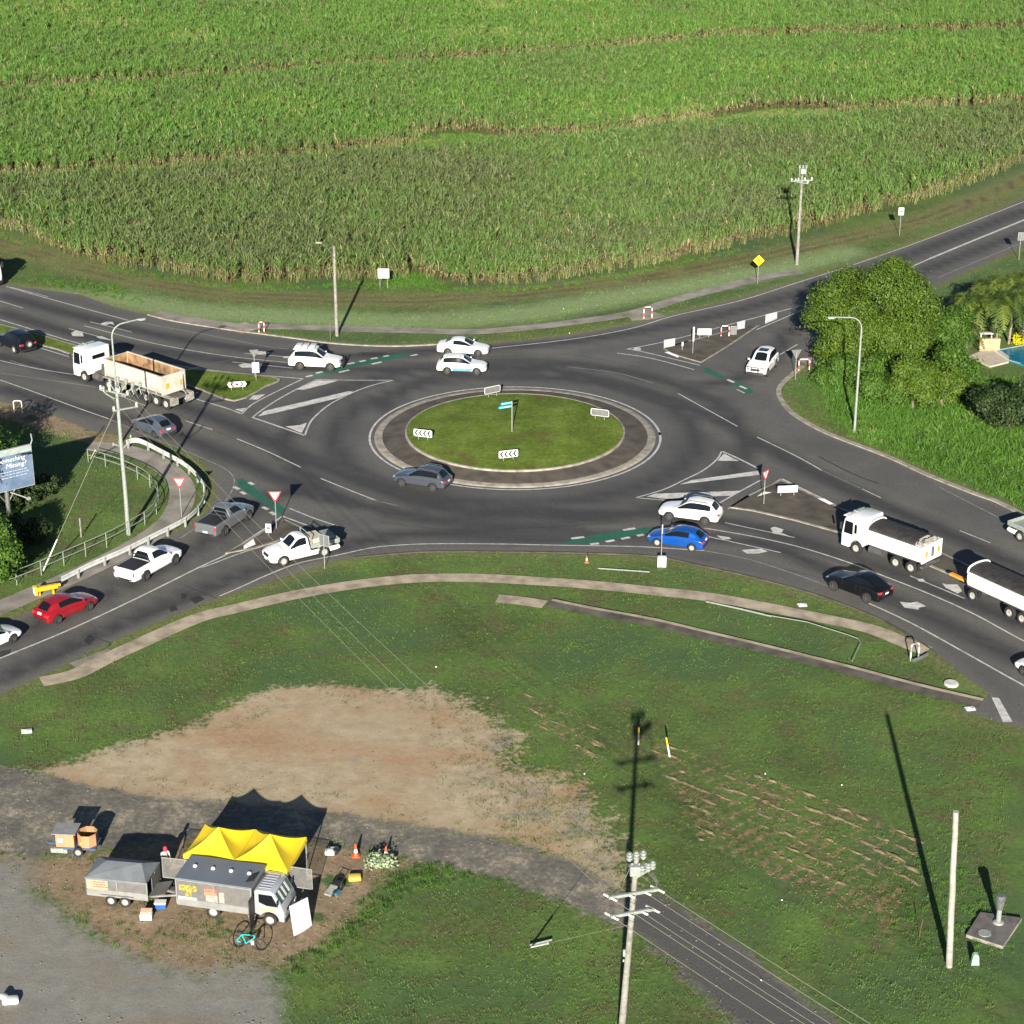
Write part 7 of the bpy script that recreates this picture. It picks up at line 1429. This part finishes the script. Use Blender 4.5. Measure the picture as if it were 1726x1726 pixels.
for x, y_ in ((.35, .28), (.35, -.28), (-.35, -.25)): b.lathe([(.17, -.03), (.19, 0), (.17, .03), (.05, .03), (.05, -.03), (.17, -.03)], 16, c=(x, y_, .19))
b.box((.25, 0, .35), (.5, .3, .2), 0, None, .05); b.tube([(.1, -.2, .3), (.75, -.2, .5), (.8, .2, .5), (.1, .2, .3)], .025, 6); b.done('frame', DARK, e); b = B(); b.box((-.15, -.3, .12), (.5, .25, .16), 0, None, .05); b.done('bag', M('bag_teal', (.03, .14, .2)), e)
e = empty('scrap_bags', G(18, 1690), label='white sack on the gravel at the lower left corner', cat='bags'); b = B(); b.box((0, 0, .15), (.8, .5, .3), 0, Euler((0, .1, .3)).to_matrix(), .1); b.box((-.3, .1, .25), (.4, .4, .25), 0, Euler((.2, .3, .9)).to_matrix(), .08); b.done('white_bag', SIGNW, e, smooth=True)
# bicycle lying/leaning
def bicycle(p, yaw, tilt, label, CF=M('turquoise_paint', (.02, .46, .44), rough=.35)):
    e = empty('bicycle', p, label=label, cat='bicycle'); e.rotation_euler = Euler((tilt, 0, yaw)); r_ = .35
    for x in (-.52, .52):
        b = B(); n = 28; b.tube([(x + r_ * math.cos(2 * math.pi * i / n), 0, r_ + r_ * math.sin(2 * math.pi * i / n)) for i in range(n + 1)], .024, 6); o = b.done('wheel', TYRE, e); b = B()
        for k in range(12): a = 2 * math.pi * k / 12; b.tube([(x, 0, r_), (x + (r_ - .02) * math.cos(a), 0, r_ + (r_ - .02) * math.sin(a))], .004, 4)
        b.cyl((x, -.04, r_), (x, .04, r_), .03, n=8); b.done('spokes', ALLOY, o)
    b = B(); bb_ = (-.08, 0, .30); st = (-.22, 0, .80); hd = (.34, 0, .86); hd2 = (.37, 0, .72)
    for a, c2 in ((bb_, st), (st, hd), (bb_, hd2), (hd, hd2), (bb_, (-.52, 0, .35)), (st, (-.52, 0, .35))): b.tube([a, c2], .026, 8)
    b.done('frame', CF, e); b = B(); b.tube([hd2, (.52, 0, .35)], .022, 8); b.done('fork', DARK, e); b = B(); b.tube([hd, (.31, 0, .98)], .016, 6); b.tube([(.22, -.3, 1.0), (.34, -.2, 1.0), (.34, .2, 1.0), (.22, .3, 1.0)], .018, 6); b.done('handlebar', DARK, e)
    b = B(); b.tube([st, (-.25, 0, .93)], .015, 6); b.prism([(-.4, .93), (-.12, .95), (-.12, .98), (-.42, .99)], -.06, .06, bev=.01); b.done('saddle', DARK, e); b = B(); b.lathe([(.1, .03), (.1, .05), (.0, .05)], 16, c=(bb_[0], 0, bb_[2])); b.tube([(-.08, .06, .3), (.08, .06, .2)], .014, 5); b.tube([(-.08, -.06, .3), (-.24, -.06, .4)], .014, 5); b.box((.08, .1, .2), (.09, .08, .02)); b.box((-.24, -.1, .4), (.09, .08, .02)); b.done('crank', DARK, e)
    b = B(); b.box((.25, -.05, .45), (.14, .1, .22), bev=.03); b.done('bottle', SIGNW, e); e.scale = (1.15,) * 3; return e
bicycle(G(419, 1599) , R(-14), R(10), 'turquoise bicycle standing in front of the grey truck')
# person with a pink-red cap behind the trailer coupling
def person(p, yaw, label):
    e = empty('person', p, yaw, label=label, cat='person'); bm = bmesh.new()
    J = dict(pel=(0, 0, .92, .15, .12), wa=(.04, 0, 1.08, .14, .11), ch=(.12, 0, 1.28, .17, .12), nk=(.18, 0, 1.44, .06, .06), hb=(.22, 0, 1.52, .075, .085), ht=(.24, 0, 1.66, .07, .08))
    Jb = {k: (bm.verts.new(v[:3]), v[3], v[4]) for k, v in J.items()}
    def ad(k, c_, r_): Jb[k] = (bm.verts.new(c_), r_, r_)
    for s_, n_ in ((1, 'l'), (-1, 'r')):
        ad('hp' + n_, (0, s_ * .1, .88), .10); ad('kn' + n_, (.06 * s_, s_ * .11, .48), .065); ad('an' + n_, (.02 - .05 * s_, s_ * .11, .09), .042); ad('to' + n_, (.17 - .05 * s_, s_ * .12, .04), .035)
        ad('sh' + n_, (.14, s_ * .18, 1.36), .07); ad('el' + n_, (.22, s_ * .25, 1.10), .045); ad('wr' + n_, (.40, s_ * .18, .98), .03); ad('hn' + n_, (.46, s_ * .17, .97), .034)
    E_ = [('pel', 'wa'), ('wa', 'ch'), ('ch', 'nk'), ('nk', 'hb'), ('hb', 'ht')]
    for n_ in 'lr': E_ += [('pel', 'hp' + n_), ('hp' + n_, 'kn' + n_), ('kn' + n_, 'an' + n_), ('an' + n_, 'to' + n_), ('ch', 'sh' + n_), ('sh' + n_, 'el' + n_), ('el' + n_, 'wr' + n_), ('wr' + n_, 'hn' + n_)]
    for a, c2 in E_: bm.edges.new((Jb[a][0], Jb[c2][0]))
    bm.verts.index_update(); ix_ = {k: v[0].index for k, v in Jb.items()}; me = bpy.data.meshes.new('p'); bm.to_mesh(me); bm.free(); o = bpy.data.objects.new('p', me); COL.objects.link(o)
    o.modifiers.new('sk', 'SKIN'); sv = me.skin_vertices[0].data
    for k, v in Jb.items(): sv[ix_[k]].radius = (v[1], v[2]); sv[ix_[k]].use_root = (k == 'pel')
    s2 = o.modifiers.new('ss', 'SUBSURF'); s2.levels = 2; dg = bpy.context.evaluated_depsgraph_get(); out = bpy.data.meshes.new_from_object(o.evaluated_get(dg)); bpy.data.objects.remove(o)
    SK = M('skin', (.42, .22, .15), rough=.6); SH = M('grey_shirt', (.42, .40, .40), rough=.9, var=.1, scale=6); TR = M('dark_trousers', (.02, .022, .03), rough=.9)
    out.materials.clear(); [out.materials.append(m_) for m_ in (SK, SH, TR, DARK)]
    for pl in out.polygons: c_ = pl.center; pl.use_smooth = True; pl.material_index = 3 if c_.z < .11 else 2 if c_.z < .94 and not c_.x > .3 else 1 if (c_.z < 1.42 and (c_.z > 1.12 or abs(c_.y) < .17) and c_.x < .34) else 0
    obj('body', out, e)
    for s_ in (1, -1):
        for k in range(4):
            b = B(); y_ = s_ * .17 + (k - 1.5) * .019; b.tube([(.47, y_, .97), (.515 - .004 * abs(k - 1.5), y_, .955), (.535, y_, .925)], [.010, .009, .008], 6); b.done('finger', SK, e, smooth=True)
        b = B(); b.tube([(.44, s_ * .17 - s_ * .025, .98), (.475, s_ * .17 - s_ * .055, .97), (.50, s_ * .17 - s_ * .05, .95)], [.012, .010, .009], 6); b.done('thumb', SK, e, smooth=True)
    CP = M('pink_red_cap', (.72, .03, .09), rough=.8); b = B(); b.lathe([(.105, 1.60), (.11, 1.65), (.09, 1.72), (.04, 1.755), (0, 1.76)], 16, ax='z', c=(.235, 0, 0)); b.prism([(.20, -.1), (.34, -.09), (.42, -.04), (.42, .04), (.34, .09), (.20, .1)], 1.60, 1.615, ax='z'); b.done('cap', CP, e, smooth=True)
    b = B(); b.lathe([(.095, 1.50), (.098, 1.60)], 14, ax='z', c=(.20, 0, 0)); b.done('hair', M('pinkish_hair', (.35, .04, .06), rough=.8), e, smooth=True)
    b = B(); b.box((.315, 0, 1.565), (.03, .022, .04), bev=.008); b.done('nose', SK, e)
    b = B()
    for s_ in (1, -1): b.cyl((.30, s_ * .032, 1.59), (.31, s_ * .032, 1.59), .010, n=8)
    b.done('eyes', SIGNK, e); b = B(); b.box((.30, 0, 1.53), (.012, .045, .01)); b.done('mouth', M('lips', (.4, .12, .1)), e)
person(G(279, 1471), R(-60), 'person in a pink-red cap and grey shirt standing behind the grey trailer')
